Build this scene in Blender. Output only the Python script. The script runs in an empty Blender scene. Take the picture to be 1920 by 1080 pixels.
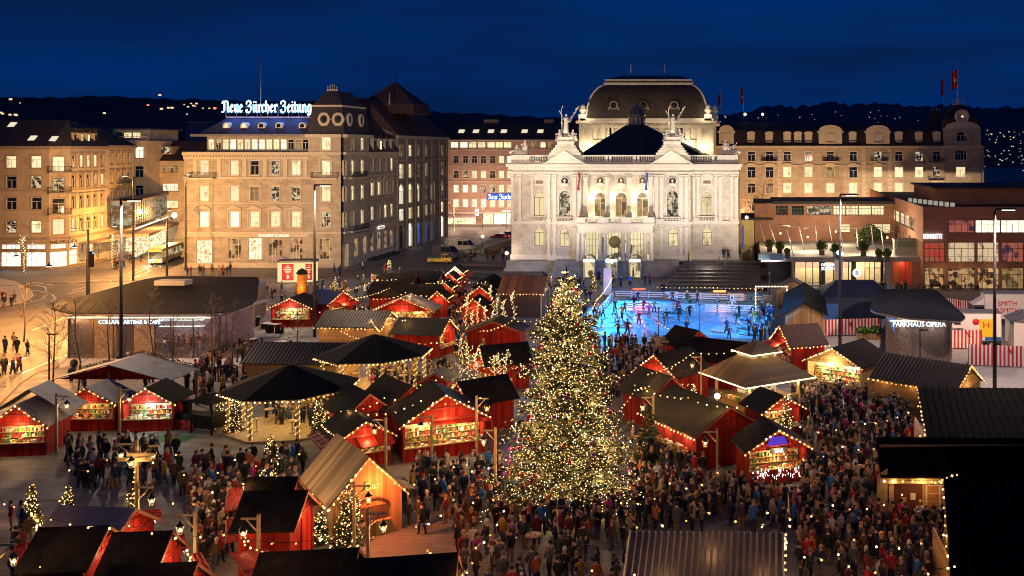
import bpy,math,random
from mathutils import Vector,Matrix
R=math.radians
PI=math.pi
random.seed(11)
SC=bpy.context.scene
COL=SC.collection
# ------ camera
F,PX0,PY0,H=1900.0,1400.0,280.0,22.0
cam=bpy.data.cameras.new("camera")
cam.sensor_width=36.0
cam.lens=36.0*F/1920.0
cam.shift_x=(960.0-PX0)/1920.0
cam.shift_y=-(540.0-PY0)/1920.0
cam.clip_start,cam.clip_end=0.5,20000
cam_o=bpy.data.objects.new("camera",cam)
COL.objects.link(cam_o)
cam_o.location=(0,0,H)
cam_o.rotation_euler=(R(90),0,0)
SC.camera=cam_o
# ------ sky: late dusk
w=bpy.data.worlds.new("World")
SC.world=w
w.use_nodes=True
nt=w.node_tree
nt.nodes.clear()
def wn(t,**k):
 n=nt.nodes.new(t)
 for a,b in k.items():setattr(n,a,b)
 return n
sky=wn('ShaderNodeTexSky',sky_type='NISHITA',sun_disc=False,sun_elevation=R(0.5),sun_rotation=R(200))
tc=wn('ShaderNodeTexCoord')
mp=wn('ShaderNodeMapping');mp.inputs['Scale'].default_value=(1.0,1.0,7.0)
nz=wn('ShaderNodeTexNoise');nz.inputs['Scale'].default_value=2.6;nz.inputs['Detail'].default_value=6;nz.inputs['Roughness'].default_value=.55
nt.links.new(tc.outputs['Generated'],mp.inputs[0]);nt.links.new(mp.outputs[0],nz.inputs[0])
cr=wn('ShaderNodeValToRGB')
cr.color_ramp.elements[0].position=.38;cr.color_ramp.elements[0].color=(.0,.20,1.28,1)
cr.color_ramp.elements[1].position=.62;cr.color_ramp.elements[1].color=(.012,.12,.70,1)
nt.links.new(nz.outputs[0],cr.inputs[0])
mx=wn('ShaderNodeMix',data_type='RGBA',blend_type='ADD');mx.inputs[0].default_value=1
tn=wn('ShaderNodeMix',data_type='RGBA',blend_type='MULTIPLY');tn.inputs[0].default_value=1;tn.inputs[7].default_value=(.004,.03,.12,1)
nt.links.new(sky.outputs[0],tn.inputs[6]);nt.links.new(tn.outputs[2],mx.inputs[7]);nt.links.new(cr.outputs[0],mx.inputs[6])
bg=wn('ShaderNodeBackground');bg.inputs[1].default_value=0.10
ow=wn('ShaderNodeOutputWorld')
nt.links.new(mx.outputs[2],bg.inputs[0]);nt.links.new(bg.outputs[0],ow.inputs[0])
sun=bpy.data.lights.new("sun",'SUN');sun.energy=0.012;sun.angle=R(12);sun.color=(.55,.68,1)
sun_o=bpy.data.objects.new("sun",sun);COL.objects.link(sun_o)
sun_o.rotation_euler=(R(62),0,R(20))
SC.view_settings.view_transform='Standard'
SC.view_settings.look='None'
SC.view_settings.exposure=0
SC.view_settings.gamma=1
SC.render.engine='CYCLES'
SC.cycles.use_denoising=True
SC.cycles.use_light_tree=True
SC.cycles.filter_width=1.05
SC.cycles.denoiser='OPENIMAGEDENOISE'
SC.cycles.denoising_prefilter='ACCURATE'
SC.cycles.denoising_input_passes='RGB_ALBEDO_NORMAL'
SC.cycles.sample_clamp_indirect=2.0
SC.cycles.sample_clamp_direct=0
SC.cycles.max_bounces=5
SC.cycles.diffuse_bounces=2
SC.cycles.glossy_bounces=2
SC.cycles.transparent_max_bounces=8
SC.cycles.caustics_reflective=False
SC.cycles.caustics_refractive=False
SC.cycles.use_adaptive_sampling=True
SC.cycles.adaptive_threshold=0.02
# ------ where things stand
def G(px,py,z=0.0):
 D=F*(H-z)/(py-PY0)
 return Vector(((px-PX0)/F*D,D,z))
def XD(px,D):return(px-PX0)/F*D
def ZD(py,D):return H-(py-PY0)/F*D
def uon(px,p0,p1):
 """distance along the wall p0-p1 of the point seen in photo column px"""
 a=(px-PX0)/F
 d=(p1-p0);L=d.length;d=d/L
 return(a*p0.y-p0.x)/(d.x-a*d.y)
# ------ materials
MATS={}
def _new(name):
 m=bpy.data.materials.new(name);m.use_nodes=True
 t=m.node_tree;b=t.nodes['Principled BSDF']
 return m,t,b
def N(t,kind,**k):
 n=t.nodes.new(kind)
 for a,v in k.items():
  if a[0]=='_':n.inputs[a[1:].replace('_',' ')].default_value=v
  else:setattr(n,a,v)
 return n
def L(t,a,b):t.links.new(a,b)
def c4(c):return(c[0],c[1],c[2],1)
def mulc(c,k):return tuple(max(0,min(1,x*k))for x in c)
def ramp(t,src,stops):
 r=t.nodes.new('ShaderNodeValToRGB')
 e=r.color_ramp.elements
 while len(e)<len(stops):e.new(.5)
 for i,(p,c)in enumerate(stops):
  e[i].position=p;e[i].color=c4(c)
 L(t,src,r.inputs[0]);return r
def mat(name,col,rough=.75,metal=0,var=.22,scale=2.5,bump=0,emit=None,estr=0,spec=.4,sample=True,alpha=1,coat=0):
 if name in MATS:return MATS[name]
 m,t,b=_new(name)
 b.inputs['Roughness'].default_value=rough;b.inputs['Metallic'].default_value=metal
 b.inputs['Specular IOR Level'].default_value=spec
 if coat:b.inputs['Coat Weight'].default_value=coat
 if var:
  tc=N(t,'ShaderNodeTexCoord')
  nz=N(t,'ShaderNodeTexNoise',_Scale=scale,_Detail=6.0,_Roughness=.62);L(t,tc.outputs['Object'],nz.inputs[0])
  r=ramp(t,nz.outputs[0],[(.3,mulc(col,1-var)),(.7,mulc(col,1+var))])
  L(t,r.outputs[0],b.inputs['Base Color'])
  if bump:
   bp=N(t,'ShaderNodeBump',_Strength=bump,_Distance=.05);L(t,nz.outputs[0],bp.inputs['Height']);L(t,bp.outputs[0],b.inputs['Normal'])
 else:b.inputs['Base Color'].default_value=c4(col)
 if emit:
  b.inputs['Emission Color'].default_value=c4(emit);b.inputs['Emission Strength'].default_value=estr
  if not sample:m.cycles.emission_sampling='NONE'
 if alpha<1:b.inputs['Alpha'].default_value=alpha
 MATS[name]=m;return m
def glow(name,col,s,sample=False):
 """something that gives off light: a bulb, a tube, a lit sign"""
 if name in MATS:return MATS[name]
 m,t,b=_new(name);t.nodes.remove(b)
 e=N(t,'ShaderNodeEmission');e.inputs[0].default_value=c4(col);e.inputs[1].default_value=s
 L(t,e.outputs[0],t.nodes['Material Output'].inputs[0])
 if not sample:m.cycles.emission_sampling='NONE'
 MATS[name]=m;return m
def uv_wall(t):
 """wall coordinates (along, up) from the position in the world"""
 g=N(t,'ShaderNodeNewGeometry');s=N(t,'ShaderNodeSeparateXYZ');L(t,g.outputs['Position'],s.inputs[0])
 a=N(t,'ShaderNodeMath',operation='ADD');L(t,s.outputs[0],a.inputs[0]);L(t,s.outputs[1],a.inputs[1])
 c=N(t,'ShaderNodeCombineXYZ');L(t,a.outputs[0],c.inputs[0]);L(t,s.outputs[2],c.inputs[1])
 return c.outputs[0]
def stone(name,col,bw=.9,bh=.45,joint=.6,var=.14,rough=.85,gap=.02):
 """coursed stone or plaster with joints, stains and weathering"""
 if name in MATS:return MATS[name]
 m,t,b=_new(name)
 v=uv_wall(t)
 br=N(t,'ShaderNodeTexBrick',_Scale=1.0,_Mortar_Size=gap,_Brick_Width=bw,_Row_Height=bh,_Mortar_Smooth=.3)
 br.inputs['Color1'].default_value=c4(mulc(col,1+var));br.inputs['Color2'].default_value=c4(mulc(col,1-var))
 br.inputs['Mortar'].default_value=c4(mulc(col,joint));L(t,v,br.inputs[0])
 nz=N(t,'ShaderNodeTexNoise',_Scale=.55,_Detail=9.0,_Roughness=.68);L(t,v,nz.inputs[0])
 r=ramp(t,nz.outputs[0],[(.28,(.66,.63,.6)),(.72,(1.1,1.1,1.1))])
 mx=N(t,'ShaderNodeMix',data_type='RGBA',blend_type='MULTIPLY');mx.inputs[0].default_value=1
 L(t,br.outputs[0],mx.inputs[6]);L(t,r.outputs[0],mx.inputs[7]);L(t,mx.outputs[2],b.inputs['Base Color'])
 bp=N(t,'ShaderNodeBump',_Strength=.35,_Distance=.04);L(t,br.outputs[1],bp.inputs['Height']);bp.invert=True;L(t,bp.outputs[0],b.inputs['Normal'])
 b.inputs['Roughness'].default_value=rough;b.inputs['Specular IOR Level'].default_value=.25
 MATS[name]=m;return m
def boards(name,col,axis=0,width=.16,var=.35,rough=.7,gap=.5,scale=1.0,metal=0,spec=.35):
 """planks laid across one object axis, each a shade of its own, with grain"""
 if name in MATS:return MATS[name]
 m,t,b=_new(name)
 tc=N(t,'ShaderNodeTexCoord');s=N(t,'ShaderNodeSeparateXYZ');L(t,tc.outputs['Object'],s.inputs[0])
 q=N(t,'ShaderNodeMath',operation='DIVIDE');L(t,s.outputs[axis],q.inputs[0]);q.inputs[1].default_value=width
 fl=N(t,'ShaderNodeMath',operation='FLOOR');L(t,q.outputs[0],fl.inputs[0])
 fr=N(t,'ShaderNodeMath',operation='FRACT');L(t,q.outputs[0],fr.inputs[0])
 wn_=N(t,'ShaderNodeTexWhiteNoise',noise_dimensions='1D');L(t,fl.outputs[0],wn_.inputs['W'])
 mp=N(t,'ShaderNodeMapping');sc=[1.2,1.2,1.2];sc[axis]=14
 mp.inputs['Scale'].default_value=sc;L(t,tc.outputs['Object'],mp.inputs[0])
 nz=N(t,'ShaderNodeTexNoise',_Scale=scale,_Detail=7.0,_Roughness=.65);L(t,mp.outputs[0],nz.inputs[0])
 ad=N(t,'ShaderNodeMath',operation='ADD');L(t,wn_.outputs[0],ad.inputs[0]);L(t,nz.outputs[0],ad.inputs[1])
 hf=N(t,'ShaderNodeMath',operation='MULTIPLY');L(t,ad.outputs[0],hf.inputs[0]);hf.inputs[1].default_value=.5
 r=ramp(t,hf.outputs[0],[(.2,mulc(col,1-var)),(.5,col),(.8,mulc(col,1+var))])
 g=N(t,'ShaderNodeMath',operation='GREATER_THAN');L(t,fr.outputs[0],g.inputs[0]);g.inputs[1].default_value=.07
 mr=N(t,'ShaderNodeMapRange');L(t,g.outputs[0],mr.inputs[0]);mr.inputs[3].default_value=gap;mr.inputs[4].default_value=1
 mx=N(t,'ShaderNodeMix',data_type='RGBA',blend_type='MULTIPLY');mx.inputs[0].default_value=1
 L(t,r.outputs[0],mx.inputs[6]);L(t,mr.outputs[0],mx.inputs[7]);L(t,mx.outputs[2],b.inputs['Base Color'])
 bp=N(t,'ShaderNodeBump',_Strength=.3,_Distance=.02);L(t,g.outputs[0],bp.inputs['Height']);L(t,bp.outputs[0],b.inputs['Normal'])
 b.inputs['Roughness'].default_value=rough;b.inputs['Metallic'].default_value=metal;b.inputs['Specular IOR Level'].default_value=spec
 MATS[name]=m;return m
def litpane(name,col,lo,hi,sx=1.2,sz=1.0,dark=(.25,.14,.05),thr=.42,sample=False,shop=False):
 """a lit room behind a pane: the lamp's colour, curtains and furniture in front of it"""
 if name in MATS:return MATS[name]
 m,t,b=_new(name)
 tc=N(t,'ShaderNodeTexCoord');oi=N(t,'ShaderNodeObjectInfo')
 mp=N(t,'ShaderNodeMapping');mp.inputs['Scale'].default_value=(sx,.3,sz);L(t,tc.outputs['Object'],mp.inputs[0])
 mu=N(t,'ShaderNodeMath',operation='MULTIPLY');L(t,oi.outputs['Random'],mu.inputs[0]);mu.inputs[1].default_value=91.0
 cb=N(t,'ShaderNodeCombineXYZ');L(t,mu.outputs[0],cb.inputs[0]);L(t,mu.outputs[0],cb.inputs[2]);L(t,cb.outputs[0],mp.inputs['Location'])
 vo=N(t,'ShaderNodeTexVoronoi',_Scale=1.0,distance='CHEBYCHEV');L(t,mp.outputs[0],vo.inputs[0])
 nz=N(t,'ShaderNodeTexNoise',_Scale=1.6,_Detail=5.0);L(t,mp.outputs[0],nz.inputs[0])
 sp=N(t,'ShaderNodeSeparateColor');L(t,vo.outputs['Color'],sp.inputs[0])
 av=N(t,'ShaderNodeMath',operation='ADD');L(t,sp.outputs[0],av.inputs[0]);L(t,nz.outputs[0],av.inputs[1])
 h=N(t,'ShaderNodeMath',operation='MULTIPLY');L(t,av.outputs[0],h.inputs[0]);h.inputs[1].default_value=.5
 r=ramp(t,h.outputs[0],[(thr-.14,mulc(dark,1)),(thr,mulc(col,.75)),(thr+.12,col)])
 if shop:
  h2=ramp(t,sp.outputs[1],[(.55,(1,1,1)),(.75,(1,.55,.3)),(.95,(.35,.5,.3))])
  mm=N(t,'ShaderNodeMix',data_type='RGBA',blend_type='MULTIPLY');mm.inputs[0].default_value=.6
  L(t,r.outputs[0],mm.inputs[6]);L(t,h2.outputs[0],mm.inputs[7]);outc=mm.outputs[2]
 else:outc=r.outputs[0]
 mr=N(t,'ShaderNodeMapRange');L(t,oi.outputs['Random'],mr.inputs[0]);mr.inputs[3].default_value=lo;mr.inputs[4].default_value=hi
 L(t,outc,b.inputs['Emission Color']);L(t,mr.outputs[0],b.inputs['Emission Strength'])
 b.inputs['Base Color'].default_value=(.03,.03,.03,1);b.inputs['Roughness'].default_value=.4;b.inputs['Specular IOR Level'].default_value=.15
 if not sample:m.cycles.emission_sampling='NONE'
 MATS[name]=m;return m
# ------ mesh builder
class MB:
 def __init__(s,M=None):s.v=[];s.f=[];s.mi=[];s.mats=[];s.M=M;s.sm=[]
 def _m(s,m):
  if m not in s.mats:s.mats.append(m)
  return s.mats.index(m)
 def add(s,vs,fs,m,smooth=False):
  o=len(s.v);k=s._m(m)
  if s.M is not None:vs=[s.M@Vector(p)for p in vs]
  s.v+=[tuple(p)for p in vs]
  for f in fs:s.f.append(tuple(i+o for i in f));s.mi.append(k);s.sm.append(smooth)
  return s
 def poly(s,pts,m):return s.add(pts,[tuple(range(len(pts)))],m)
 def box(s,x0,x1,y0,y1,z0,z1,m):
  if x0>x1:x0,x1=x1,x0
  if y0>y1:y0,y1=y1,y0
  v=[(x0,y0,z0),(x1,y0,z0),(x1,y1,z0),(x0,y1,z0),(x0,y0,z1),(x1,y0,z1),(x1,y1,z1),(x0,y1,z1)]
  return s.add(v,[(0,3,2,1),(4,5,6,7),(0,1,5,4),(1,2,6,5),(2,3,7,6),(3,0,4,7)],m)
 def prism(s,pts,z0,z1,m,top=None):
  n=len(pts)
  v=[(p[0],p[1],z0)for p in pts]+[(p[0],p[1],z1)for p in(top or pts)]
  f=[tuple(range(n-1,-1,-1)),tuple(range(n,2*n))]+[(i,(i+1)%n,n+(i+1)%n,n+i)for i in range(n)]
  return s.add(v,f,m)
 def slab(s,pts,off,m):
  """solid between a polygon and the same polygon moved by off"""
  off=Vector(off);n=len(pts)
  v=[Vector(p)for p in pts]+[Vector(p)+off for p in pts]
  f=[tuple(range(n)),tuple(range(2*n-1,n-1,-1))]+[(i,n+i,n+(i+1)%n,(i+1)%n)for i in range(n)]
  return s.add(v,f,m)
 def tube(s,pts,r,m,n=6,r1=None,cap=True):
  pts=[Vector(p)for p in pts];k=len(pts);vs=[];fs=[]
  for i,p in enumerate(pts):
   d=(pts[min(i+1,k-1)]-pts[max(i-1,0)]).normalized()
   a=d.cross(Vector((0,0,1))if abs(d.z)<.9 else Vector((1,0,0))).normalized();b=d.cross(a)
   rr=r if r1 is None else r+(r1-r)*i/max(1,k-1)
   vs+=[p+(a*math.cos(2*PI*j/n)+b*math.sin(2*PI*j/n))*rr for j in range(n)]
  for i in range(k-1):
   for j in range(n):fs.append((i*n+j,i*n+(j+1)%n,(i+1)*n+(j+1)%n,(i+1)*n+j))
  if cap:fs+=[tuple(range(n-1,-1,-1)),tuple(range((k-1)*n,k*n))]
  return s.add(vs,fs,m,n>5)
 def lathe(s,prof,o,m,n=12,sx=1,sy=1,smooth=True,a0=0):
  vs=[];fs=[];k=len(prof)
  for r,z in prof:
   vs+=[(o[0]+r*sx*math.cos(a0+2*PI*j/n),o[1]+r*sy*math.sin(a0+2*PI*j/n),o[2]+z)for j in range(n)]
  for i in range(k-1):
   for j in range(n):fs.append((i*n+j,i*n+(j+1)%n,(i+1)*n+(j+1)%n,(i+1)*n+j))
  fs+=[tuple(range(n-1,-1,-1)),tuple(range((k-1)*n,k*n))]
  return s.add(vs,fs,m,smooth)
 def ball(s,o,r,m,n=8,k=5,sx=1,sy=1,sz=1):
  prof=[(max(.001,r*math.sin(PI*i/k)),-r*math.cos(PI*i/k)*sz)for i in range(k+1)]
  return s.lathe(prof,o,m,n,sx,sy)
 def mesh(s,name,loc=None):
  me=bpy.data.meshes.new(name)
  v=s.v if loc is None else[(p[0]-loc[0],p[1]-loc[1],p[2]-loc[2])for p in s.v]
  me.from_pydata(v,[],s.f)
  for m in s.mats:me.materials.append(m)
  me.polygons.foreach_set('material_index',s.mi);me.polygons.foreach_set('use_smooth',s.sm)
  me.update();return me
def tag(o,label=None,cat=None,group=None,kind=None):
 if label:o['label']=label
 if cat:o['category']=cat
 if group:o['group']=group
 if kind:o['kind']=kind
 return o
def thing(name,label,cat,loc=(0,0,0),rz=0,group=None):
 o=bpy.data.objects.new(name,None);COL.objects.link(o)
 o.location=loc;o.rotation_euler=(0,0,rz);o.empty_display_size=.3
 return tag(o,label,cat,group)
def wloc(o):
 p=Vector((0,0,0))
 while o:p+=o.location;o=o.parent
 return p
def part(name,mb,parent,world=True,label=None):
 """one mesh object under its thing; world=True when the mesh was laid out in scene coordinates"""
 me=mb.mesh(name,wloc(parent)if world else None)
 o=bpy.data.objects.new(name,me);COL.objects.link(o);o.parent=parent
 if label:o['label']=label
 return o
def solo(name,mb,label,cat,loc=(0,0,0),group=None,kind=None,local=False):
 me=mb.mesh(name,None if local else loc)
 o=bpy.data.objects.new(name,me);COL.objects.link(o);o.location=loc
 return tag(o,label,cat,group,kind)
def struct(name,mb):return solo(name,mb,None,None,kind='structure')
def place(name,me,parent,loc,rz=0,sc=None):
 o=bpy.data.objects.new(name,me);COL.objects.link(o);o.parent=parent;o.location=loc
 if rz:o.rotation_euler=(0,0,rz)
 if sc:o.scale=sc
 return o
def copy_tree(o,parent=None):
 c=o.copy();COL.objects.link(c)
 if parent:c.parent=parent
 for ch in[x for x in o.children]:copy_tree(ch,c)
 return c
def lamp(name,loc,e,col=(1,.62,.28),parent=None,r=.12,spot=None,aim=None,blend=.5):
 l=bpy.data.lights.new(name,'SPOT' if spot else 'POINT');l.energy=e;l.color=col;l.shadow_soft_size=r
 o=bpy.data.objects.new(name,l);COL.objects.link(o);o.location=loc
 if spot:
  l.spot_size=R(spot);l.spot_blend=blend
  o.rotation_euler=(Vector(aim)-Vector(loc)).to_track_quat('-Z','Y').to_euler()
 if parent:o.parent=parent;o.matrix_parent_inverse=(Matrix.Translation(parent.location)@parent.rotation_euler.to_matrix().to_4x4()).inverted()
 return o
def text(body,size,m,ext=.05,align='CENTER',sx=1.0):
 """letters as a mesh, standing upright in the xz plane and facing -y"""
 c=bpy.data.curves.new("letters",'FONT');c.body=body;c.size=size;c.extrude=ext;c.align_x=align;c.resolution_u=2
 o=bpy.data.objects.new("letters",c);COL.objects.link(o)
 dg=bpy.context.evaluated_depsgraph_get();me=bpy.data.meshes.new_from_object(o.evaluated_get(dg))
 bpy.data.objects.remove(o);bpy.data.curves.remove(c)
 for v in me.vertices:x,y,z=v.co;v.co=(x*sx,-z,y)
 me.materials.clear();me.materials.append(m);return me
# ------ materials of the town
LIT=litpane('lit_room',(1,.80,.44),1.0,1.5,thr=.30)
LITW=litpane('lit_office',(1,.93,.66),1.1,1.6,thr=.28)
DIM=litpane('dim_room',(1,.6,.25),.25,.5,thr=.5)
MIX=litpane('half_lit_room',(1,.82,.5),.5,.8,thr=.60,dark=(.01,.012,.02),sx=2.2,sz=2)
SHOP=litpane('shop_display',(1,.84,.52),1.3,2.0,sx=2.4,sz=2.2,thr=.40,dark=(.35,.2,.1),shop=True,sample=True)
SHOPW=litpane('white_shop_display',(1,.95,.8),1.8,2.6,sx=2.2,sz=2.6,thr=.36,dark=(.5,.35,.2),sample=True)
BARIN=litpane('bar_interior',(1,.58,.25),.4,.65,sx=1.3,sz=1.2,thr=.52,dark=(.05,.02,.012),shop=True)
DARK=mat('dark_glass',(.012,.016,.024),.08,spec=.8,var=0)
BLIND=mat('closed_blind',(.16,.15,.14),.7)
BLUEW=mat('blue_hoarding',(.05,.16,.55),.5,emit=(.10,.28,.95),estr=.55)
WHITEW=glow('white_shop_light',(1,.93,.8),1.4)
OPANE=litpane('lit_stair_window',(1,.80,.42),.75,.9,thr=.28,sx=.9,sz=.7,dark=(.25,.16,.06))
PANE={'o':OPANE,'L':LIT,'W':LITW,'d':DARK,'D':DIM,'M':MIX,'B':BLIND,'S':SHOP,'H':SHOPW,'R':BARIN,'b':BLUEW,'w':WHITEW}
FRAMEW=mat('white_window_frame',(.62,.58,.5),.5,var=.05)
FRAMED=mat('dark_window_frame',(.035,.03,.028),.5,var=.1)
IRON=mat('wrought_iron',(.02,.02,.022),.5,metal=.6)
STEEL=mat('painted_steel',(.16,.16,.17),.45,metal=.5)
ZINC=mat('zinc_sheet',(.25,.25,.27),.4,metal=.6,var=.15,scale=1)
def cells(mb,P,us,zs,holes,m):
 for i in range(len(us)-1):
  uc=(us[i]+us[i+1])/2
  for j in range(len(zs)-1):
   zc=(zs[j]+zs[j+1])/2
   if any(a<uc<b and c<zc<d for a,b,c,d in holes):continue
   mb.add([P(us[i],zs[j]),P(us[i+1],zs[j]),P(us[i+1],zs[j+1]),P(us[i],zs[j+1])],[(0,1,2,3)],m)
def arch_pts(w,h,n=8):
 """outline of an arched opening, origin at the middle of its foot"""
 r=w/2
 return[(-r,0),(r,0)]+[(r*math.cos(PI*k/n),h-r+r*math.sin(PI*k/n))for k in range(n+1)]
def wall(mb,p0,p1,z0,z1,ops,m,rev=.32):
 """a wall from p0 to p1 (left to right seen from outside) with real openings (u, z, w, h, arched)"""
 d=(p1-p0);Ln=d.length;d=d/Ln;n=Vector((d.y,-d.x,0))
 P=lambda u,z,dep=0:(p0.x+d.x*u-n.x*dep,p0.y+d.y*u-n.y*dep,z)
 us,zs,holes={0,Ln},{z0,z1},[]
 for u,z,ww,h,a in ops:
  us|={u-ww/2,u+ww/2};zs|={z,z+h};holes.append((u-ww/2,u+ww/2,z,z+h))
 cells(mb,P,sorted(us),sorted(zs),holes,m)
 for u,z,ww,h,a in ops:
  if a:
   o=arch_pts(ww,h);r=ww/2
   k=(len(o)-2)//2+2
   mb.poly([P(u+r,z+h)]+[P(u+x,z+y)for x,y in o[2:k+1]][::1],m)
   mb.poly([P(u-r,z+h)]+[P(u+x,z+y)for x,y in o[k:]][::-1],m)
  else:o=[(-ww/2,0),(ww/2,0),(ww/2,h),(-ww/2,h)]
  for i in range(len(o)):
   (xa,ya),(xb,yb)=o[i],o[(i+1)%len(o)]
   mb.add([P(u+xa,z+ya),P(u+xa,z+ya,rev),P(u+xb,z+yb,rev),P(u+xb,z+yb)],[(0,1,2,3)],m)
 return d,n,math.atan2(d.y,d.x),P
WC={}
def win_meshes(style,ww,h,state,trim,frame,shut=None):
 k=(style,round(ww,2),round(h,2),state,trim.name,frame.name)
 if k in WC:return WC[k]
 a='arch' in style;s=MB();t=.16
 if a:
  o=arch_pts(ww,h,10);oo=arch_pts(ww+2*t,h+t,10)
  for i in range(1,len(o)-1):
   s.slab([(o[i][0],-.07,o[i][1]),(oo[i][0],-.07,oo[i][1]),(oo[i+1][0],-.07,oo[i+1][1]),(o[i+1][0],-.07,o[i+1][1])],(0,.1,0),trim)
  for sx in(-1,1):s.box(sx*ww/2,sx*(ww/2+t),-.07,.03,0,h-ww/2,trim)
  s.box(-.13,.13,-.16,0,h-.05,h+.38,trim)
 elif 'bare' not in style:
  for sx in(-1,1):s.box(sx*ww/2,sx*(ww/2+t),-.07,.03,0,h,trim)
  s.box(-ww/2-t,ww/2+t,-.075,.03,h,h+t*1.2,trim)
 s.box(-ww/2-.22,ww/2+.22,-.18,.03,-.16,0,trim)
 if 'ped' in style:
  x=ww/2+.45;s.box(-x,x,-.28,0,h+.42,h+.56,trim)
  s.slab([(-x,-.27,h+.56),(x,-.27,h+.56),(0,-.27,h+1.15)],(0,.3,0),trim)
  for sx in(-1,1):s.box(sx*(ww/2+.2),sx*(ww/2+.4),-.14,.03,-.1,h+.42,trim)
 if 'seg' in style:
  x=ww/2+.35;pts=[(x*math.cos(PI*q/8),-.25,h+.4+.5*math.sin(PI*q/8))for q in range(9)]
  s.slab(pts,(0,.3,0),trim)
 if 'cor' in style:s.box(-ww/2-.35,ww/2+.35,-.26,0,h+.36,h+.52,trim)
 if 'key' in style:s.box(-.16,.16,-.15,0,h,h+.5,trim)
 f=MB();b=.07
 if a:hs=h-ww/2
 else:hs=h*.68
 for sx in(-1,1):f.box(sx*ww/2,sx*(ww/2-b),.14,.22,0,(hs if a else h),frame)
 f.box(-ww/2,ww/2,.14,.22,0,b,frame)
 if not a:f.box(-ww/2,ww/2,.14,.22,h-b,h,frame)
 f.box(-ww/2+b,ww/2-b,.13,.21,hs-b/2,hs+b/2,frame)
 f.box(-b/2,b/2,.13,.205,b,(hs-b/2),frame)
 if ww>2.2:
  for q in(-.25,.25):f.box(ww*q-.04,ww*q+.04,.135,.207,b,h-b if not a else hs,frame)
 p=MB();pm=PANE[state]
 if a:p.poly([(x,.2,z)for x,z in arch_pts(ww,h,10)],pm)
 else:p.poly([(-ww/2,.2,0),(ww/2,.2,0),(ww/2,.2,h),(-ww/2,.2,h)],pm)
 if a:
  o=arch_pts(ww,h,10);oi=arch_pts(ww-2*b,h-b,10)
  for i in range(2,len(o)-1):
   f.poly([(o[i][0],.15,o[i][1]),(o[i+1][0],.15,o[i+1][1]),(oi[i+1][0],.15,oi[i+1][1]),(oi[i][0],.15,oi[i][1])],frame)
 WC[k]=(s.mesh('window'),f.mesh('sash'),p.mesh('pane'));return WC[k]
def window(bt,style,P,rz,u,z,ww,h,state,trim,frame,name='window'):
 s,f,p=win_meshes(style,ww,h,state,trim,frame)
 o=place(name,s,bt,Vector(P(u,z))-wloc(bt),rz)
 place('sash',f,o,(0,0,0));place('pane',p,o,(0,0,0));return o
def front(bt,mb,p0,p1,z0,z1,m,rows,trim,frame=FRAMEW,rev=.32):
 """rows: (list of photo columns or distances, z of the sill, w, h, style, states)"""
 ops,pl=[],[]
 for cols,z,ww,h,style,st in rows:
  for c,s in zip(cols,st):
   if s==' ':continue
   u=uon(c,p0,p1)if c>0 else-c
   ops.append((u,z,ww,h,'arch' in style));pl.append((style,u,z,ww,h,s))
 d,n,rz,P=wall(mb,p0,p1,z0,z1,ops,m,rev)
 for style,u,z,ww,h,s in pl:window(bt,style,P,rz,u,z,ww,h,s,trim,frame)
 return d,n,rz,P
def band(mb,p0,p1,z0,z1,out,m,e0=0,e1=0):
 """a moulding along a wall, standing proud of it"""
 d=(p1-p0);Ln=d.length;d=d/Ln;n=Vector((d.y,-d.x,0))
 a=p0-d*e0;b=p1+d*e1
 q=[a-n*.02,b-n*.02,b+n*out,a+n*out]
 mb.prism([(v.x,v.y)for v in q],z0,z1,m)
def loft(mb,rings,m,caps=(False,True)):
 n=len(rings[0]);vs=[p for r in rings for p in r];fs=[]
 for i in range(len(rings)-1):
  for j in range(n):fs.append((i*n+j,i*n+(j+1)%n,(i+1)*n+(j+1)%n,(i+1)*n+j))
 if caps[0]:fs.append(tuple(range(n-1,-1,-1)))
 if caps[1]:fs.append(tuple(range((len(rings)-1)*n,len(rings)*n)))
 mb.add(vs,fs,m)
def rect(x0,x1,y0,y1,z):return[(x0,y0,z),(x1,y0,z),(x1,y1,z),(x0,y1,z)]
def railing(mb,p0,p1,z,h,m,step=.18,r=.018):
 d=p1-p0;n=max(2,int(d.length/step))
 mb.tube([(p0.x,p0.y,z+h),(p1.x,p1.y,z+h)],r*1.5,m,4);mb.tube([(p0.x,p0.y,z+.08),(p1.x,p1.y,z+.08)],r,m,4)
 for i in range(n+1):
  q=p0+d*(i/n);mb.tube([(q.x,q.y,z),(q.x,q.y,z+h)],r,m,4,cap=False)
def balcony(bt,P,n,d,u,z,ww,dep,trim):
 b=MB();c=Vector(P(u,z));a0,a1=c-d*ww/2,c+d*ww/2
 b.prism([(v.x,v.y)for v in(a0,a1,a1+n*dep,a0+n*dep)],z-.25,z,trim)
 o=part('balcony',b,bt)
 r=MB();railing(r,a0+n*dep,a1+n*dep,z,1,IRON);railing(r,a0,a0+n*dep,z,1,IRON);railing(r,a1,a1+n*dep,z,1,IRON)
 part('railing',r,o)
def V(x,y,z=0):return Vector((x,y,z))
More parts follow.
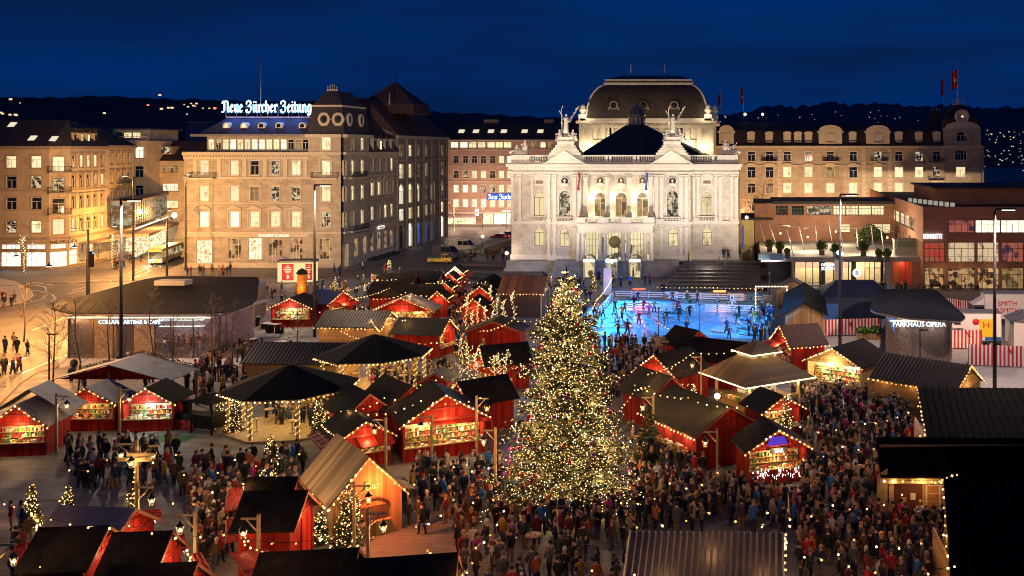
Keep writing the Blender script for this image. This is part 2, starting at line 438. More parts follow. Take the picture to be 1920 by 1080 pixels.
# ------ ground, road, hills
def ground_mat():
 m,t,b=_new('plaza_paving')
 g=N(t,'ShaderNodeNewGeometry')
 mp=N(t,'ShaderNodeMapping');mp.inputs['Rotation'].default_value=(0,0,R(8));L(t,g.outputs['Position'],mp.inputs[0])
 br=N(t,'ShaderNodeTexBrick',_Scale=1.0,_Mortar_Size=.018,_Brick_Width=2.4,_Row_Height=.5)
 br.inputs['Color1'].default_value=(.20,.185,.175,1);br.inputs['Color2'].default_value=(.15,.14,.132,1);br.inputs['Mortar'].default_value=(.07,.065,.06,1)
 L(t,mp.outputs[0],br.inputs[0])
 nz=N(t,'ShaderNodeTexNoise',_Scale=.16,_Detail=9.0,_Roughness=.7);L(t,g.outputs['Position'],nz.inputs[0])
 r=ramp(t,nz.outputs[0],[(.3,(.8,.78,.76)),(.7,(1.1,1.08,1.06))])
 mx=N(t,'ShaderNodeMix',data_type='RGBA',blend_type='MULTIPLY');mx.inputs[0].default_value=1
 L(t,br.outputs[0],mx.inputs[6]);L(t,r.outputs[0],mx.inputs[7]);L(t,mx.outputs[2],b.inputs['Base Color'])
 n2=N(t,'ShaderNodeTexNoise',_Scale=.5,_Detail=6.0);L(t,g.outputs['Position'],n2.inputs[0])
 mr=N(t,'ShaderNodeMapRange');L(t,n2.outputs[0],mr.inputs[0]);mr.inputs[1].default_value=.35;mr.inputs[2].default_value=.65;mr.inputs[3].default_value=.6;mr.inputs[4].default_value=.85
 L(t,mr.outputs[0],b.inputs['Roughness'])
 return m
PAVE=ground_mat()
ASPH=mat("asphalt",(.13,.12,.11),.62,var=.3,scale=.35,bump=.1)
KERB=mat('granite_kerb',(.3,.29,.27),.8)
PAVEL=mat('pale_concrete',(.40,.375,.36),.75,var=.1,scale=.5)
PAINT=mat('road_paint',(.62,.6,.55),.7,var=.15,scale=3)
RAIL=mat('tram_rail',(.55,.52,.48),.25,metal=.9,var=.1)
gb=MB();gb.add(rect(-3000,3000,-60,3200,0),[(0,1,2,3)],PAVE);struct('ground',gb)
# road: along the river side on the left, up the street between the two corner houses
rp=[G(-900,640),G(-600,516),G(150,514),G(215,500),G(262,468),G(285,440),G(345,440),G(350,500),G(290,540),G(160,575),G(108,640),G(72,690),G(14,745),G(-70,830),G(-500,1000)]
rb=MB();rb.poly([(p.x,p.y,.004)for p in rp],ASPH);struct('road',rb)
sq=MB();sq.poly([(p.x,p.y,.004)for p in(G(560,523),G(840,520),G(960,497),G(900,442),G(838,447),G(752,478),G(700,497),G(640,508))],mat('side_street_asphalt',(.10,.085,.075),.6,var=.25,scale=.4));struct('side_street',sq)
bk=MB();bk.poly([(p.x,p.y,.005)for p in(G(838,443),G(1200,450),G(1200,424),G(838,424))],ASPH);struct('back_street',bk)
# pale curved café forecourt
fc=[G(520,640),G(500,668),G(470,680),G(430,692),G(380,700),G(320,702),G(265,708),G(225,704),G(195,690),G(170,686),G(140,686),G(112,690),G(108,660),G(120,640),G(140,610),G(470,560),G(540,590)]
fb=MB();fb.poly([(p.x,p.y,.008)for p in fc],PAVEL);struct('forecourt',fb)
fb=MB();fb.poly([(p.x,p.y,.006)for p in(G(1480,590),G(1650,585),G(1960,700),G(2000,740),G(1700,745),G(1560,670),G(1500,640))],PAVEL);struct('yard_pavement',fb)
def strip(mb,pts,ww,z,m):
 for a,b in zip(pts[:-1],pts[1:]):
  d=(b-a).normalized();n=Vector((-d.y,d.x,0))*ww/2
  mb.add([(a-n).to_tuple()[:2]+(z,),(b-n).to_tuple()[:2]+(z,),(b+n).to_tuple()[:2]+(z,),(a+n).to_tuple()[:2]+(z,)],[(0,1,2,3)],m)
rl=MB()
curve1=[G(30,545),G(70,545),G(98,552),G(104,560),G(90,568),G(55,573),G(-20,585)]
curve2=[G(30,535),G(60,533),G(85,538),G(88,552),G(80,560),G(55,568),G(-20,577)]
for c in(curve1,curve2):strip(rl,c,.26,.012,RAIL)
for a,b in(((200,530),(300,487)),((208,532),(308,489)),((225,533),(322,490)),((40,700),(150,655)),((0,690),(120,640))):
 strip(rl,[G(*a),G(*b)],.24,.012,RAIL)
struct('tram_rails',rl)
mk=MB()
for a,b in(((135,545),(170,536)),((128,551),(165,542)),((60,620),(85,610)),((95,606),(120,596)),((130,530),(200,524)),((100,535),(60,529))):
 strip(mk,[G(*a),G(*b)],.25,.012,PAINT)
struct('road_markings',mk)
kb=MB()
ed=[G(14,745),G(48,706),G(90,690),G(108,668)]
strip(kb,[G(-60,820),G(14,745),G(40,718),G(70,699),G(110,689),G(180,683)],.18,.014,mat('dark_joint',(.05,.045,.04),.8));struct('forecourt_edge',kb)
isl=[G(-200,560),G(-20,520),G(28,528),G(60,545),G(63,556),G(45,568),G(0,575),G(-200,590)]
ib=MB();ib.prism([(p.x,p.y)for p in isl],0,.13,PAVEL);struct('traffic_island',ib)
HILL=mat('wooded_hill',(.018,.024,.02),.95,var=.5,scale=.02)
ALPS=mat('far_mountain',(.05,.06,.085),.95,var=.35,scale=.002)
def ridge(name,D,prof,m,depth,seed,rough):
 rd=random.Random(seed);mb=MB();vs=[];n=150
 x0,x1=prof[0][0],prof[-1][0]
 for i in range(n+1):
  px=x0+(x1-x0)*i/n
  k=max(j for j in range(len(prof))if prof[j][0]<=px or j==0);k=min(k,len(prof)-2)
  f=(px-prof[k][0])/(prof[k+1][0]-prof[k][0]);py=prof[k][1]+(prof[k+1][1]-prof[k][1])*f
  z=ZD(py,D)+rd.uniform(-rough,rough)
  X=XD(px,D)
  vs+=[(X*.8,D-depth,-2),(X*.9,D-depth*.45,z*.62+rd.uniform(-rough,rough)),(X,D,z),(X*1.1,D+depth,-2)]
 fs=[(i*4+j,(i+1)*4+j,(i+1)*4+j+1,i*4+j+1)for i in range(n)for j in range(3)]
 mb.add(vs,fs,m,True);return struct(name,mb)
ridge('hills',1900,[(-500,205),(-100,186),(60,184),(150,181),(300,184),(430,190),(600,190),(700,205),(860,212),(1050,222),(1300,230),(1600,245),(1900,262),(2200,268)],HILL,700,3,3)
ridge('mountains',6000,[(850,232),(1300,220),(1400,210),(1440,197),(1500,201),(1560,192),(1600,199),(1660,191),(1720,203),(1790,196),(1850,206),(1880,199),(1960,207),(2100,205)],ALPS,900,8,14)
# lights of the far town: nobody could count them
TOWNL=glow('town_light',(1,.72,.4),1.1);TOWNW=glow('white_town_light',(.9,.95,1),.8);TOWNR=glow('red_town_light',(1,.15,.08),3)
tl=MB();rd=random.Random(5)
def tlight(px,py,D,s,m):tl.box(XD(px,D)-s,XD(px,D)+s,D,D+s,ZD(py,D)-s*.7,ZD(py,D)+s*.7,m)
for px,py in((1,211),(4,213),(18,215),(28,215),(30,216),(19,186),(37,193),(277,197),(302,204),(315,202),(322,202),(345,196),(352,200),(358,194),(362,198),(368,194),(366,199),(380,203),(392,203),(402,203),(195,212),(350,214),(299,178)):
 tlight(px,py,1250,rd.uniform(.7,1.6),TOWNR if px in(277,402)else TOWNL)
for _ in range(60):
 px=rd.uniform(1845,1925);py=rd.choice([rd.gauss(255,6),rd.gauss(295,14)]);tlight(px,py,rd.uniform(700,1000),rd.uniform(.15,.5),rd.choice([TOWNL,TOWNL,TOWNW]))
for _ in range(40):tlight(rd.uniform(1250,1840),rd.gauss(219,5),1500,rd.uniform(.3,.8),rd.choice([TOWNL,TOWNW]))
solo('town_lights',tl,'scattered warm and white lights of the far town on the dark hills','lights',kind='stuff')
# ------ houses
def house(name,label,cat,p,group=None):return thing(name,label,cat,(p.x,p.y,0),0,group)
TILE=mat('dark_roof_tile',(.035,.028,.026),.8,var=.3,scale=1.5)
SLATE=mat('slate_roof',(.038,.034,.044),.7,var=.25,scale=1.2,spec=.2)
REDT=mat('red_brown_tile',(.085,.035,.026),.75,var=.3,scale=1.5)
# --- the plastered corner house on the left edge, with the optician-like shop windows
FA=stone('ochre_plaster',(.50,.40,.27),8,5,.95,.03)
FT=mat('sandstone_trim',(.30,.23,.165),.85)
FB2=stone('cream_plaster',(.56,.48,.33),8,5,.95,.03)
a0=V(-160,185);a1=G(90,510);a1=V(XD(92,185),185);a2=G(130,503);a3=G(200,487);a4=G(252,474)
fe=house('corner_house','ochre plastered corner house with iron balconies above brightly lit shop windows','house',a1)
mb=MB()
zr=[18.6,14.9,11.0,6.75]
cw=[-(a0-V(XD(x,185),185)).length for x in(21,68)]
rows=[(cw,z,2.35 if 0 else 1.9,2.2,'plain',s)for z,s in zip(zr,('LL','dM','dd','ML'))]
more=[-(a0-V(XD(x,185),185)).length for x in(-26,-72,-118,-164)]
rows+=[(more,z,1.9,2.2,'plain',s)for z,s in zip(zr,('LdLd','dLdd','ddLd','LdLL'))]
shops=[-(a0-V(XD(x,185),185)).length for x in(-78,-30,20,67)]
rows+=[(shops,.6,3.6,2.6,'bare','HHHH'),(shops,3.75,3.4,.9,'bare','wwww')]
d,n,rz,P=front(fe,mb,a0,a1,0,22.6,FA,rows,FT)
d2,n2,rz2,P2=front(fe,mb,a1,a2,0,22.6,FA,[([110],z,1.9,2.75,'archplain' if 0 else 'key',s)for z,s in zip([17.9,14.1,10.2,6.4],'LMdL')]+[([110],.3,2.7,2.9,'bare','H'),([110],3.75,2.4,.9,'bare','w')],FT)
for z in(17.9,14.1,10.2):balcony(fe,P2,n2,d2,uon(110,a1,a2),z,3.6,1.1,FT)
c5=[138,152.5,165.5,178.5,191.5]
rows=[(c5,z,1.35,2.3,'cor',s)for z,s in zip(zr,('MLLLd','dddML','ddddd','LMddL'))]+[([138],.6,3,2.7,'bare','H'),([138],3.75,2.4,.9,'bare','w'),([155,170,185],.5,2.4,3.6,'bare','DSD')]
d3,n3,rz3,P3=front(fe,mb,a2,a3,0,22.6,FB2,rows,FT)
part('wall',mb,fe)
mb=MB()
for q0,q1 in((a0,a1),(a1,a2),(a2,a3)):
 band(mb,q0,q1,22.0,22.6,.55,FT,.1,.1);band(mb,q0,q1,5.5,5.9,.3,FT,.05,.05);band(mb,q0,q1,14.35,14.55,.12,FT);band(mb,q0,q1,0,.5,.08,FT)
part('cornice',mb,fe)
mb=MB();rz_=28.0
loft(mb,[[(a0.x,a0.y-.6,22.6),(a1.x,a1.y-.6,22.6),(a2.x+.6,a2.y,22.6),(a3.x+.6,a3.y,22.6),(a3.x-14,a3.y,22.6),(a0.x,a3.y,22.6)],[(a0.x,a0.y+7,27.6),(a1.x-1,a1.y+7,27.6),(a2.x-6,a2.y+5,27.6),(a3.x-6,a3.y,27.6),(a3.x-8,a3.y,27.6),(a0.x,a3.y-5,27.6)]],TILE)
ro=part('roof',mb,fe)
def roof_window(par,x,y,z,ww,h,m,lean=.75,fr=FRAMED):
 mb=MB();mb.slab([(x-ww/2,y,z),(x+ww/2,y,z),(x+ww/2,y+h*lean,z+h*.66),(x-ww/2,y+h*lean,z+h*.66)],(0,-.06,.09),m)
 return part('skylight',mb,par)
SKYL=glow('lit_skylight',(1,.85,.6),.9)
for px,py in((22,235),(60,261),(100,262)):
 zz=ZD(py,189);yy=a1.y-.6+7.6*(zz-22.6)/5;roof_window(ro,XD(px,yy),yy-.35,zz-.3,1.2,1.3,SKYL)
for px in(147.5,160.5,172.5,186):
 u=uon(px,a2,a3);c=Vector(P3(u,22.6))+V(-1.1,.35)
 mb=MB();M_=Matrix.Translation(c)@Matrix.Rotation(rz3,4,'Z');mb.M=M_
 mb.box(-.5,.5,-.2,2.6,.2,2.6,FB2);mb.slab([(-.75,-.4,2.55),(.75,-.4,2.55),(0,-.4,3.5)],(0,3.2,0),TILE);mb.box(-.27,.27,-.26,-.19,.6,2.2,LIT if px in(160.5,172.5)else DARK)
 part('dormer',mb,fe)
sg=place('shop_sign',text('THE FELDER',.85,mat('sign_brown',(.05,.03,.015),.5,var=0)),fe,Vector(P2(uon(118,a1,a2),4.72))-wloc(fe)+n2*.25,rz2)
mb=MB()
for i in range(5):q0=V(XD(225,196)+0,0)
A0,A1=Vector(P3(uon(148,a2,a3),0)),Vector(P3(uon(199,a2,a3),0))
for h0 in(0,):mb.prism([(v.x,v.y)for v in(A0,A1,A1+n3*3.2,A0+n3*3.2)],4.2,4.45,FT)
part('canopy',mb,fe)
# next house up the street
hb=house('street_house','cream plastered narrow house next to the ochre corner house, two iron balconies','house',a3)
mb=MB();c4s=[209,220,231,242]
rows=[(c4s,z,1.3,2.3,'cor',s)for z,s in zip([18.9,15.1,11.2,7.0],('dddd','dddd','dddd','ddLd'))]+[([212,226,240],.6,2.4,3.4,'bare','DSS')]
d4,n4,rz4,P4=front(hb,mb,a3,a4,0,22.8,FB2,rows,FT);part('wall',mb,hb)
for z in(15.0,11.1):balcony(hb,P4,n4,d4,uon(231,a3,a4),z,7,1.0,FT)
mb=MB();band(mb,a3,a4,22.3,22.8,.5,FT);band(mb,a3,a4,5.6,5.9,.25,FT);part('cornice',mb,hb)
mb=MB();loft(mb,[[(a3.x+.6,a3.y,22.8),(a4.x+.6,a4.y,22.8),(a4.x-16,a4.y,22.8),(a3.x-14,a3.y,22.8)],[(a3.x-6,a3.y,27.2),(a4.x-7,a4.y,26.6),(a4.x-9,a4.y,26.6),(a3.x-8,a3.y,27.2)]],TILE);part('roof',mb,hb)
mb=MB();A0,A1=Vector(P4(1,0)),Vector(P4(14,0));mb.prism([(v.x,v.y)for v in(A0,A1,A1+n4*3,A0+n4*3)],4.2,4.45,FT);part('canopy',mb,hb)
# --- modern white houses behind, at the end of that street
WR=stone('white_render',(.55,.49,.40),9,6,.95,.03)
m1=house('terraced_apartment','white modern apartment tower with stepped lit terraces above the street','house',V(XD(240,245),245))
mb=MB();p0,p1=V(XD(252,232),232),V(XD(271,232),232)
front(m1,mb,p0,p1,0,24.0,WR,[([261],z,1.9,2.6,'bare',s)for z,s in((20,'W'),(15.6,'d'),(11.2,'d'),(7,'d'))],FT)
mb.box(p0.x-8,p1.x,232.4,250,0,24.0,WR);mb.box(p0.x-10,p1.x-3.5,240,252,24.0,26.6,WR)
part('wall',mb,m1)
for k in range(3):window(m1,'bare',lambda u,z:(p0.x-11+u,239.7,z),0,2.6+2.1*k,24.7,1.9,1.3,'dLL'[k],FT,FRAMEW)
mb=MB();mb.box(p0.x-10.6,p1.x-3,239,253,26.6,26.9,ZINC);part('roof',mb,m1)
mb=MB();railing(mb,V(p0.x-7,233),V(p1.x,233),24.0,1,FRAMEW,.5,.04);part('railing',mb,m1)
m2=house('office_block','cream office block with ribbon windows under a dark pitched roof','office block',V(XD(308,240),240))
mb=MB();p0,p1=V(XD(271,238),238),V(XD(352,238),238)
rows=[]
for z,s in((16.6,'dD'),(12.2,'WW'),(8.2,'DL'),(4.4,'DD')):rows.append(([282,319],z,3.0 if 0 else 3.6,1.75,'bare',s))
front(m2,mb,p0,p1,0,19.3,WR,rows,FT);part('wall',mb,m2)
mb=MB();loft(mb,[rect(p0.x-.3,p1.x+.3,237.6,256,19.3),rect(p0.x+.2,p1.x-.2,243.5,250,24.0)],TILE);ro=part('roof',mb,m2)
mb=MB();mb.box(XD(297,238),XD(320,238),238.6,242,20.8,22.7,FT);mb.box(XD(300,238),XD(317,238),238.5,238.58,21,22.5,PANE['M']);part('dormer',mb,m2)
m3=house('flat_roof_house','dark blue-grey flat topped house beyond the newspaper sign roof','house',V(XD(375,420),420))
mb=MB();mb.box(XD(349,420),XD(398,420),420,450,0,ZD(230,420),mat('night_render',(.22,.23,.26),.8));part('wall',mb,m3)
mb=MB();mb.box(XD(347,420),XD(400,420),419,451,ZD(230,420),ZD(227,420),ZINC);part('roof',mb,m3)
# --- tram stop hall with its glass front
ts=house('station_pavilion','long glass fronted stop hall with white light strip along the street','pavilion',G(290,455))
q0,q1=G(252,486),G(332,446);d=(q1-q0).normalized();nn=V(d.y,-d.x)
mb=MB();GLZ=litpane('glazed_hall',(.75,.85,.6),.28,.5,sx=.8,sz=1.5,thr=.5,dark=(.05,.05,.035))
mb.prism([(v.x,v.y)for v in(q0,q1,q1-nn*4,q0-nn*4)],6.8,11.4,GLZ);part('glass_hall',mb,ts)
mb=MB();mb.prism([(v.x,v.y)for v in(q0+nn*2.6,q1+nn*2.6,q1-nn*4,q0-nn*4)],4.5,5.0,FT);mb.prism([(v.x,v.y)for v in(q0+nn*.5,q1+nn*.5,q1-nn*4.2,q0-nn*4.2)],11.4,11.8,STEEL);part('canopy',mb,ts)
mb=MB();mb.prism([(v.x,v.y)for v in(q0+nn*.3,q1+nn*.3,q1+nn*.05,q0+nn*.05)],5.95,6.2,glow('fluorescent',(1,.9,.72),1.5,True));part('light_strip',mb,ts)
mb=MB();mb.prism([(v.x,v.y)for v in(q0,q1,q1-nn*1,q0-nn*1)],.3,4.3,SHOP);part('shop_window',mb,ts)
mb=MB()
for k in range(24):
 q=q0+d*(k*(q1-q0).length/23);mb.box(q.x+.02,q.x+.1,q.y-.05,q.y+.05,6.8,11.4,STEEL)
for zz in(8.3,9.9):mb.tube([(q0.x+.05,q0.y,zz),(q1.x+.05,q1.y,zz)],.05,STEEL,4)
part('mullion',mb,ts)
# --- newspaper house
NZ=stone('grey_sandstone',(.40,.35,.285),1.5,.62,.72,.10)
NT=mat('light_sandstone_trim',(.47,.41,.33),.85,var=.15)
YN=188.3
b0,b1=V(XD(345,YN),YN),V(-75.2,YN)
t0=V(XD(580,YN),YN)
b2=V(-75.2,200.5);b3=V(-75.3,217.5);b4=V(-75.6,256)
nz=house('newspaper_house','grey sandstone newspaper house with corner tower and blue neon name on its roof','office building',b1)
mb=MB()
cf=[382.6,439.5,477.3,516,555]
zz=lambda y:ZD(y,YN)
rows=[(cf,zz(328),1.6,2.65,'cor','LLdML'),(cf,zz(377),1.65,2.75,'cor','LLBMM'),(cf,zz(425.5),1.7,2.85,'ped','WWLLL'),([382.6],.1,2.9,5.0,'bare','S'),([440,478,555],1.6,2.4,3.9,'bare','RSR'),([516],.1,2.5,5.2,'bare','R')]
d,n,rz,P=front(nz,mb,b0,t0,0,21.4,NZ,rows,NT)
FRONTN=(P,n,d)
tw=MB()
rowt=[([611],zz(281),1.7,2.5,'plain','L'),([611],zz(328),1.6,2.65,'ped','L'),([611],zz(377),1.65,2.75,'plain','L'),([611],zz(425.5),1.7,2.85,'seg','M'),([611],1.6,2.4,3.9,'bare','R')]
t0f=V(t0.x,YN-.5);b1f=V(b1.x,YN-.5)
dt,nt_,rzt,Pt=front(nz,mb,t0f,b1f,0,24.6,NZ,rowt,NT)
side_t=[([647,661,679],zz(y),ww,2.65,'plain',s)for y,ww,s in((281,1.3,' dL'),(328,1.3,'dLL'),(377,1.3,'dLL'),(425.5,1.3,'ddL'))]+[([650],.1,2.0,4.2,'bare','D'),([668,684],1.6,1.8,3.4,'bare','RR')]
bs1,bs2=V(-74.7,YN-.5),V(-74.7,200.5)
ds,ns,rzs,Ps=front(nz,mb,bs1,bs2,0,24.6,NZ,side_t,NT)
mb.poly([(t0.x,YN,0),(t0.x,YN-.5,0),(t0.x,YN-.5,24.6),(t0.x,YN,24.6)],NZ)
s4=[697.5,710.5,722.5,734]
rows=[(s4,zz(y),1.5,2.65,st,s)for y,st,s in((325,'cor','dddL'),(374,'ped','LLdd'),(423,'cor','LdLL'))]+[(s4,1.5,1.9,3.6,'bare','RRRR')]
front(nz,mb,b2,b3,0,21.4,NZ,rows,NT)
part('wall',mb,nz)
mb=MB()
for q0,q1 in((b0,t0),(b2,b3)):
 band(mb,q0,q1,20.9,21.5,.75,NT);band(mb,q0,q1,20.2,20.9,.3,NT);band(mb,q0,q1,16.55,16.9,.3,NT);band(mb,q0,q1,11.9,12.1,.12,NT);band(mb,q0,q1,6.3,6.7,.35,NT);band(mb,q0,q1,5.7,6.3,.12,NT);band(mb,q0,q1,0,.9,.15,NT)
for q0,q1 in((t0f,b1f),(bs1,bs2)):
 band(mb,q0,q1,24.2,24.8,.8,NT,.3,.3);band(mb,q0,q1,21.0,21.5,.45,NT,.1,.1);band(mb,q0,q1,16.55,16.9,.3,NT);band(mb,q0,q1,6.3,6.7,.35,NT,.1,.1)
for px in(366,411,459,497,535.5,573):
 u=uon(px,b0,t0);c=Vector(P(u,0))
 mb.box(c.x-.35,c.x+.35,YN-.14,YN,16.9,20.2,NT)
for k in range(46):
 u=.4+k*.52
 if u<(t0-b0).length:c=Vector(P(u,0));mb.box(c.x-.1,c.x+.1,YN-.62,YN-.3,20.55,20.88,NT)
for k in range(6):
 for zq in(0,):pass
part('cornice',mb,nz)
for px,ww in((382.6,4.6),):balcony(nz,P,n,d,uon(px,b0,t0),16.7,ww,1.1,NT)
balcony(nz,Pt,nt_,dt,uon(611,t0f,b1f),16.7,4.8,1.0,NT)
balcony(nz,Ps,ns,ds,6.0,16.7,7.5,.8,NT);balcony(nz,Ps,ns,ds,6.0,6.6,7.5,1.0,NT)
# attic strip of windows, then the mansard
mb=MB();ax0,ax1=b0.x+3.2,t0.x
LITS=[-(.9+1.22*k)for k in range(16)]
at0,at1=V(ax0,YN+2),V(ax1,YN+2)
front(nz,mb,at0,at1,21.4,24.4,NZ,[([-(.75+1.36*k)for k in range(14)],21.95,1.15,1.95,'bare','LMLWLLWWLLWdDd')],FRAMED,FRAMEW)
mb.poly([(ax0,YN+2,21.4),(ax0,215,21.4),(ax0,215,24.4),(ax0,YN+2,24.4)],NZ)
part('attic',mb,nz)
mb=MB()
mb.box(b0.x-.2,t0.x+.02,YN-.3,217.5,21.5,21.56,ZINC)
mb.box(ax0-2.4,ax1,YN+.6,217,24.4,24.85,ZINC)
loft(mb,[rect(ax0-1.5,ax1,YN+1.4,216,24.85),rect(ax0+2.2,ax1,YN+5.2,213,28.0)],SLATE)
mb.box(ax0+2.0,ax1,YN+5.0,YN+5.6,28.0,28.25,FT)
ro=part('roof',mb,nz)
for px in(426,459,491.5,524,568):
 x=XD(px,YN+3);mb=MB();o=arch_pts(.95,.95,8)
 mb.slab([(x+a*1.35,YN+2.6,26.0+b*1.15)for a,b in o],(0,1.6,0),FRAMEW);mb.poly([(x+a*.8,YN+2.58,26.12+b*.8)for a,b in o],LIT if px in(426,459)else DARK)
 part('dormer',mb,nz)
# tower roof
mb=MB();tx0,tx1,ty0,ty1=t0.x-.3,-74.4,YN-.8,200.8
ins=lambda k,z:rect(tx0+k*.9,tx1-k*.9,ty0+k,ty1-k,z)
loft(mb,[ins(0,24.8),ins(.25,25.4),ins(.6,27.5),ins(.9,29.9)],SLATE,(False,True))
mb.box(tx0+.7,tx1-.7,ty0+.8,ty1-.8,29.9,30.25,NT)
loft(mb,[ins(.9,30.25),ins(3.0,33.0)],SLATE);part('tower_roof',mb,nz)
cr_=MB()
for k in range(9):
 x=tx0+2.9+k*.19
for x in(0,1,2,3,4):cr_.lathe([(.02,0),(.18,.25),(.03,.5),(.1,.65+.25*(2-abs(x-2))),(.01,1.0+.25*(2-abs(x-2)))],(tx0+2.75+x*.42,ty0+3.2,33.0),NT,6)
cr_.box(tx0+2.6,tx0+4.6,ty0+3.1,ty0+3.3,33.0,33.2,NT);part('roof_crest',cr_,nz)
for x,y,r_ in((XD(610,YN),ty0+.35,0),(-74.95,ty0+3.3,PI/2),(-74.95,ty0+9,PI/2),(XD(633,YN)+.35,ty0+.35,0)):
 mb=MB(Matrix.Translation((x,y,27.6))@Matrix.Rotation(r_,4,'Z')@Matrix.Rotation(R(90),4,'X'))
 mb.lathe([(.75,-.3),(1.05,-.3),(1.12,.35),(.85,.42),(.7,.3)],(0,0,0),NT,14,1,1.15);mb.lathe([(.66,.32),(.01,.34)],(0,0,0),DARK,14,1,1.15)
 for a in range(6):mb.ball((1.05*math.cos(a*PI/3),1.2*math.sin(a*PI/3),.2),.2,NT,6,4)
 part('oculus',mb,nz)
mb=MB();mb.tube([(XD(489,196),196,28),(XD(489,196),196,ZD(101,196))],.13,STEEL,6,.05);part('flagpole',mb,nz)
sgn=place('sign',text('BRASSERIE SCHILLER',.62,glow('cream_sign',(1,.85,.6),1.6)),nz,Vector(P(uon(515,b0,t0),5.8))-wloc(nz)+V(0,-.35))
mb=MB();mb.box(-1.75,1.75,0,.1,0,.62,glow('lit_box_sign',(1,.9,.72),1.3));o=place('sign',mb.mesh('sign'),nz,V(-74.75,207.4,5.75)-wloc(nz),PI/2)
place('sign_letters',text('BRASSERIE',.5,FRAMED,.02),o,(0,-.04,.1))
# --- blackletter for the newspaper's name: a broad nib drawn along each stroke
GLY={'N':(1.15,[[(.02,.78),(.1,.95),(.28,.98),(.36,.82),(.36,.14),(.2,0),(.0,-.02)],[(.36,.9),(.6,1.0),(.86,.9),(.86,.1),(1.0,0),(1.12,.1)]]),'Z':(1.0,[[(.08,.72),(.14,.95),(.45,1.02),(.72,.9),(.72,.72),(.4,.54)],[(.36,.56),(.7,.5),(.8,.28),(.66,.04),(.4,-.08),(.1,.02),(.05,.16),(.2,.2)]]),'e':(.62,[[(.5,.12),(.3,-.01),(.12,.1),(.12,.5),(.3,.66),(.46,.5),(.14,.3)]]),'u':(.78,[[(.06,.6),(.16,.66),(.16,.1),(.3,0),(.5,.14)],[(.5,.66),(.56,.6),(.56,.1),(.7,0)]]),'ü':(.78,[[(.06,.6),(.16,.66),(.16,.1),(.3,0),(.5,.14)],[(.5,.66),(.56,.6),(.56,.1),(.7,0)],[(.16,.86),(.24,.94)],[(.46,.86),(.54,.94)]]),'r':(.56,[[(.06,.6),(.16,.66),(.16,.08),(.28,0)],[(.2,.5),(.34,.66),(.5,.58)]]),'c':(.52,[[(.46,.6),(.28,.66),(.12,.5),(.12,.12),(.28,0),(.46,.1)]]),'h':(.72,[[(.2,1.02),(.14,.95),(.14,.04)],[(.16,.5),(.34,.66),(.54,.52),(.54,.1),(.4,-.14)]]),'i':(.36,[[(.06,.6),(.17,.66),(.17,.08),(.3,0)],[(.14,.86),(.22,.94)]]),'t':(.46,[[(.2,.92),(.18,.1),(.32,0),(.42,.08)],[(.02,.62),(.4,.64)]]),'n':(.78,[[(.06,.6),(.16,.66),(.16,.08),(.26,0)],[(.2,.5),(.4,.66),(.56,.54),(.56,.08),(.68,0)]]),'g':(.72,[[(.5,.58),(.28,.66),(.12,.5),(.12,.14),(.28,0),(.52,.14)],[(.52,.66),(.56,.1),(.5,-.22),(.28,-.32),(.1,-.22)]]),' ':(.42,[])}
def blackletter(s,hgt,m,ext=.12):
 mb=MB();x=0;nib=Vector((.072,0,.062));th=Vector((.02,0,-.024))
 for ch in s:
  adv,strokes=GLY[ch]
  for st in strokes:
   for(xa,za),(xb,zb)in zip(st[:-1],st[1:]):
    a=Vector((x+xa,0,za));b=Vector((x+xb,0,zb))
    d_=(b-a).normalized();nn_=Vector((-d_.z,0,d_.x));e=max(.035,abs(nn_.dot(nib)))
    q=[a-nn_*e-d_*.02,b-nn_*e+d_*.02,b+nn_*e+d_*.02,a+nn_*e-d_*.02]
    mb.slab([v*hgt for v in q],(0,ext,0),m)
  x+=adv
 for i,v in enumerate(mb.v):mb.v[i]=(v[0]-x*hgt/2,v[1],v[2])
 return mb,x*hgt
NEON=glow('blue_white_neon',(.36,.68,1),3.0,True)
WORDS=[];wd=0
for q in('Neue ','Zürcher ','Zeitung'):mb,d_=blackletter(q,2.05,NEON,.3);WORDS.append((mb,wd+d_/2));wd+=d_
k=(XD(586,194.5)-XD(418,194.5))/wd
ns_=thing('rooftop_sign','large blue neon newspaper name in blackletter standing on the slate roof','sign',(XD(502,194.5),194.2,28.25))
for mb,xo in WORDS:mb.v=[(a*k,b,c)for a,b,c in mb.v];place('word',mb.mesh('word'),ns_,((xo-wd/2)*k,-.2,.95))
mb=MB()
for zq in(.75,1.9):mb.tube([(-8.4,.2,zq),(8.4,.2,zq)],.05,STEEL,4)
for q in range(9):mb.tube([(-8+2*q,.25,0),(-8+2*q,.25,2.6)],.05,STEEL,4);mb.tube([(-8+2*q,.25,2.2),(-8+2*q,2.2,0)],.04,STEEL,4)
part('frame',mb,ns_,False)
for q in(-6,-2,2,6):lamp('neon_glow',(ns_.location.x+q,192.6,29.6),800,(.08,.25,1),ns_,.8)
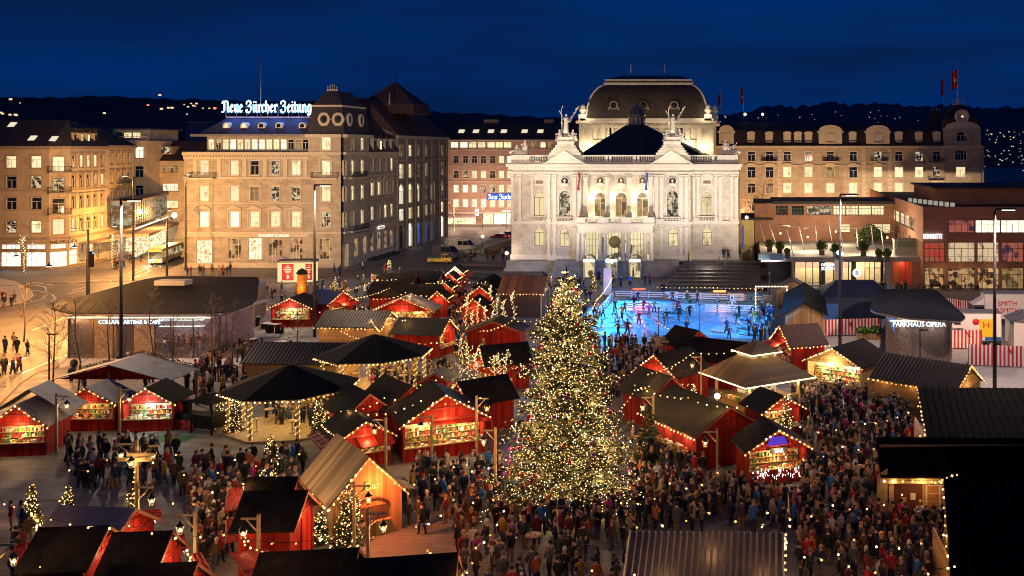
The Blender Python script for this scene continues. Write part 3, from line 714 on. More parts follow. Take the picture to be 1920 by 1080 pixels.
# --- the long gabled house beside it, lit arcades
LG=stone('brown_grey_stone',(.35,.31,.26),1.6,.6,.75,.12)
lh=house('arcade_house','long stone house with lit arched arcade windows and steep red roof with a spire','house',b3)
mb=MB()
ca=[752,768.5,782.5,797,811,828.5]
zq=lambda y,px:ZD(y,(uon(px,b3,b4)+217.5))
rows=[(ca,20.4,2.6,2.6,'plain','DLMLDD'),(ca,15.6,3.0,3.2,'plain','LLMLdD'),(ca,10.0,3.2,4.4,'arch','WLLMLM'),(ca,5.9 if 0 else 6.4,3.2,2.6,'plain','WLLLLL'),(ca,.3,3.4,5.3,'arch','dwbbbw')]
dl,nl,rzl,Pl=front(lh,mb,b3,b4,0,25,LG,rows,NT,FRAMED);mb.poly([(b3.x,b3.y,21),(b3.x-12,b3.y,21),(b3.x-12,b3.y,31.5),(b3.x,b3.y,25)],LG)
part('wall',mb,lh)
mb=MB();band(mb,b3,b4,24.4,25,.6,NT);band(mb,b3,b4,19.3,19.7,.3,NT);band(mb,b3,b4,5.75 if 0 else 9.4,9.7,.3,NT)
for k in range(7):q=Vector(Pl(.9+k*(b4-b3).length/6.3,0));mb.box(q.x,q.x+.35,q.y-.4,q.y+.4,0,24.4,LG)
part('cornice',mb,lh)
mb=MB()
loft(mb,[[(b3.x+.6,b3.y,25),(b4.x+.6,b4.y,25),(b4.x-24,b4.y,25),(b3.x-20,b3.y,25)],[(b3.x-6.5,b3.y+.3,33.0),(b4.x-6,b4.y-6,32.0),(b4.x-14,b4.y-6,32.0),(b3.x-12,b3.y+.3,33.0)]],REDT)
part('roof',mb,lh)
cx,cy=XD(741,232),232
mb=MB();loft(mb,[rect(cx-6.3,cx+6.3,cy-6,cy+6,30),rect(cx-6.0,cx+6.0,cy-5.7,cy+5.7,32.2),rect(cx-.1,cx+.1,cy-.1,cy+.1,37.4)],REDT);mb.tube([(cx,cy,37),(cx,cy,39.2)],.08,IRON,5);part('spire_roof',mb,lh)
for px in(672,730):
 mb=MB();x=XD(px,215);mb.lathe([(.25,0),(.12,.6),(.2,.9),(.05,1.2),(.14,1.6),(.01,2.6)],(x,215 if px>700 else 206,ZD(196,215)),NT,6);part('finial',mb,lh)
mb=MB();loft(mb,[rect(b1.x-10,-74.6,200.8,218,21.5),rect(b1.x-8,-76.6,203,218,24.6),rect(b1.x-8,-80,206,218,28.5)],REDT);part('roof',mb,nz)
for px in(700,711,722,733):
 q=V(-74.9,200.5+uon(px,b2,b3));mb=MB();mb.box(q.x-1.5,q.x,q.y-.75,q.y+.75,21.6,24.2,NT);mb.box(q.x,q.x+.03,q.y-.4,q.y+.4,22,23.7,LIT if px==711 else DARK);mb.slab([(q.x+.2,q.y-.95,24.2),(q.x+.2,q.y+.95,24.2),(q.x+.2,q.y,24.9)],(-2,0,0),REDT);part('dormer',mb,nz)
# --- pink house at the end of the side street
PK=stone('pink_plaster',(.46,.32,.26),8,3.2,.93,.04)
YB=294.0
bh=house('pink_house','long pink plastered house with seven window rows at the end of the side street','house',V(XD(960,YB),YB))
mb=MB();p0,p1=V(XD(833,YB),YB),V(XD(1100,YB),YB)
zz2=lambda y:ZD(y,YB)
cb_=[855,872.5,889.5,906.5,923.5,940,955.5,973,990,1007,1024,1041,1058]
hi=[852,869.5,886,903,920.5,936,951.5]
rows=[(hi,zz2(277),2.2,1.65,'plain','WWLLLLL'),([1000,1018,1032],zz2(277),1.6,1.65,'plain','DLD'),(cb_,zz2(306),1.5,2.1,'plain','dddddLWLWLddd'),(cb_,zz2(334),1.5,2.1,'plain','dMLLdLLWLddLd'),(cb_,zz2(361),1.5,2.2,'plain','WWWMMLLLLLddd'),(cb_,zz2(388),1.5,2.2,'plain','WWWWLLLLLdddd'),([850,878],.3,4.4,3.6,'bare','SS'),([914,936],.3,3.2,3.8,'bare','SH'),([953],.3,2.6,3.6,'bare','H')]
d,n,rz,P=front(bh,mb,p0,p1,0,zz2(262),PK,rows,NT);part('wall',mb,bh)
mb=MB()
for y in(281,311,340):band(mb,p0,p1,zz2(y)-.15,zz2(y)+.15,.2,NT)
band(mb,p0,p1,zz2(262)-.3,zz2(262),.5,NT);band(mb,p0,p1,zz2(400),zz2(400)+.6,1.8,NT)
part('cornice',mb,bh)
mb=MB();loft(mb,[rect(p0.x,p1.x,YB-.5,YB+26,zz2(262)),rect(p0.x,p1.x,YB+9,YB+16,zz2(230))],TILE);ro=part('roof',mb,bh)
for px in(858,885.5,914,938.5,978,1008):zs=zz2(247);roof_window(ro,XD(px,YB),YB+3.2,zs-.6,1.7,1.9,SKYL)
for px,ww in((922,2.2),(1030,1.4)):
 mb=MB();mb.box(XD(px,YB+12)-ww,XD(px,YB+12)+ww,YB+11,YB+14,zz2(236),zz2(222),FT);part('chimney',mb,bh)
BLUS=glow('blue_sign_board',(.02,.12,.75),1.2)
mb=MB();x0,x1=XD(914,YB),XD(996,YB);mb.box(x0,x1,YB-.5,YB-.25,zz2(375),zz2(363),BLUS);sg=part('sign',mb,bh)
mb,wd=blackletter('Neue Zürcher Zeitung',1.35,glow('white_sign_letters',(.9,.95,1),2.2),.06);k=(x1-x0-.6)/wd
mb.v=[(a*k,b,c)for a,b,c in mb.v];place('sign_letters',mb.mesh('sign_letters'),sg,V((x0+x1)/2,YB-.6,zz2(373))-wloc(bh))
mb=MB();mb.box(XD(893,YB),XD(900,YB),YB-1.6,YB-1.2,zz2(404),zz2(392),glow('white_panel',(1,.95,.9),2));part('sign',mb,bh)
mb=MB();mb.lathe([(1.6,0),(1.6,.1),(.01,.12)],(0,0,0),mat('dim',(.1,.1,.1)),8);del mb
mb=MB();mb.box(XD(943,YB),XD(958,YB),YB-.7,YB-.5,zz2(401),zz2(400),glow('green_tube',(.2,1,.45),2.5));mb.box(XD(943,YB),XD(958,YB),YB-.7,YB-.5,zz2(398.5),zz2(394.5),glow('white_panel',(1,.95,.9),2));part('sign',mb,bh)
AWN=mat('awning_cloth',(.5,.36,.38),.8)
mb=MB();mb.slab([(XD(838,YB),YB,zz2(400)),(XD(896,YB),YB,zz2(400)),(XD(896,YB),YB-3.4,zz2(407)),(XD(838,YB),YB-3.4,zz2(407))],(0,0,.12),AWN);part('awning',mb,bh)
# --- long sandstone house on the right
YE=235.0;ze=lambda y:ZD(y,YE)
ES=stone('yellow_sandstone',(.42,.345,.26),1.4,.55,.75,.1)
ET=mat('yellow_sandstone_trim',(.48,.41,.31),.85,var=.15)
eh=house('long_sandstone_house','long sandstone house with curved gable dormers and a corner turret with a lit clock','house',V(XD(1620,YE),YE))
mb=MB();p0,p1=V(XD(1335,YE),YE),V(XD(1845,YE),YE)
ce=[1409,1443,1476,1516,1557,1600,1646,1685.5,1723.5,1756,1801.5]
rows=[(ce,ze(302),1.75,2.2,'key','ddddddMdMdd'),(ce,ze(333),1.9,2.5,'seg','ddLLDdLLLML'),(ce,ze(362),1.9,2.3,'key','dDLLLLLLLLL'),(ce,ze(396),1.9,2.4,'plain','dLLdDLdDLdL'),(ce,ze(430),2,2.6,'plain','ddLdddddddd')]
d,n,rz,P=front(eh,mb,p0,p1,0,ze(275),ES,rows,ET);part('wall',mb,eh)
mb=MB();band(mb,p0,p1,ze(277),ze(273.5),.7,ET);band(mb,p0,p1,ze(311),ze(309.5),.2,ET);band(mb,p0,p1,ze(375),ze(373),.3,ET)
for px in(1462,1620,1669,1769,1838):
 x=XD(px,YE)
 for k in range(22):mb.box(x-.45-.12*(k%2),x+.45+.12*(k%2),YE-.12,YE,ze(277)-1.1-k*.95,ze(277)-.25-k*.95,ET)
part('cornice',mb,eh)
for px,y in((1557,302),(1646,302),(1443,302),(1756,305),(1756,338)):balcony(eh,P,n,d,uon(px,p0,p1),ze(y),3.6,1.0,ET)
mb=MB();loft(mb,[rect(p0.x,p1.x-9,YE-.5,YE+18,ze(273.5)),rect(p0.x,p1.x-9,YE+1.6,YE+17,ze(243)),rect(p0.x,p1.x-9,YE+7,YE+13,ze(228))],TILE);part('roof',mb,eh)
for px in(1408,1442,1476,1496,1516,1599,1685.5,1723.5,1757):
 x=XD(px,YE);s='L' if px in(1408,1685.5,1723.5)else 'd';mb=MB();zb=ze(268)
 mb.box(x-.85,x+.85,YE+.2,YE+3,zb,zb+2.2,ET);o=[(1.05*math.cos(PI*q/6),.5*math.sin(PI*q/6))for q in range(7)]
 mb.slab([(x+a,YE+.05,zb+2.2+b)for a,b in o],(0,3.2,0),ET);dm=part('dormer',mb,eh)
 window(dm,'bare',lambda u,z:(u,YE+.08,z),0,x,zb+.35,1.0,1.6,s,ET,FRAMEW)
for px,ww in((1362,3.4),(1557,5.4),(1646,5.4)):
 x=XD(px,YE);mb=MB();zb=ze(273.5);o=[(ww/2,0),(ww/2,3.0),(ww/2+.3,3.0),(ww/2+.3,3.4)]+[(ww/2*math.cos(PI*q/10),3.5+1.35*math.sin(PI*q/10))for q in range(0,11)]
 o+=[(-a,b)for a,b in o[:4][::-1]]
 mb.slab([(x+a,YE-.25,zb+b)for a,b in o],(0,3.5,0),ET);gb_=part('gable',mb,eh)
 window(gb_,'plain',lambda u,z:(u,YE-.3,z),0,x,zb+.8,1.9,1.9,'d' if px==1362 else 'L',ET,FRAMEW)
# corner turret
mb=MB();x0,x1=XD(1769,YE),XD(1838,YE);pt0,pt1=V(x0,YE-.6),V(x1,YE-.6)
dd_=front(eh,mb,pt0,pt1,0,ze(240),ES,[([1801.5],ze(265),2.0,2.3,'arch','d'),([1801.5],ze(300),2.6,2.3,'plain','d'),([1801.5],ze(332),2.2,2.4,'seg','L'),([1801.5],ze(361),2.2,2.0,'key','W'),([1801.5],ze(396),2.2,2.4,'key','L')],ET)
mb.box(x0,x1,YE-.1,YE+9,ze(273),ze(240),ES)
band(mb,pt0,pt1,ze(275),ze(272.5),.6,ET,.2,.2);o=[(4.1*math.cos(PI*q/10),1.7*math.sin(PI*q/10))for q in range(11)]
mb.slab([(x0+4.27+a,YE-.75,ze(241)+b)for a,b in o],(0,.8,0),ET);part('turret',mb,eh)
mb=MB();xc=(x0+x1)/2
loft(mb,[rect(x0-.2,x1+.2,YE-.4,YE+9,ze(240)),rect(x0+.5,x1-.5,YE+.3,YE+8.4,ze(222)),rect(xc-1.3,xc+1.3,YE+3,YE+5.6,ze(196))],TILE);mb.box(xc-1.4,xc+1.4,YE+2.9,YE+5.7,ze(196),ze(195),ET)
for k in range(5):mb.lathe([(.05,0),(.12,.4),(.04,.7),(.09,1),(.01,1.5)],(xc-1.2+.6*k,YE+3,ze(195)),ET,5)
part('turret_roof',mb,eh)
mb=MB(Matrix.Translation((xc,YE-.5,ze(218.5)))@Matrix.Rotation(R(90),4,'X'));mb.lathe([(1.7,-.6),(1.75,.1),(1.35,.3),(1.2,.15)],(0,0,0),ET,16);ck=part('clock',mb,eh)
mb=MB(Matrix.Translation((xc,YE-.5,ze(218.5)))@Matrix.Rotation(R(90),4,'X'));mb.lathe([(1.2,.1),(.01,.16)],(0,0,0),glow('clock_face',(1,.95,.75),2),16);part('clock_face',mb,ck)
mb=MB();loft(mb,[rect(xc-7,xc-1.5,YE+9,YE+14,ze(240)),rect(xc-5,xc-3.2,YE+10.5,YE+12,ze(206))],TILE)
for k in range(4):mb.lathe([(.05,0),(.15,.5),(.04,.9),(.01,1.6)],(xc-5+.6*k,YE+11,ze(206)),ET,5)
part('turret_roof',mb,eh)
def flag(px,D,ytop,ybot,label,col,white=False,hw=1.0):
 x=XD(px,D);zt,zb_=ZD(ytop,D),ZD(ybot,D);t=thing('flagpole',label,'flag',(x,D,zb_))
 mb=MB();mb.tube([(x,D,zb_),(x,D,zt)],.07,FRAMEW,6);mb.ball((x,D,zt),.12,FRAMEW,6,4);part('pole',mb,t)
 mb=MB();h=(zt-zb_)*.5;K=7;vs=[]
 for i in range(K+1):
  xx=-hw*i/K;yy=.18*math.sin(i*1.6);dz=-.9*(i/K)**1.3
  vs+=[(x+xx,D+yy,zt-.15+dz),(x+xx,D+yy,zt-.15-h+dz)]
 mb.add(vs,[(2*i,2*i+2,2*i+3,2*i+1)for i in range(K)],col);fl=part('cloth',mb,t)
 if white:
  mb=MB();zc=zt-.2-h*.55-.3
  mb.box(x-hw*.6,x-hw*.4,D-.25,D-.22,zc-.42,zc+.42,FRAMEW);mb.box(x-hw*.75,x-hw*.25,D-.254,D-.224,zc-.13,zc+.13,FRAMEW);part('cross',mb,fl)
REDC=mat('red_cloth',(.45,.02,.02),.8,var=.1);BLUC=mat('blue_cloth',(.03,.07,.35),.8,var=.1)
flag(1796,YE+4,128,196,'red flag with white cross flying from the clock turret',REDC,True,1.5)
flag(1770,YE+12,144,208,'dark red flag on the rear turret behind the clock turret',REDC,False,.8)
flag(1394,250,160,222,'white cross flag hanging slack beside the rooftop floodlights',REDC,True,.7)
flag(1351,255,172,214,'red flag on a thin pole right behind the opera dome',REDC,False,.6)
lampw=glow('roof_flood',(1,.8,.55),12,True)
for px,py in((1397,215),(1430,213)):
 t=thing('floodlight','rooftop floodlight glowing %s on the sandstone house roof'%('beside the slack flag' if px<1400 else 'right of the slack flag'),'lamp',(XD(px,246),246,ZD(222,246)),0,'rooftop floodlights')
 mb=MB();mb.tube([(0,0,-2),(0,0,.9)],.07,STEEL,5);part('pole',mb,t,False);mb=MB();mb.ball((0,-.1,1),.3,lampw,8,5);part('lamp',mb,t,False)
# ------ opera house
OS=stone('white_limestone',(.60,.565,.50),1.3,.6,.8,.06)
OP=mat('white_limestone_smooth',(.64,.60,.535),.8,var=.1,scale=1.2)
OW=mat('white_carved_stone',(.68,.64,.58),.75,var=.1)
BRONZ=mat('dark_lead_roof',(.075,.058,.05),.5,metal=.25,var=.25,scale=.8)
YC,YW,YP=177.0,178.6,174.0
AX=-22.1
zc=lambda y:ZD(y,YC)
op=house('opera_house','white floodlit neo-baroque opera house with dark dome and winged statue groups','opera house',V(AX,YC))
xw0,xw1=XD(959,YW),XD(1384,YW);xc0,xc1=XD(1028,YC),XD(1295,YC)
BZ=2.6
mb=MB()
ZB={'up':zc(405),'lo':zc(462)}
wl=V(xw0,YW),V(xc0,YW);wr=V(xc1,YW),V(xw1,YW)
def opwin(cols,z,ww,h,style,st):return(cols,z,ww,h,style,st)
for(q0,q1),cu,cl,su,sl in((wl,[1011.5],[1011],'M','M'),(wr,[1325.5],[1325.5],'M','M')):
 front(op,mb,q0,q1,BZ,19.4,OS,[(cu,ZB['up'],1.9,4.1,'archkey','o'),(cl,ZB['lo'],1.65,3.1,'archkey','o')],OP,FRAMED)
pc0,pc1=V(xc0,YC),V(xc1,YC)
front(op,mb,pc0,V(XD(1092,YC),YC),BZ,19.4,OS,[([1059],ZB['up'],1.9,4.4,'archkey','M'),([1058.5],ZB['lo'],1.65,3.1,'archkey','o')],OP,FRAMED)
front(op,mb,V(XD(1226,YC),YC),pc1,BZ,19.4,OS,[([1261],ZB['up'],1.9,4.4,'archkey','M'),([1262],ZB['lo'],1.65,3.1,'archkey','o')],OP,FRAMED)
# loggia: set back behind the columns
lx0,lx1=XD(1092,YC),XD(1226,YC)
front(op,mb,V(lx0,YC+1.7),V(lx1,YC+1.7),9.2,18,OS,[([-1*(XD(p,YC)-lx0)for p in(1122.5,1162.5,1203)],10.1,2.0,4.3,'archkey','DDD')],OP,FRAMEW)
mb.poly([(lx0,YC,9.2),(lx0,YC+1.7,9.2),(lx0,YC+1.7,18),(lx0,YC,18)],OS);mb.poly([(lx1,YC+1.7,9.2),(lx1,YC,9.2),(lx1,YC,18),(lx1,YC+1.7,18)],OS)
mb.poly([(lx0,YC,17.9),(lx1,YC,17.9),(lx1,YC+1.7,17.9),(lx0,YC+1.7,17.9)],OP)
mb.box(lx0,lx1,YC,YC+3,17.95,19.4,OS);mb.box(lx0,lx1,YC+.02,YC+1.7,8.6,9.2,OP)
front(op,mb,V(lx0,YC),V(lx1,YC),BZ,8.6,OS,[([-1*(XD(p,YC)-lx0)for p in(1108,1150,1192)],BZ+.1,3.0,5.4,'bare','SLS')],OP,FRAMED)
# sides and back
for x,rev_ in((xw0,0),(xw1,1)):
 q=[(x,YW,BZ),(x,214,BZ),(x,214,19.4),(x,YW,19.4)];mb.poly(q if rev_ else q[::-1],OS)
mb.poly([(xc0,YW,BZ),(xc0,YC,BZ),(xc0,YC,19.4),(xc0,YW,19.4)][::-1],OS);mb.poly([(xc1,YC,BZ),(xc1,YW,BZ),(xc1,YW,19.4),(xc1,YC,19.4)],OS)
part('wall',mb,op)
# mouldings
mb=MB()
def obox(x0,x1,y0,y1,z0,z1):mb.box(x0,x1,y0,y1,z0,z1,OP)
for x0,x1,y in((xw0,xc0,YW),(xc1,xw1,YW),(xc0,xc1,YC)):
 e0=.5 if x0 in(xw0,xc0)else 0;e1=.5 if x1 in(xw1,xc1)else 0
 obox(x0-e0*1.5,x1+e1*1.5,y-1.1,y,18.95,19.4);obox(x0-e0,x1+e1,y-.5,y-.003,18.4,18.95);obox(x0-e0*.4,x1+e1*.4,y-.2,y-.003,17.6,18.1)
 obox(x0-e0*.4,x1+e1*.4,y-.28,y-.003,8.9,9.4);obox(x0-e0*.3,x1+e1*.3,y-.2,y-.003,BZ,BZ+.9)
 k=x0
 while k<x1:obox(k,k+.18,y-.72,y-.45,18.72,18.93);k+=.46
part('cornice',mb,op)
mb=MB()
for x0,x1,y,solid in((xw0,XD(993,YW),YW,1),(XD(993,YW),xc0,YW,0),(xc0,XD(1096,YC),YC,1),(XD(1096,YC),XD(1228,YC),YC,0),(XD(1228,YC),xc1,YC,1),(xc1,XD(1345,YW),YW,0),(XD(1345,YW),xw1,YW,1)):
 mb.box(x0,x1,y-.3,y+.1,19.4,19.75,OP);mb.box(x0,x1,y-.34,y+.14,20.75,21.0,OP)
 if solid:mb.box(x0,x1,y-.26,y+.06,19.75,20.75,OP)
 else:
  k=x0+.2;c=0
  while k<x1-.2:
   if c%14>11:mb.box(k-.14,k+.3,y-.27,y+.07,19.75,20.75,OP);k+=.34
   else:mb.lathe([(.05,0),(.11,.3),(.05,.8),(.08,1)],(k,y-.1,19.75),OP,5)
   k+=.3;c+=1
part('balustrade',mb,op)
def pilaster(x,y,z0,z1,ww,dep=.22,name='pilaster'):
 mb=MB();mb.box(x-ww/2,x+ww/2,y-dep,y-.003,z0+.5,z1-.9,OP);mb.box(x-ww/2-.12,x+ww/2+.12,y-dep-.12,y-.003,z0,z0+.5,OP)
 for k in range(3):mb.box(x-ww/2-.05-.06*k,x+ww/2+.05+.06*k,y-dep-.05-.06*k,y-.003,z1-.9+.3*k,z1-.62+.3*k,OP)
 for k in(-1,0,1):mb.ball((x+k*ww*.38,y-dep-.1,z1-.5),.13,OW,5,4)
 part(name,mb,op)
for p in(1029,1040,1077,1087,1231,1241,1277,1287):pilaster(XD(p,YC),YC,9.4,17.6,.62)
for p in(961,975,998,1023):pilaster(XD(p,YW),YW,9.4,17.6,.5,.15)
for p in(1301,1309,1342,1351,1372,1381):pilaster(XD(p,YW),YW,9.4,17.6,.5,.15)
for p in(1029,1040,1077,1087):pilaster(XD(p,YC),YC,BZ+.9,8.9,.5,.15)
for p in(1241,1277,1287):pilaster(XD(p,YC),YC,BZ+.9,8.9,.5,.15)
for p in(1097.5,1138.5,1179,1220):
 mb=MB();x=XD(p,YC);mb.box(x-.55,x+.55,YC-.35,YC+.7,9.4,10.9,OP);mb.lathe([(.5,0),(.5,.2),(.42,.3),(.42,2),(.35,5.6),(.42,5.7),(.6,6.6)],(x,YC+.2,10.9),OP,14);mb.box(x-.6,x+.6,YC-.4,YC+.8,17.45,17.6,OP)
 for a in range(8):mb.ball((x+.45*math.cos(a*PI/4),YC+.2+.45*math.sin(a*PI/4),17.1),.15,OW,5,4)
 part('column',mb,op)
# medallions with busts
def medal(x,y,z,open_):
 mb=MB(Matrix.Translation((x,y,z))@Matrix.Rotation(R(90),4,'X'));mb.lathe([(.72,0),(.78,.16),(.62,.18),(.6,.02)],(0,0,0),OP,16)
 mb.lathe([(.62,.02),(.01,.03)],(0,0,0),DARK if open_ else mat('bronze_gilt',(.30,.22,.10),.5,metal=.4),16);md=part('medallion',mb,op)
 mb=MB();mb.lathe([(.5,-.62),(.42,-.4),(.16,-.3),(.13,-.12),(.2,0),(.22,.14),(.16,.28),(.02,.34)],(x,y-.25,z),OW,10,1,.7);mb.box(x-.7,x+.7,y-.3,y,z-.85,z-.62,OW);part('bust',mb,md)
for p,o_ in((1059,1),(1261,1)):medal(XD(p,YC),YC-.02,16.5,True)
for p in(1122.5,1162.5,1203):medal(XD(p,YC),YC+1.68,16.5,False)
for p in(1011.5,1325.5):
 x=XD(p,YW);mb=MB();mb.box(x-.9,x+.9,YW-.12,YW,15.6,17,OP);mb.box(x-1.1,x+1.1,YW-.3,YW,17,17.2,OP);o=[(1.1*math.cos(PI*q/8),.5*math.sin(PI*q/8))for q in range(9)];mb.slab([(x+a,YW-.28,17.2+b)for a,b in o],(0,.27,0),OP)
 mb.box(x-.65,x+.65,YW-.16,YW-.11,15.95,16.5,mat('bronze_plate',(.22,.14,.09),.5));part('wall_plaque',mb,op)
for p,y in((1059,YC),(1261,YC),(1011.5,YW),(1325.5,YW)):
 x=XD(p,y);mb=MB();mb.box(x-1.5,x+1.5,y-.5,y,9.4,9.5,OP);mb.box(x-1.5,x+1.5,y-.5,y-.38,10.1,10.25,OP)
 for k in range(11):mb.lathe([(.05,0),(.09,.2),(.05,.6)],(x-1.35+.27*k,y-.44,9.5),OP,5)
 part('balcony',mb,op)
# pediments and the stepped plinths for the statues
for p in(1060,1260):
 x=XD(p,YC);mb=MB();y=YC-.9
 mb.slab([(x-3.5,y,19.4),(x+3.5,y,19.4),(x,y,21.4)],(0,.85,0),OP)
 mb.slab([(x-3.8,y-.25,19.42),(x-3.4,y-.25,19.42),(x+.0,y-.25,21.35),(x,y-.25,21.75)],(0,1,0),OP);mb.slab([(x+3.4,y-.25,19.42),(x+3.8,y-.25,19.42),(x,y-.25,21.75),(x,y-.25,21.35)],(0,1,0),OP)
 part('pediment',mb,op)
 mb=MB()
 for k in range(4):w_=2.75-.32*k;mb.box(x-w_,x+w_,YC-.5+.2*k,YC+3.2-.2*k,21+.42*k,21.42+.42*k,OP)
 mb.box(x-1.5,x+1.5,YC+.2,YC+2.6,22.68,23.4,OP);part('statue_plinth',mb,op)
def figure(mb,x,y,z,s,m,seat=False,arm=0,face=1):
 """a carved draped figure; s is its height"""
 q=lambda a,b,c:(x+a*s*face,y+b*s,z+c*s)
 if seat:
  mb.lathe([(.24*s,0),(.26*s,.2*s),(.17*s,.42*s),(.13*s,.5*s),(.17*s,.66*s),(.06*s,.76*s)],(x,y,z),m,9,1,.8)
  mb.tube([q(0,0,.36),q(.26,-.1,.38),q(.3,-.12,.02)],.09*s,m,6)
  mb.ball(q(.01,-.02,.84),.085*s,m,8,6);mb.tube([q(-.12,0,.64),q(-.22,-.08,.46),q(-.05,-.2,.4)],.05*s,m,6);mb.tube([q(.12,0,.64),q(.24,-.08,.5),q(.3,-.14,.6)],.05*s,m,6)
 else:
  mb.lathe([(.17*s,0),(.13*s,.2*s),(.12*s,.42*s),(.1*s,.55*s),(.14*s,.72*s),(.12*s,.8*s),(.045*s,.84*s),(.04*s,.88*s)],(x,y,z),m,10,1,.75)
  mb.ball(q(0,0,.93),.065*s,m,8,6)
  mb.tube([q(-.12,0,.78),q(-.22,-.04,.95 if arm else .6),q(-.2,-.06,1.15 if arm else .45)],.04*s,m,6);mb.tube([q(.12,0,.78),q(.2,-.08,.62),q(.12,-.16,.56)],.04*s,m,6)
def wing(mb,x,y,z,s,side,m):
 pts=[(.05,0),(.18,.1),(.36,.34),(.62,.78),(.42,.62),(.44,.5),(.3,.42),(.3,.28),(.16,.2),(.12,-.12)]
 mb.slab([(x+side*a*s,y+.12*s+.1*a*s,z+b*s)for a,b in pts],(0,.07*s,0),m)
for p in(1060,1262):
 x=XD(p,YC);mb=MB();z=23.4
 figure(mb,x-.1,YC+1.3,z+1.5,3.4,OW);wing(mb,x+.05,YC+1.4,z+3.7,3.3,1,OW);wing(mb,x-.2,YC+1.5,z+3.8,2.2,-1,OW)
 mb.tube([(x-.75,YC+1.1,z+1.2),(x-.9,YC+1.1,z+5.6),(x-.6,YC+1.1,z+6.3)],.07,OW,5)
 figure(mb,x-1.15,YC+1.0,z,2.3,OW,seat=True,face=-1);figure(mb,x+1.15,YC+1.0,z,2.3,OW,seat=True);figure(mb,x+.5,YC+.8,z,1.7,OW,seat=True,face=-1)
 mb.box(x-1.2,x+1.2,YC+.5,YC+2.2,z,z+.8,OW);mb.lathe([(1.2,0),(1.0,.7),(.5,1.6)],(x,YC+1.4,z),OW,9,1,.6)
 solo('statue',mb,'white winged victory with seated figures on the %s pediment of the opera'%('left' if p<1100 else 'right'),'statue',(x,YC+1.3,z),'statue groups on the opera roof')
for p,f in((976,-1),(1366,1)):
 x=XD(p,YW);mb=MB();z=21.0
 figure(mb,x-.6*f,YW+1,z+.6,2.2,OW,seat=True,face=f);figure(mb,x+.9*f,YW+1,z,2.0,OW,seat=True,face=-f);mb.lathe([(1.4,0),(1.2,.5),(.5,1.0)],(x,YW+1,z),OW,9,1,.5)
 mb.tube([(x+.3,YW+.8,z+.8),(x+1.6*f,YW+.7,z+.7),(x+2.1*f,YW+.7,z+.35)],.26,OW,7);wing(mb,x+.7,YW+1,z+1.2,1.4,f,OW)
 solo('statue',mb,'white reclining stone group on the %s corner of the opera parapet'%('left' if p<1100 else 'right'),'statue',(x,YW+1,z),'statue groups on the opera roof')
# front roof pyramid and lantern, flat roofs
mb=MB();px0,px1=XD(1082,183),XD(1326,183);lx=XD(1193,194)
loft(mb,[rect(px0,px1,181,208,20.6),rect(lx-1.9,lx+1.9,193,197,26.6)],mat('black_slate',(.02,.02,.022),.6,var=.3,scale=1))
mb.box(xw0+.1,xw1-.1,YW+.1,214,19.9,20.5,ZINC)
ro=part('roof',mb,op)
mb=MB();COP=mat('aged_copper',(.10,.115,.13),.5,metal=.3);mb.lathe([(1.75,0),(1.75,.3),(1.5,.4),(1.5,1.7),(1.75,1.8),(1.6,2.3),(1.1,3.2),(.5,3.8),(.12,4.1),(.1,4.6),(.02,5.4)],(lx,195,26.5),COP,12)
for a in range(12):mb.tube([(lx+1.55*math.cos(a*PI/6),195+1.55*math.sin(a*PI/6),26.9),(lx+1.55*math.cos(a*PI/6),195+1.55*math.sin(a*PI/6),28.2)],.09,OP,4)
part('roof_lantern',mb,op)
# auditorium block under the great dome
YD=211.0;zd=lambda y:ZD(y,YD);dx0,dx1=XD(1089,YD),XD(1336,YD);dc=(dx0+dx1)/2
mb=MB();q0,q1=V(dx0,YD),V(dx1,YD);wallw=[]
for k,p in enumerate((1105,1120,1134,1160,1175,1212,1248,1262,1289,1303,1318)):wallw.append(p)
wall(mb,q0,q1,18,zd(229),[(uon(p,q0,q1),zd(262),1.35,3.0,True)for p in(1117,1130,1158,1171,1254,1267,1283,1300)],OS,.25)
mb.box(dx0+.3,dx1-.3,YD+.25,YD+.3,18,zd(230),OP)
for x,f_ in((dx0,0),(dx1,1)):
 q=[(x,YD,18),(x,YD+30,18),(x,YD+30,zd(229)),(x,YD,zd(229))];mb.poly(q if f_ else q[::-1],OS)
part('dome_wall',mb,op)
mb=MB()
mb.box(dx0-.3,dx1+.3,YD-.35,YD+.02,zd(240),zd(233),OP);mb.box(dx0-.9,dx1+.9,YD-.9,YD+31,zd(231.5),zd(226.5),OP);mb.box(dx0-.2,dx1+.2,YD-.2,YD+30,zd(226.5),zd(222),OP)
for p in(1090,1143,1147,1186,1240,1276,1279,1311,1334):x=XD(p,YD);mb.box(x-.45,x+.45,YD-.28,YD,18,zd(240),OP)
k=dx0
while k<dx1:mb.box(k,k+.25,YD-.75,YD-.36,zd(234.5),zd(231.8),OP);k+=.62
for p in(1092,1329):pass
part('dome_cornice',mb,op)
for x in(dx0+.3,dx1-.9,dx1+.2):
 mb=MB();mb.box(x-.75,x+.75,YD-.2 if x<dx1 else YD+3,YD+1.3 if x<dx1 else YD+4.5,zd(226.5),zd(214),OP);y_=YD+.5 if x<dx1 else YD+3.7
 mb.lathe([(.3,0),(.75,.6),(.9,1.0),(.5,1.2),(.7,1.5),(.25,1.9),(.1,2.2)],(x,y_,zd(214)),OP,10);part('urn',mb,op)
mb=MB();rings=[]
zlo,zhi=zd(222),zd(157.5);hw0,hw1=(XD(1326,YD)-XD(1098,YD))/2,(XD(1290,YD)-XD(1135,YD))/2
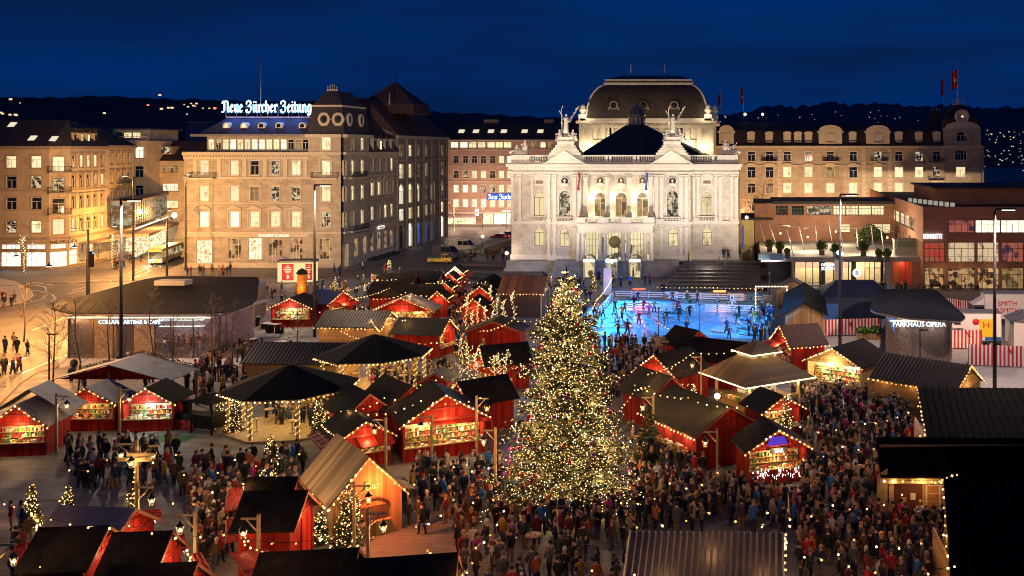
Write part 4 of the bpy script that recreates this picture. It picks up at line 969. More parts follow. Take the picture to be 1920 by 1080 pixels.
for k in range(11):
 a=PI/2*k/10;f=math.cos(a)**.9 if k<10 else 0;hw=hw1+(hw0-hw1)*f;dp=(hw0-hw)*.8
 rings.append([(dc-hw,YD+.6+dp,zlo+(zhi-zlo)*math.sin(a)),(dc+hw,YD+.6+dp,zlo+(zhi-zlo)*math.sin(a)),(dc+hw,YD+28-dp,zlo+(zhi-zlo)*math.sin(a)),(dc-hw,YD+28-dp,zlo+(zhi-zlo)*math.sin(a))])
DOME=mat('dome_slate',(.044,.036,.034),.7,metal=0,var=.3,scale=.9,spec=.2)
loft(mb,rings,DOME)
dome=part('dome',mb,op)
mb=MB();dy=YD+.6+(hw0-hw1)*.8
mb.box(dc-hw1-.8,dc+hw1+.8,dy-.6,dy+17,zhi,zhi+.5,OP);mb.box(dc-hw1-.3,dc+hw1+.3,dy-.2,dy+16.5,zhi+.5,zhi+.95,BRONZ);mb.box(dc-hw1-.6,dc+hw1+.6,dy-.45,dy+17,zhi+.95,zhi+1.2,OP)
loft(mb,[rect(dc-hw1-.4,dc+hw1+.4,dy-.3,dy+16.5,zhi+1.2),rect(dc-hw1+2.4,dc+hw1-2.4,dy+5,dy+11,zhi+2.4)],BRONZ);part('dome_deck',mb,op)
for sx in(-1,1):
 mb=MB();mb.tube([Vector(r[0 if sx<0 else 1])for r in rings],.22,OP,6);part('dome_rib',mb,op)
for p in(1150,1206,1264):
 x=XD(p,YD);z=zd(197);kk=min(range(11),key=lambda k:abs(rings[k][0][2]-z));y=rings[kk][0][1]-.7
 mb=MB(Matrix.Translation((x,y+.2,z))@Matrix.Rotation(R(90),4,'X'));mb.lathe([(.85,-1.6),(.95,0),(.95,.2),(.62,.25),(.6,.05)],(0,0,0),BRONZ if p==1206 else mat('weathered_oculus',(.22,.18,.15),.7),14);mb.lathe([(.58,.08),(.01,.1)],(0,0,0),DARK,14)
 for sx in(-1,1):mb.box(sx*.95-.25,sx*.95+.25,-1,-.4,-.2,.22,mat('weathered_oculus',(.22,.18,.15),.7))
 part('oculus',mb,dome)
for p in(1183,1246):
 mb=MB();x=XD(p,YD+12);mb.lathe([(.35,0),(.15,.5),(.3,.9),(.1,1.2),(.22,1.6),(.08,2.0),(.12,2.3),(.01,3.6)],(x,YD+12,zhi+2.1),OP,8);part('finial',mb,op)
# entrance porch
zp=lambda y:ZD(y,YP);x0,x1=XD(1080,YP),XD(1227,YP)
mb=MB();mb.box(x0+.3,x1-.3,YP,YC,7.7,8.9,OP);mb.box(x0,x1,YP-.35,YC,8.9,9.2,OP)
for p in(1083.5,1092.7,1125,1134.8,1167.7,1177.3,1209,1220):
 x=XD(p,YP);pass
por=part('porch',mb,op)
for p in(1083.5,1092.7,1125,1134.8,1167.7,1177.3,1209,1221):
 x=XD(p,YP);mb=MB();mb.lathe([(.5,0),(.5,.25),(.38,.4),(.36,2),(.3,4.5),(.42,4.75)],(x,YP+.45,BZ+.2),OP,12);mb.box(x-.45,x+.45,YP,YP+.9,7.55,7.7,OP);part('column',mb,op)
mb=MB()
for a,b,s in((x0,XD(1098,YP),1),(XD(1098,YP),XD(1122,YP),0),(XD(1122,YP),XD(1140,YP),1),(XD(1140,YP),XD(1164,YP),0),(XD(1164,YP),XD(1183,YP),1),(XD(1183,YP),XD(1207,YP),0),(XD(1207,YP),x1,1)):
 mb.box(a,b,YP-.2,YP+.1,9.2,9.4,OP);mb.box(a,b,YP-.24,YP+.14,10.1,10.32,OP)
 if s:mb.box(a,b,YP-.16,YP+.06,9.4,10.1,OP)
 else:
  n_=9
  for k in range(n_):mb.lathe([(.05,0),(.1,.22),(.05,.7)],(a+(b-a)*(k+.5)/n_,YP-.05,9.4),OP,5)
mb.box(x0,x0+.3,YP,YC,9.2,10.3,OP);mb.box(x1-.3,x1,YP,YC,9.2,10.3,OP);part('balcony',mb,op)
GLASS=litpane('lit_foyer',(1,.82,.45),.75,1.0,sx=.7,sz=.5,thr=.42,dark=(.12,.08,.03),sample=True)
for a,b in((1097,1121),(1139,1164),(1181,1206)):
 mb=MB();a_,b_=XD(a,YP),XD(b,YP);mb.box(a_,b_,YP+1.0,YP+1.05,BZ+.2,7.6,GLASS);wg=part('window',mb,op)
 mb=MB()
 for k in range(5):xx=a_+(b_-a_)*k/4;mb.box(xx-.03,xx+.03,YP+.93,YP+.99,BZ+.2,7.6,FRAMED)
 for k in range(5):zz_=BZ+.3+k*1.2;mb.box(a_,b_,YP+.92,YP+.98,zz_-.03,zz_+.03,FRAMED)
 part('sash',mb,wg)
for a in(1129.8,1172.5,1214.5):
 mb=MB();xx=XD(a,YP);mb.box(xx-.3,xx+.3,YP+1.3,YP+1.35,BZ+.2,7.4,GLASS);part('window',mb,op)
mb=MB(Matrix.Translation((XD(1151.5,YP),YP+.85,zp(454.5)))@Matrix.Rotation(R(90),4,'X'));mb.lathe([(1.05,0),(1.05,.06),(.01,.07)],(0,0,0),mat('olive_disc',(.26,.23,.09),.7),24);part('disc_banner',mb,op)
for p in(1107,1149,1192):
 x=XD(p,YP);mb=MB();y0=YP-1.7;LB=OP
 for sx in(-1,1):mb.box(x+sx*.98,x+sx*.88,y0,YP-.2,0,3.0,FRAMEW)
 o=[(1.05*math.cos(PI*q/10),3.2+.85*math.sin(PI*q/10))for q in range(11)]
 for i in range(10):mb.slab([(x+o[i][0],y0,o[i][1]),(x+o[i+1][0],y0,o[i+1][1]),(x+o[i+1][0]*.88,y0,3.2+(o[i+1][1]-3.2)*.88),(x+o[i][0]*.88,y0,3.2+(o[i][1]-3.2)*.88)],(0,1.5,0),STEEL)
 for q in range(1,10,2):mb.tube([(x,y0,3.25),(x+o[q][0]*.95,y0,3.2+(o[q][1]-3.2)*.95)],.03,STEEL,4)
 lo_=part('entrance_lobby',mb,op)
 mb=MB();mb.box(x-.95,x+.95,y0-.06,y0+.1,2.85,3.3,glow('white_sign_light',(.9,.95,1),3.2,True));part('light_strip',mb,lo_)
 mb=MB();mb.box(x-.86,x+.86,YP-.42,YP-.36,.1,2.8,litpane('lobby_light',(1,.8,.4),.8,1.0,sx=.9,sz=.8,thr=.44,dark=(.1,.07,.03)));part('door',mb,lo_)
# terrace base with ramps
BASE=stone('grey_base_stone',(.26,.25,.24),1.6,.6,.7,.1)
mb=MB();mb.box(x0-.5,x1+.5,YP-.25,YC+1,0,BZ+.2,BASE);mb.box(XD(955,YW),XD(1388,YW),YC-.7,216,0,BZ,BASE)
mb.box(XD(1390,YW),XD(1392,YW),YW,216,0,BZ,BASE)
part('base',mb,op)
mb=MB()
for s,xa,xb in((1,x1+.5,XD(1278,172)),(-1,x0-.5,XD(1030,172))):
 mb=MB();mb.slab([(xa,YP-.3,0),(xb,YP-.3,0),(xb,YP-.3,.6),(xb-s*.8,YP-.3,3.1),(xa,YP-.3,3.1)],(0,.5,0),BASE);mb.slab([(xa,YP+.2,0),(xb,YP+.2,0),(xb,YP+.2,.5),(xa,YP+.2,2.7)],(0,2.2,0),BASE);part('ramp',mb,op)
for px,col,lab in((1087,REDC,'red banner hanging beside the loggia of the opera front'),(1213,BLUC,'blue banner hanging beside the loggia of the opera front')):
 x=XD(px,YC);t=thing('banner',lab,'banner',(x,YC-.6,17.6));mb=MB();mb.tube([(0,.3,0),(0,-1.0,.5)],.05,STEEL,5);part('pole',mb,t,False)
 mb=MB();vs=[]
 for i in range(6):vs+=[(.12*math.sin(i)-.1,-.75,.3-i*.6),(.12*math.sin(i*1.3)+.22,-.55,.3-i*.6)]
 mb.add(vs,[(2*i,2*i+1,2*i+3,2*i+2)for i in range(5)],col);part('cloth',mb,t,False)
# its floodlights: in the loggia, along the dome wall, and lamps out on the square
for p in(1110,1143,1183,1214):lamp('loggia_light',(XD(p,YC),YC+.7,13.5),330,(1,.80,.46),op,.5);lamp('loggia_light',(XD(p,YC),YC+.9,10.2),150,(1,.80,.46),op,.5)
for p in(1103,1143,1150,1279,1287,1322):lamp('wall_washer',(XD(p,YD),YD-1.5,22.5),520,(1,.76,.42),op,.25)
for p in(1180,1250):lamp('dome_washer',(XD(p,YD),YD-5,29.5),560,(1,.72,.42),op,.4)
for p in(1098,1322):lamp('dome_washer',(XD(p,YD),YD-1.6,29.2),300,(1,.78,.45),op,.3)
for p in(1045,1075,1245,1275):lamp('cornice_washer',(XD(p,YC),YC-2.2,22.2),130,(1,.85,.6),op,.25)
for p in(1000,1330):lamp('wing_washer',(XD(p,YC),YC-7,3.2),500,(.95,.82,.66),op,.4)
for k,(dx,dy,e,lab)in enumerate(((-25,157.5,30000,'far left'),(-9,158.5,21000,'left of the porch'),(9,158.5,21000,'right of the porch'),(25,157,30000,'far right'))):
 t=thing('ground_floodlight','small floodlight box on the square shining up at the opera front, '+lab,'floodlight',(AX+dx,dy,0),0,'floodlights of the opera front');mb=MB();mb.box(-.35,.35,-.2,.1,.5,.95,IRON);part('housing',mb,t,False);mb=MB();mb.box(-.3,.3,-.1,.1,0,.5,IRON);part('bracket',mb,t,False);mb=MB();mb.box(-.3,.3,.1,.12,.55,.9,glow('floodlight_glass',(1,.85,.6),3));part('glass',mb,t,False)
 lamp('opera_flood',(AX+dx,dy+.3,1.4),e,(1,.86,.68),t,.4,84,(AX+dx*.85,177,21),1)
# ------ red clay building and its terrace
CLAY=stone('red_clay_concrete',(.30,.15,.10),3.2,1.6,.85,.08,gap=.012)
BLKR=mat('black_flat_roof',(.018,.017,.018),.7,var=.3,scale=.4)
CONC=mat('grey_concrete',(.27,.25,.235),.8,var=.15,scale=.7)
PANE['r']=litpane('red_lit_room',(1,.12,.07),.35,.45,sx=1.5,sz=1.4,thr=.40,dark=(.5,.3,.15))
PANE['C']=litpane('warm_gallery',(1,.72,.42),.62,.8,sx=.9,sz=.7,thr=.40,dark=(.35,.2,.1))
PANE['P']=litpane('party_window',(.8,.22,.14),.4,.5,sx=.8,sz=.7,thr=.42,dark=(.1,.06,.12))
YR=159.0;zr_=lambda y:ZD(y,YR);XR=XD(1731,YR)
rbld=house('clay_building','red clay coloured modern building with big lit windows and a flat black roof','building',V(XR,YR))
mb=MB();q0,q1=V(XR,YR),V(XR+40,YR)
cw_=[1752,1803,1853,1899,1950,2000]
front(rbld,mb,q0,q1,0,12.4,CLAY,[(cw_[1:],8.9,4.0,2.0,'bare','PWWWW'),([1752],4.3,3.2,3.1,'bare','r'),([1803],4.3,4.2,3.1,'bare','C'),(cw_[2:],4.3,3.4,3.1,'bare','CPCC'),([1752],.1,3.0,3.3,'bare','R'),([1803],.1,4.2,3.3,'bare','R'),(cw_[2:],.1,3.4,3.3,'bare','RDDD')],CLAY,FRAMED)
front(rbld,mb,V(XR,228),V(XR,YR),0,12.4,CLAY,[([-(228-y)for y in(192,186.5,181,175.5,170)],8.6,4.9,2.0,'bare','WLWLM'),([-(228-y)for y in(178,172)],4.8,3.4,2.6,'bare','MD')],CLAY,FRAMED)
part('wall',mb,rbld)
mb=MB();mb.box(XR-.03,XR+40,YR-.04,YR+.35,12.4,13.0,CLAY);mb.box(XR-.04,XR+.35,YR+.36,228,12.4,13.0,CLAY);mb.box(XR+.36,XR+40,YR+.36,228,12.3,12.45,BLKR)
mb.box(XR+5,XR+22,176,198,12.46,15.2,CLAY);mb.box(XR+4.4,XR+22.6,175.4,198.6,15.2,15.5,BLKR)
mb.box(XR+24,XR+40,172,200,12.46,15.6,BLKR)
ro=part('roof',mb,rbld)
for y in range(9):
 mb=MB();x=XR+1.5+y*.55;mb.box(x,x+.5,182-y*2.0,183.2-y*2.0,12.5,13.2,glow('skylight_glow',(1,.9,.75),.35));part('skylight',mb,ro)
mb=MB();railing(mb,V(XR+.2,YR-.1),V(XR+30,YR-.1),4.15,1.0,IRON,.8,.02);part('railing',mb,rbld)
sg=place('sign',text('BERNADETTE',1.05,glow('white_sign_light',(.9,.95,1),3.2,True),sx=.46),rbld,V(XD(1748.5,YR),YR-.25,zr_(447))-wloc(rbld))
# back wing
wg_=house('terrace_wing','long low red clay wing with a ribbon of lit windows behind the plant terrace','building',V(XD(1530,190),190))
mb=MB();q0,q1=V(XD(1415,190),190),V(XR-.02,190);zw=lambda y:ZD(y,190)
front(wg_,mb,q0,q1,0,11.8,CLAY,[([1466,1496,1524,1549,1574,1598,1622,1646],zw(403),2.3,1.75,'bare','ddMMLLLL'),([1583],zw(436),2.2,1.6,'bare','L'),([1645,1660],zw(437),2.0,1.7,'bare','LL')],CLAY,FRAMED)
mb.poly([(q0.x,190,0),(q0.x,190,11.8),(q0.x,206,11.8),(q0.x,206,0)],CLAY)
part('wall',mb,wg_)
mb=MB();mb.box(XD(1448,190),XR,188.6,206,11.8,12.3,BLKR);mb.box(q0.x-.2,XD(1448,190),190.2,206,11.8,12.0,BLKR);part('roof',mb,wg_)
mb=MB();OCH=mat('ochre_render',(.38,.30,.12),.8);mb.box(XD(1391,189),XD(1414,189),189,204,0,8.8,OCH);mb.box(XD(1389,189),XD(1449,189),188.8,205,8.8,9.1,BLKR);part('annex',mb,wg_)
mb=MB();mb.box(XD(1392,189),XD(1394.5,189),188.9,188.98,3.5,7.8,glow('blue_light_strip',(.02,.12,.6),.8));part('light_strip',mb,wg_)
mb=MB();mb.ball((XD(1400,189),188.8,9.3),.35,glow('cream_globe',(1,.85,.55),2,True),8,5);part('lamp',mb,wg_)
# terrace hall
YT=162.6;zt_=lambda y:ZD(y,YT)
th=house('terrace_hall','glass fronted foyer hall under a concrete plant terrace with a round white B sign','pavilion',V(XD(1580,YT),YT))
mb=MB();mb.box(XD(1427,YT),XR+.5,YT-.6,190,4.05,4.75,CONC);part('terrace_slab',mb,th)
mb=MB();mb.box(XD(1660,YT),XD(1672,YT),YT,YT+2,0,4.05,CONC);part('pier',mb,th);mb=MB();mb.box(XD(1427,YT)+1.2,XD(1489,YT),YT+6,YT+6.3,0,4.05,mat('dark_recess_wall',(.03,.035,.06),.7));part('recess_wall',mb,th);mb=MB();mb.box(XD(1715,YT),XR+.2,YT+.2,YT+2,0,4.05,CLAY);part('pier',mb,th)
FOY=mat('cream_foyer_wall',(.6,.5,.33),.8);FOYP=mat('pink_foyer_wall',(.55,.28,.25),.8)
mb=MB();mb.box(XD(1489,YT),XD(1660,YT),YT+5,YT+5.2,0,2.4,FOY);mb.box(XD(1489,YT),XD(1600,YT),YT+5,YT+5.2,2.4,4.05,FOYP);mb.box(XD(1600,YT),XD(1660,YT),YT+5,YT+5.21,2.4,4.05,FOY);mb.box(XD(1489,YT)-.2,XD(1489,YT),YT,YT+5.3,0,4.05,CONC);part('interior_wall',mb,th)
mb=MB()
for px in(1490,1511,1524,1538,1563,1591,1597,1622,1630,1640,1652,1659):x=XD(px,YT);mb.box(x-.07,x+.07,YT+.1,YT+.25,0,4.05,FRAMED)
for px,w_ in((1542,.5),(1601,.4)):x=XD(px,YT);mb.box(x-w_,x+w_,YT+.4,YT+.5,.2,4.0,FRAMED)
mb.box(XD(1490,YT),XD(1660,YT),YT+.1,YT+.25,3.9,4.05,FRAMED);mb.box(XD(1490,YT),XD(1660,YT),YT+.1,YT+.25,0,.15,FRAMED);mb.box(XD(1622,YT),XD(1652,YT),YT+.1,YT+.25,2.9,3.0,FRAMED);part('glass_front',mb,th)
for k,px in enumerate((1681,1693,1706)):
 x=XD(px,YT);mb=MB();mb.box(x-.55,x+.5,YT+.8,YT+.9,.1,3.9,mat('red_door',(.5,.06,.03),.5,var=.1)if k else mat('orange_door',(.55,.14,.03),.5,var=.1));part('door',mb,th)
for px in(1505,1535,1575,1612,1640):lamp('foyer_light',(XD(px,YT),YT+2.6,3.7),420,(1,.82,.52),th,.3)
lamp('foyer_light',(XD(1693,YT),YT-.2,3.6),70,(1,.5,.3),th,.2)
for px in(1760,1803,1850):lamp('restaurant_light',(XD(px,YR),YR-1.6,3.3),55,(1,.62,.3),rbld,.2)
WS=glow('white_sign_light',(.9,.95,1),3.2,True)
place('sign',text('OPERNHAUS\nZÜRICH',.62,WS,.03,'LEFT'),th,V(XD(1538.5,YT),YT-.75,zt_(498))-wloc(th))
mb=MB(Matrix.Translation((XD(1606,YT),YT-.5,zt_(511)))@Matrix.Rotation(R(90),4,'X'));mb.lathe([(.72,0),(.72,.08),(.01,.09)],(0,0,0),glow('round_sign_face',(.95,.97,1),1.05),20);o=part('round_sign',mb,th)
place('sign_letters',text('B',.95,FRAMED,.02),o,V(XD(1606,YT),YT-.62,zt_(511)-.33)-wloc(o))
BOXL=mat('box_leaf',(.10,.13,.035),.8,var=.5,scale=4);POT=mat('grey_planter',(.07,.07,.075),.7)
def leafball(mb,o,r,n,m,rd,flat=1.0,leaf=.16):
 for _ in range(n):
  a=rd.uniform(0,2*PI);c=rd.uniform(-1,1);s=math.sqrt(1-c*c);rr=r*rd.uniform(.62,1.05)
  p=Vector((o[0]+rr*s*math.cos(a),o[1]+rr*s*math.sin(a),o[2]+rr*c*flat))
  u=Vector((rd.uniform(-1,1),rd.uniform(-1,1),rd.uniform(-1,1))).normalized();v=u.cross(Vector((rd.uniform(-1,1),rd.uniform(-1,1),rd.uniform(-1,1)))).normalized();l=leaf*rd.uniform(.6,1.3)
  mb.add([p-u*l,p-v*l*.6,p+u*l,p+v*l*.6],[(0,1,2,3)],m)
zdk=4.75;rdp=random.Random(3)
for i,(px,py,r,lab)in enumerate(((1541,478,1.0,'round clipped box shrub in a dark planter, left of the tall mast'),(1567.5,483,.9,'loose box shrub in a dark planter just behind the tall mast'),(1619,480,1.1,'largest round clipped shrub in a planter on the terrace'),(1648,487,.55,'small round shrub in a planter at the terrace edge'),(1663,490,.7,'tall shrub in a planter at the right terrace edge'),(1443,472,.8,'bushy potted shrub at the left end of the terrace'),(1462,476,.8,'second bushy pot from the left terrace end'),(1476,484,.5,'small dark round shrub beside the blue lit planter boxes'))):
 p=G(px,py,zdk);t=thing('potted_shrub',lab,'shrub',p,0,'potted shrubs on the terrace')
 mb=MB();mb.box(-.42,.42,-.42,.42,0,.7,POT);part('planter',mb,t,False)
 mb=MB();mb.ball((0,0,.7+r*.85),r*.72,mat('shrub_core',(.03,.04,.015),.9),8,6);leafball(mb,(0,0,.7+r*.85),r,380,BOXL,rdp);part('crown',mb,t,False)
for px in(1434,1457):
 p=G(px,487,zdk);mb=MB();mb.box(-1.0,1.0,-.5,.5,0,.9,mat('planter_wood_with_blue_light',(.12,.2,.26),.6));mb.box(-1.05,1.05,-.55,.55,.9,.96,CONC)  # blue light on the boxes is put into the wood colour
 solo('planter_box',mb,'blue lit wooden planter box at the %s end of the terrace edge'%('far left' if px<1440 else 'left'),'planter',(p.x,p.y,zdk),'blue lit planter boxes',local=True)
LBULB=glow('warm_bulb',(1,.62,.22),9)
for i,(px,py,tx)in enumerate(((1437,462,1429),(1457,463,1447),(1488,480,1480),(1508,471,1502),(1533,466,1530),(1561,459,1556),(1583,474,1578),(1609,478,1607),(1638,468,1635),(1657,472,1653),(1679,479,1684))):
 p=G(px,py,zdk);h=4.2;dx=XD(tx,p.y)-XD(px,p.y)
 t=thing('leaning_pole','slanted grey pole %s carrying string lights over the plant terrace'%['first from the left','second from the left','third from the left','fourth from the left','fifth from the left','left of the tall mast','right of the tall mast','behind the largest shrub','behind the small round shrub','second from the right','first from the right'][i],'pole',p,0,'slanted terrace poles')
 mb=MB();mb.tube([(0,0,0),(dx*1.6,0,h)],.07,STEEL,5);part('pole',mb,t,False)
 if i%2:mb=MB();mb.ball((.6,0,2.4),.16,LBULB,8,5);part('lamp',mb,t,False)
 if i%2:lamp('terrace_light',p+V(.6,-.5,2.6),2600,(1,.76,.46),t,.15)
mb=MB();pts=[G(*q)for q in((1450,432,7.5),(1500,440,7.5),(1555,428,8),(1610,445,7.5),(1660,442,7.6),(1690,452,7.5))]
pts=[V(q.x,q.y,z)for q,z in zip([G(1457,463,zdk),G(1508,471,zdk),G(1533,466,zdk),G(1583,474,zdk),G(1638,468,zdk),G(1679,479,zdk)],(8.8,8.6,8.9,8.6,8.8,8.6))]
mb.tube(pts,.05,STEEL,5);solo('pole_beam',mb,'slanted beam tying the leaning terrace poles together','beam',tuple(pts[0]))
mb=MB();p=G(1702,478,zdk);mb.box(-2.2,1.8,-.3,1.6,0,2.5,mat('pale_shed',(.3,.32,.27),.7));mb.box(-2.3,1.9,-.4,1.7,2.5,2.62,CONC);mb.box(-2.0,1.6,-.34,-.3,1.3,2.3,mat('shed_panel',(.16,.22,.13),.5));solo('terrace_shed',mb,'small pale service shed on the terrace against the clay building','shed',tuple(p),local=True)
mb=MB();p=G(1632,458,zdk)
PLANTD=mat('terrace_plant_leaf',(.06,.09,.03),.8,var=.5,scale=3)
leafball(mb,(0,0,2.0),1.9,900,PLANTD,rdp,.8,.22);leafball(mb,(1.6,0,1.6),1.3,400,PLANTD,rdp,.8,.2);leafball(mb,(-1.8,0,1.5),1.2,400,PLANTD,rdp,.8,.2)
t=thing('terrace_bush','large dark green bush in front of the lit windows on the terrace','bush',p);part('crown',mb,t,False);mb=MB();mb.box(-2,2,-.6,.6,0,.6,POT);part('planter',mb,t,False)
# café tables of the restaurant under the building
for i,px in enumerate((1729,1741,1756,1771,1787,1800,1817,1829)):
 p=G(px,541+3*(i%2));t=thing('cafe_table','small dark café table and two chairs, %s along the clay building'%('first','second','third','fourth','fifth','sixth','seventh','eighth')[i],'table',p,i*.7,'tables before the restaurant')
 mb=MB();mb.box(-.45,.45,-.45,.45,.72,.76,FRAMED);part('table_top',mb,t,False);mb=MB();mb.tube([(0,0,0),(0,0,.72)],.04,IRON,5);part('leg',mb,t,False)
 for s in(-1,1):mb=MB();mb.box(s*.75-.2,s*.75+.2,-.2,.2,.42,.46,IRON);mb.box(s*.95-.03,s*.95+.03,-.2,.2,.46,.85,IRON);mb.box(s*.75-.18,s*.75+.18,-.18,.18,0,.05,IRON);part('chair',mb,t,False)
for px in(1779,1838):
 p=G(px,537);t=thing('closed_parasol','folded pale parasol standing in front of the %s ground floor window'%('second' if px<1800 else 'third'),'parasol',p);mb=MB();mb.tube([(0,0,0),(0,0,3.6)],.04,STEEL,5);part('pole',mb,t,False);mb=MB();mb.lathe([(.2,1.2),(.3,1.5),(.16,2.8),(.03,3.6)],(0,0,0),AWN,8);part('canopy',mb,t,False)
# seating steps between opera and terrace, and left of the porch
STEP=mat('dark_step_stone',(.045,.04,.04),.7,var=.3,scale=.8)
mb=MB()
for k in range(8):
 y0,y1=157.5+k*2.3,157.5+(k+1)*2.3;a,b=XD(1245+k*5,y0),XD(1428,y0)-.2
 mb.box(a,b,y0,177.2,.32*k+(.004 if k==0 else 0),.32*(k+1),STEP)
struct('terrace_steps',mb)
mb=MB();q=[G(838,522),G(1010,530),G(1030,503),G(875,500)]
mb.prism([(p.x,p.y)for p in q],0,.35,STEP);q2=[q[0].lerp(q[3],.35),q[1].lerp(q[2],.35),q[2],q[3]];mb.prism([(p.x,p.y)for p in q2],.35,.75,STEP);q3=[q[0].lerp(q[3],.7),q[1].lerp(q[2],.7),q[2],q[3]];mb.prism([(p.x,p.y)for p in q3],.75,1.15,STEP);struct('seating_steps',mb)
for i,(px,py)in enumerate(((950,516),(1300,508),(905,478))):
 p=G(px,py);t=thing('globe_lamp',('plaza globe lamp left of the opera front','plaza globe lamp on the steps right of the opera porch','plaza globe lamp beside the tunnel ramp')[i],'street lamp',p,0,'globe lamps around the opera')
 hh=3.6 if i!=1 else 4.2
 mb=MB();mb.lathe([(.6,0),(.5,1.2),(.2,1.3)],(0,0,0),BASE,6);mb.tube([(0,0,1.2),(0,0,hh)],.06,IRON,6);part('post',mb,t,False);mb=MB();mb.ball((0,0,hh+.25),.28,glow('globe_glow',(1,.75,.4),14),10,6);part('globe',mb,t,False);lamp('globe_light',p+V(0,0,hh+.25),700,(1,.68,.35),t,.3)
mb=MB();p=[G(860,475),G(956,452),G(956,445),G(940,443),G(885,458),G(860,462)]
mb.prism([(a.x,a.y)for a in(G(905,478),G(960,459),G(960,456),G(905,473))],0,1.3,mat('ramp_wall_stone',(.42,.36,.25),.8));solo('ramp_wall',mb,'pale parapet wall of the tunnel ramp in the side street','wall',tuple(G(930,466)))
mb=MB();vs=[G(868,474),G(905,474),G(962,457),G(962,437),G(930,448)];mb.prism([(a.x,a.y)for a in vs],0,.5,mat('ramp_ground',(.34,.30,.2),.85));solo('ramp_mound',mb,'pale paved bank beside the tunnel ramp','ramp',tuple(vs[0]))
# ------ ice rink
ICE,t_,b_=_new('ice_with_blue_light')
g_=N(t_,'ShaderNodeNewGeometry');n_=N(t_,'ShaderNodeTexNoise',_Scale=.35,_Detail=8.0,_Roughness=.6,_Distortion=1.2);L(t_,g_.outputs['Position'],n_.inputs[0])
r_=ramp(t_,n_.outputs[0],[(.30,(.07,.19,.27)),(.5,(.14,.33,.44)),(.66,(.22,.42,.50))]);L(t_,r_.outputs[0],b_.inputs['Base Color'])  # blue floodlight is put into the ice colour
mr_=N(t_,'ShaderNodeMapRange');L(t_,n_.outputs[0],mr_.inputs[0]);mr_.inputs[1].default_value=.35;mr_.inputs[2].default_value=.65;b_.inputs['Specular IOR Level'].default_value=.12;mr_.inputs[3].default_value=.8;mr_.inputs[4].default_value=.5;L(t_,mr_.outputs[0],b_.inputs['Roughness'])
ic=[V(-19.3,112.5),V(1.2,112.5),V(3.6,145.5),V(-19.6,150.3)]
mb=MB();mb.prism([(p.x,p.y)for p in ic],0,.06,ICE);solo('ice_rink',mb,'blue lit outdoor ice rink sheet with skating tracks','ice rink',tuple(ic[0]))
RW=mat('white_rink_board',(.6,.6,.62),.5,var=.1)
def rail(p0,p1,lab,post=2.4,h=1.15,nm='rink_rail'):
 t=thing(nm,lab,'railing',p0);d=p1-p0;n=max(1,int(d.length/post));u=d.normalized()
 mb=MB()
 for z in(.25,.55,.85):c=[(p0+V(0,0,z)),(p1+V(0,0,z))];mb.slab([c[0],c[1],c[1]+V(0,0,.17),c[0]+V(0,0,.17)],V(-u.y,u.x,0)*.05,RW)
 part('board',mb,t)
 for i in range(n+1):q=p0+d*i/n;mb=MB();mb.box(q.x-.05,q.x+.05,q.y-.05,q.y+.05,0,h,RW);part('post',mb,t)
 return t
rail(ic[3],ic[2],'white horizontal board railing along the far edge of the ice rink')
rail(V(-19.4,118),ic[3],'white board railing along the left edge of the ice rink')
rail(V(-5.6,137.2),V(2.8,136.0),'low white barrier across the right half of the ice',3,.5)
rail(V(-16.5,138.6),V(-7,137.4),'low white barrier across the left half of the ice',3,.5)
AD=mat('white_ad_banner',(.75,.75,.75),.6,var=.05);ADB=mat('blue_ad_banner',(.05,.2,.45),.6)
for i,(px,w_,m_)in enumerate(((1258,2.0,AD),(1381,2.1,AD),(1420,3.0,ADB))):
 f=(XD(px,147.5)-ic[3].x)/(ic[2].x-ic[3].x);q=ic[3].lerp(ic[2],f);mb=MB();mb.box(-w_/2,w_/2,-.16,-.1,.15,1.15,m_)
 lr=random.Random(i)
 mb.add([(-w_*.4,-.165,.35),(-w_*.25,-.165,.35),(-w_*.3,-.165,.9)],[(0,1,2)],FRAMED)
 for k in range(3):mb.box(-w_*.15,w_*lr.uniform(.2,.4),-.17,-.16,.3+.24*k,.4+.24*k,ADB if m_ is AD else AD)
 solo('banner',mb,('white advertising banner at the middle of the far rink railing','white advertising banner near the right end of the far rink railing','blue advertising banner at the right corner of the rink railing')[i],'banner',(q.x,q.y,0),'banners on the rink railing',local=True)
for px,col,lab in((1197,(1,.03,.02),'red'),(1350,(1,.18,.03),'orange')):
 f=(XD(px,149)-ic[3].x)/(ic[2].x-ic[3].x);q=ic[3].lerp(ic[2],f);t=thing('stage_light','%s glowing light bar on the far rink railing'%lab,'light',q+V(0,.3,0))
 mb=MB();mb.box(-.9,.9,-.1,.1,1.25,1.45,glow(lab+'_tube',col,9));part('tube',mb,t,False);mb=MB();mb.box(-1,1,.1,.2,1.15,1.5,IRON)
 for s in(-.8,.8):mb.box(s-.03,s+.03,.1,.16,0,1.15,IRON)
 part('bracket',mb,t,False)
 lamp('stage_spot',q+V(0,.2,3.0),11000 if lab=='red' else 4500,col if lab=='red' else(1,.35,.1),t,.3,44,q+V(1.0,-7,0),.9)
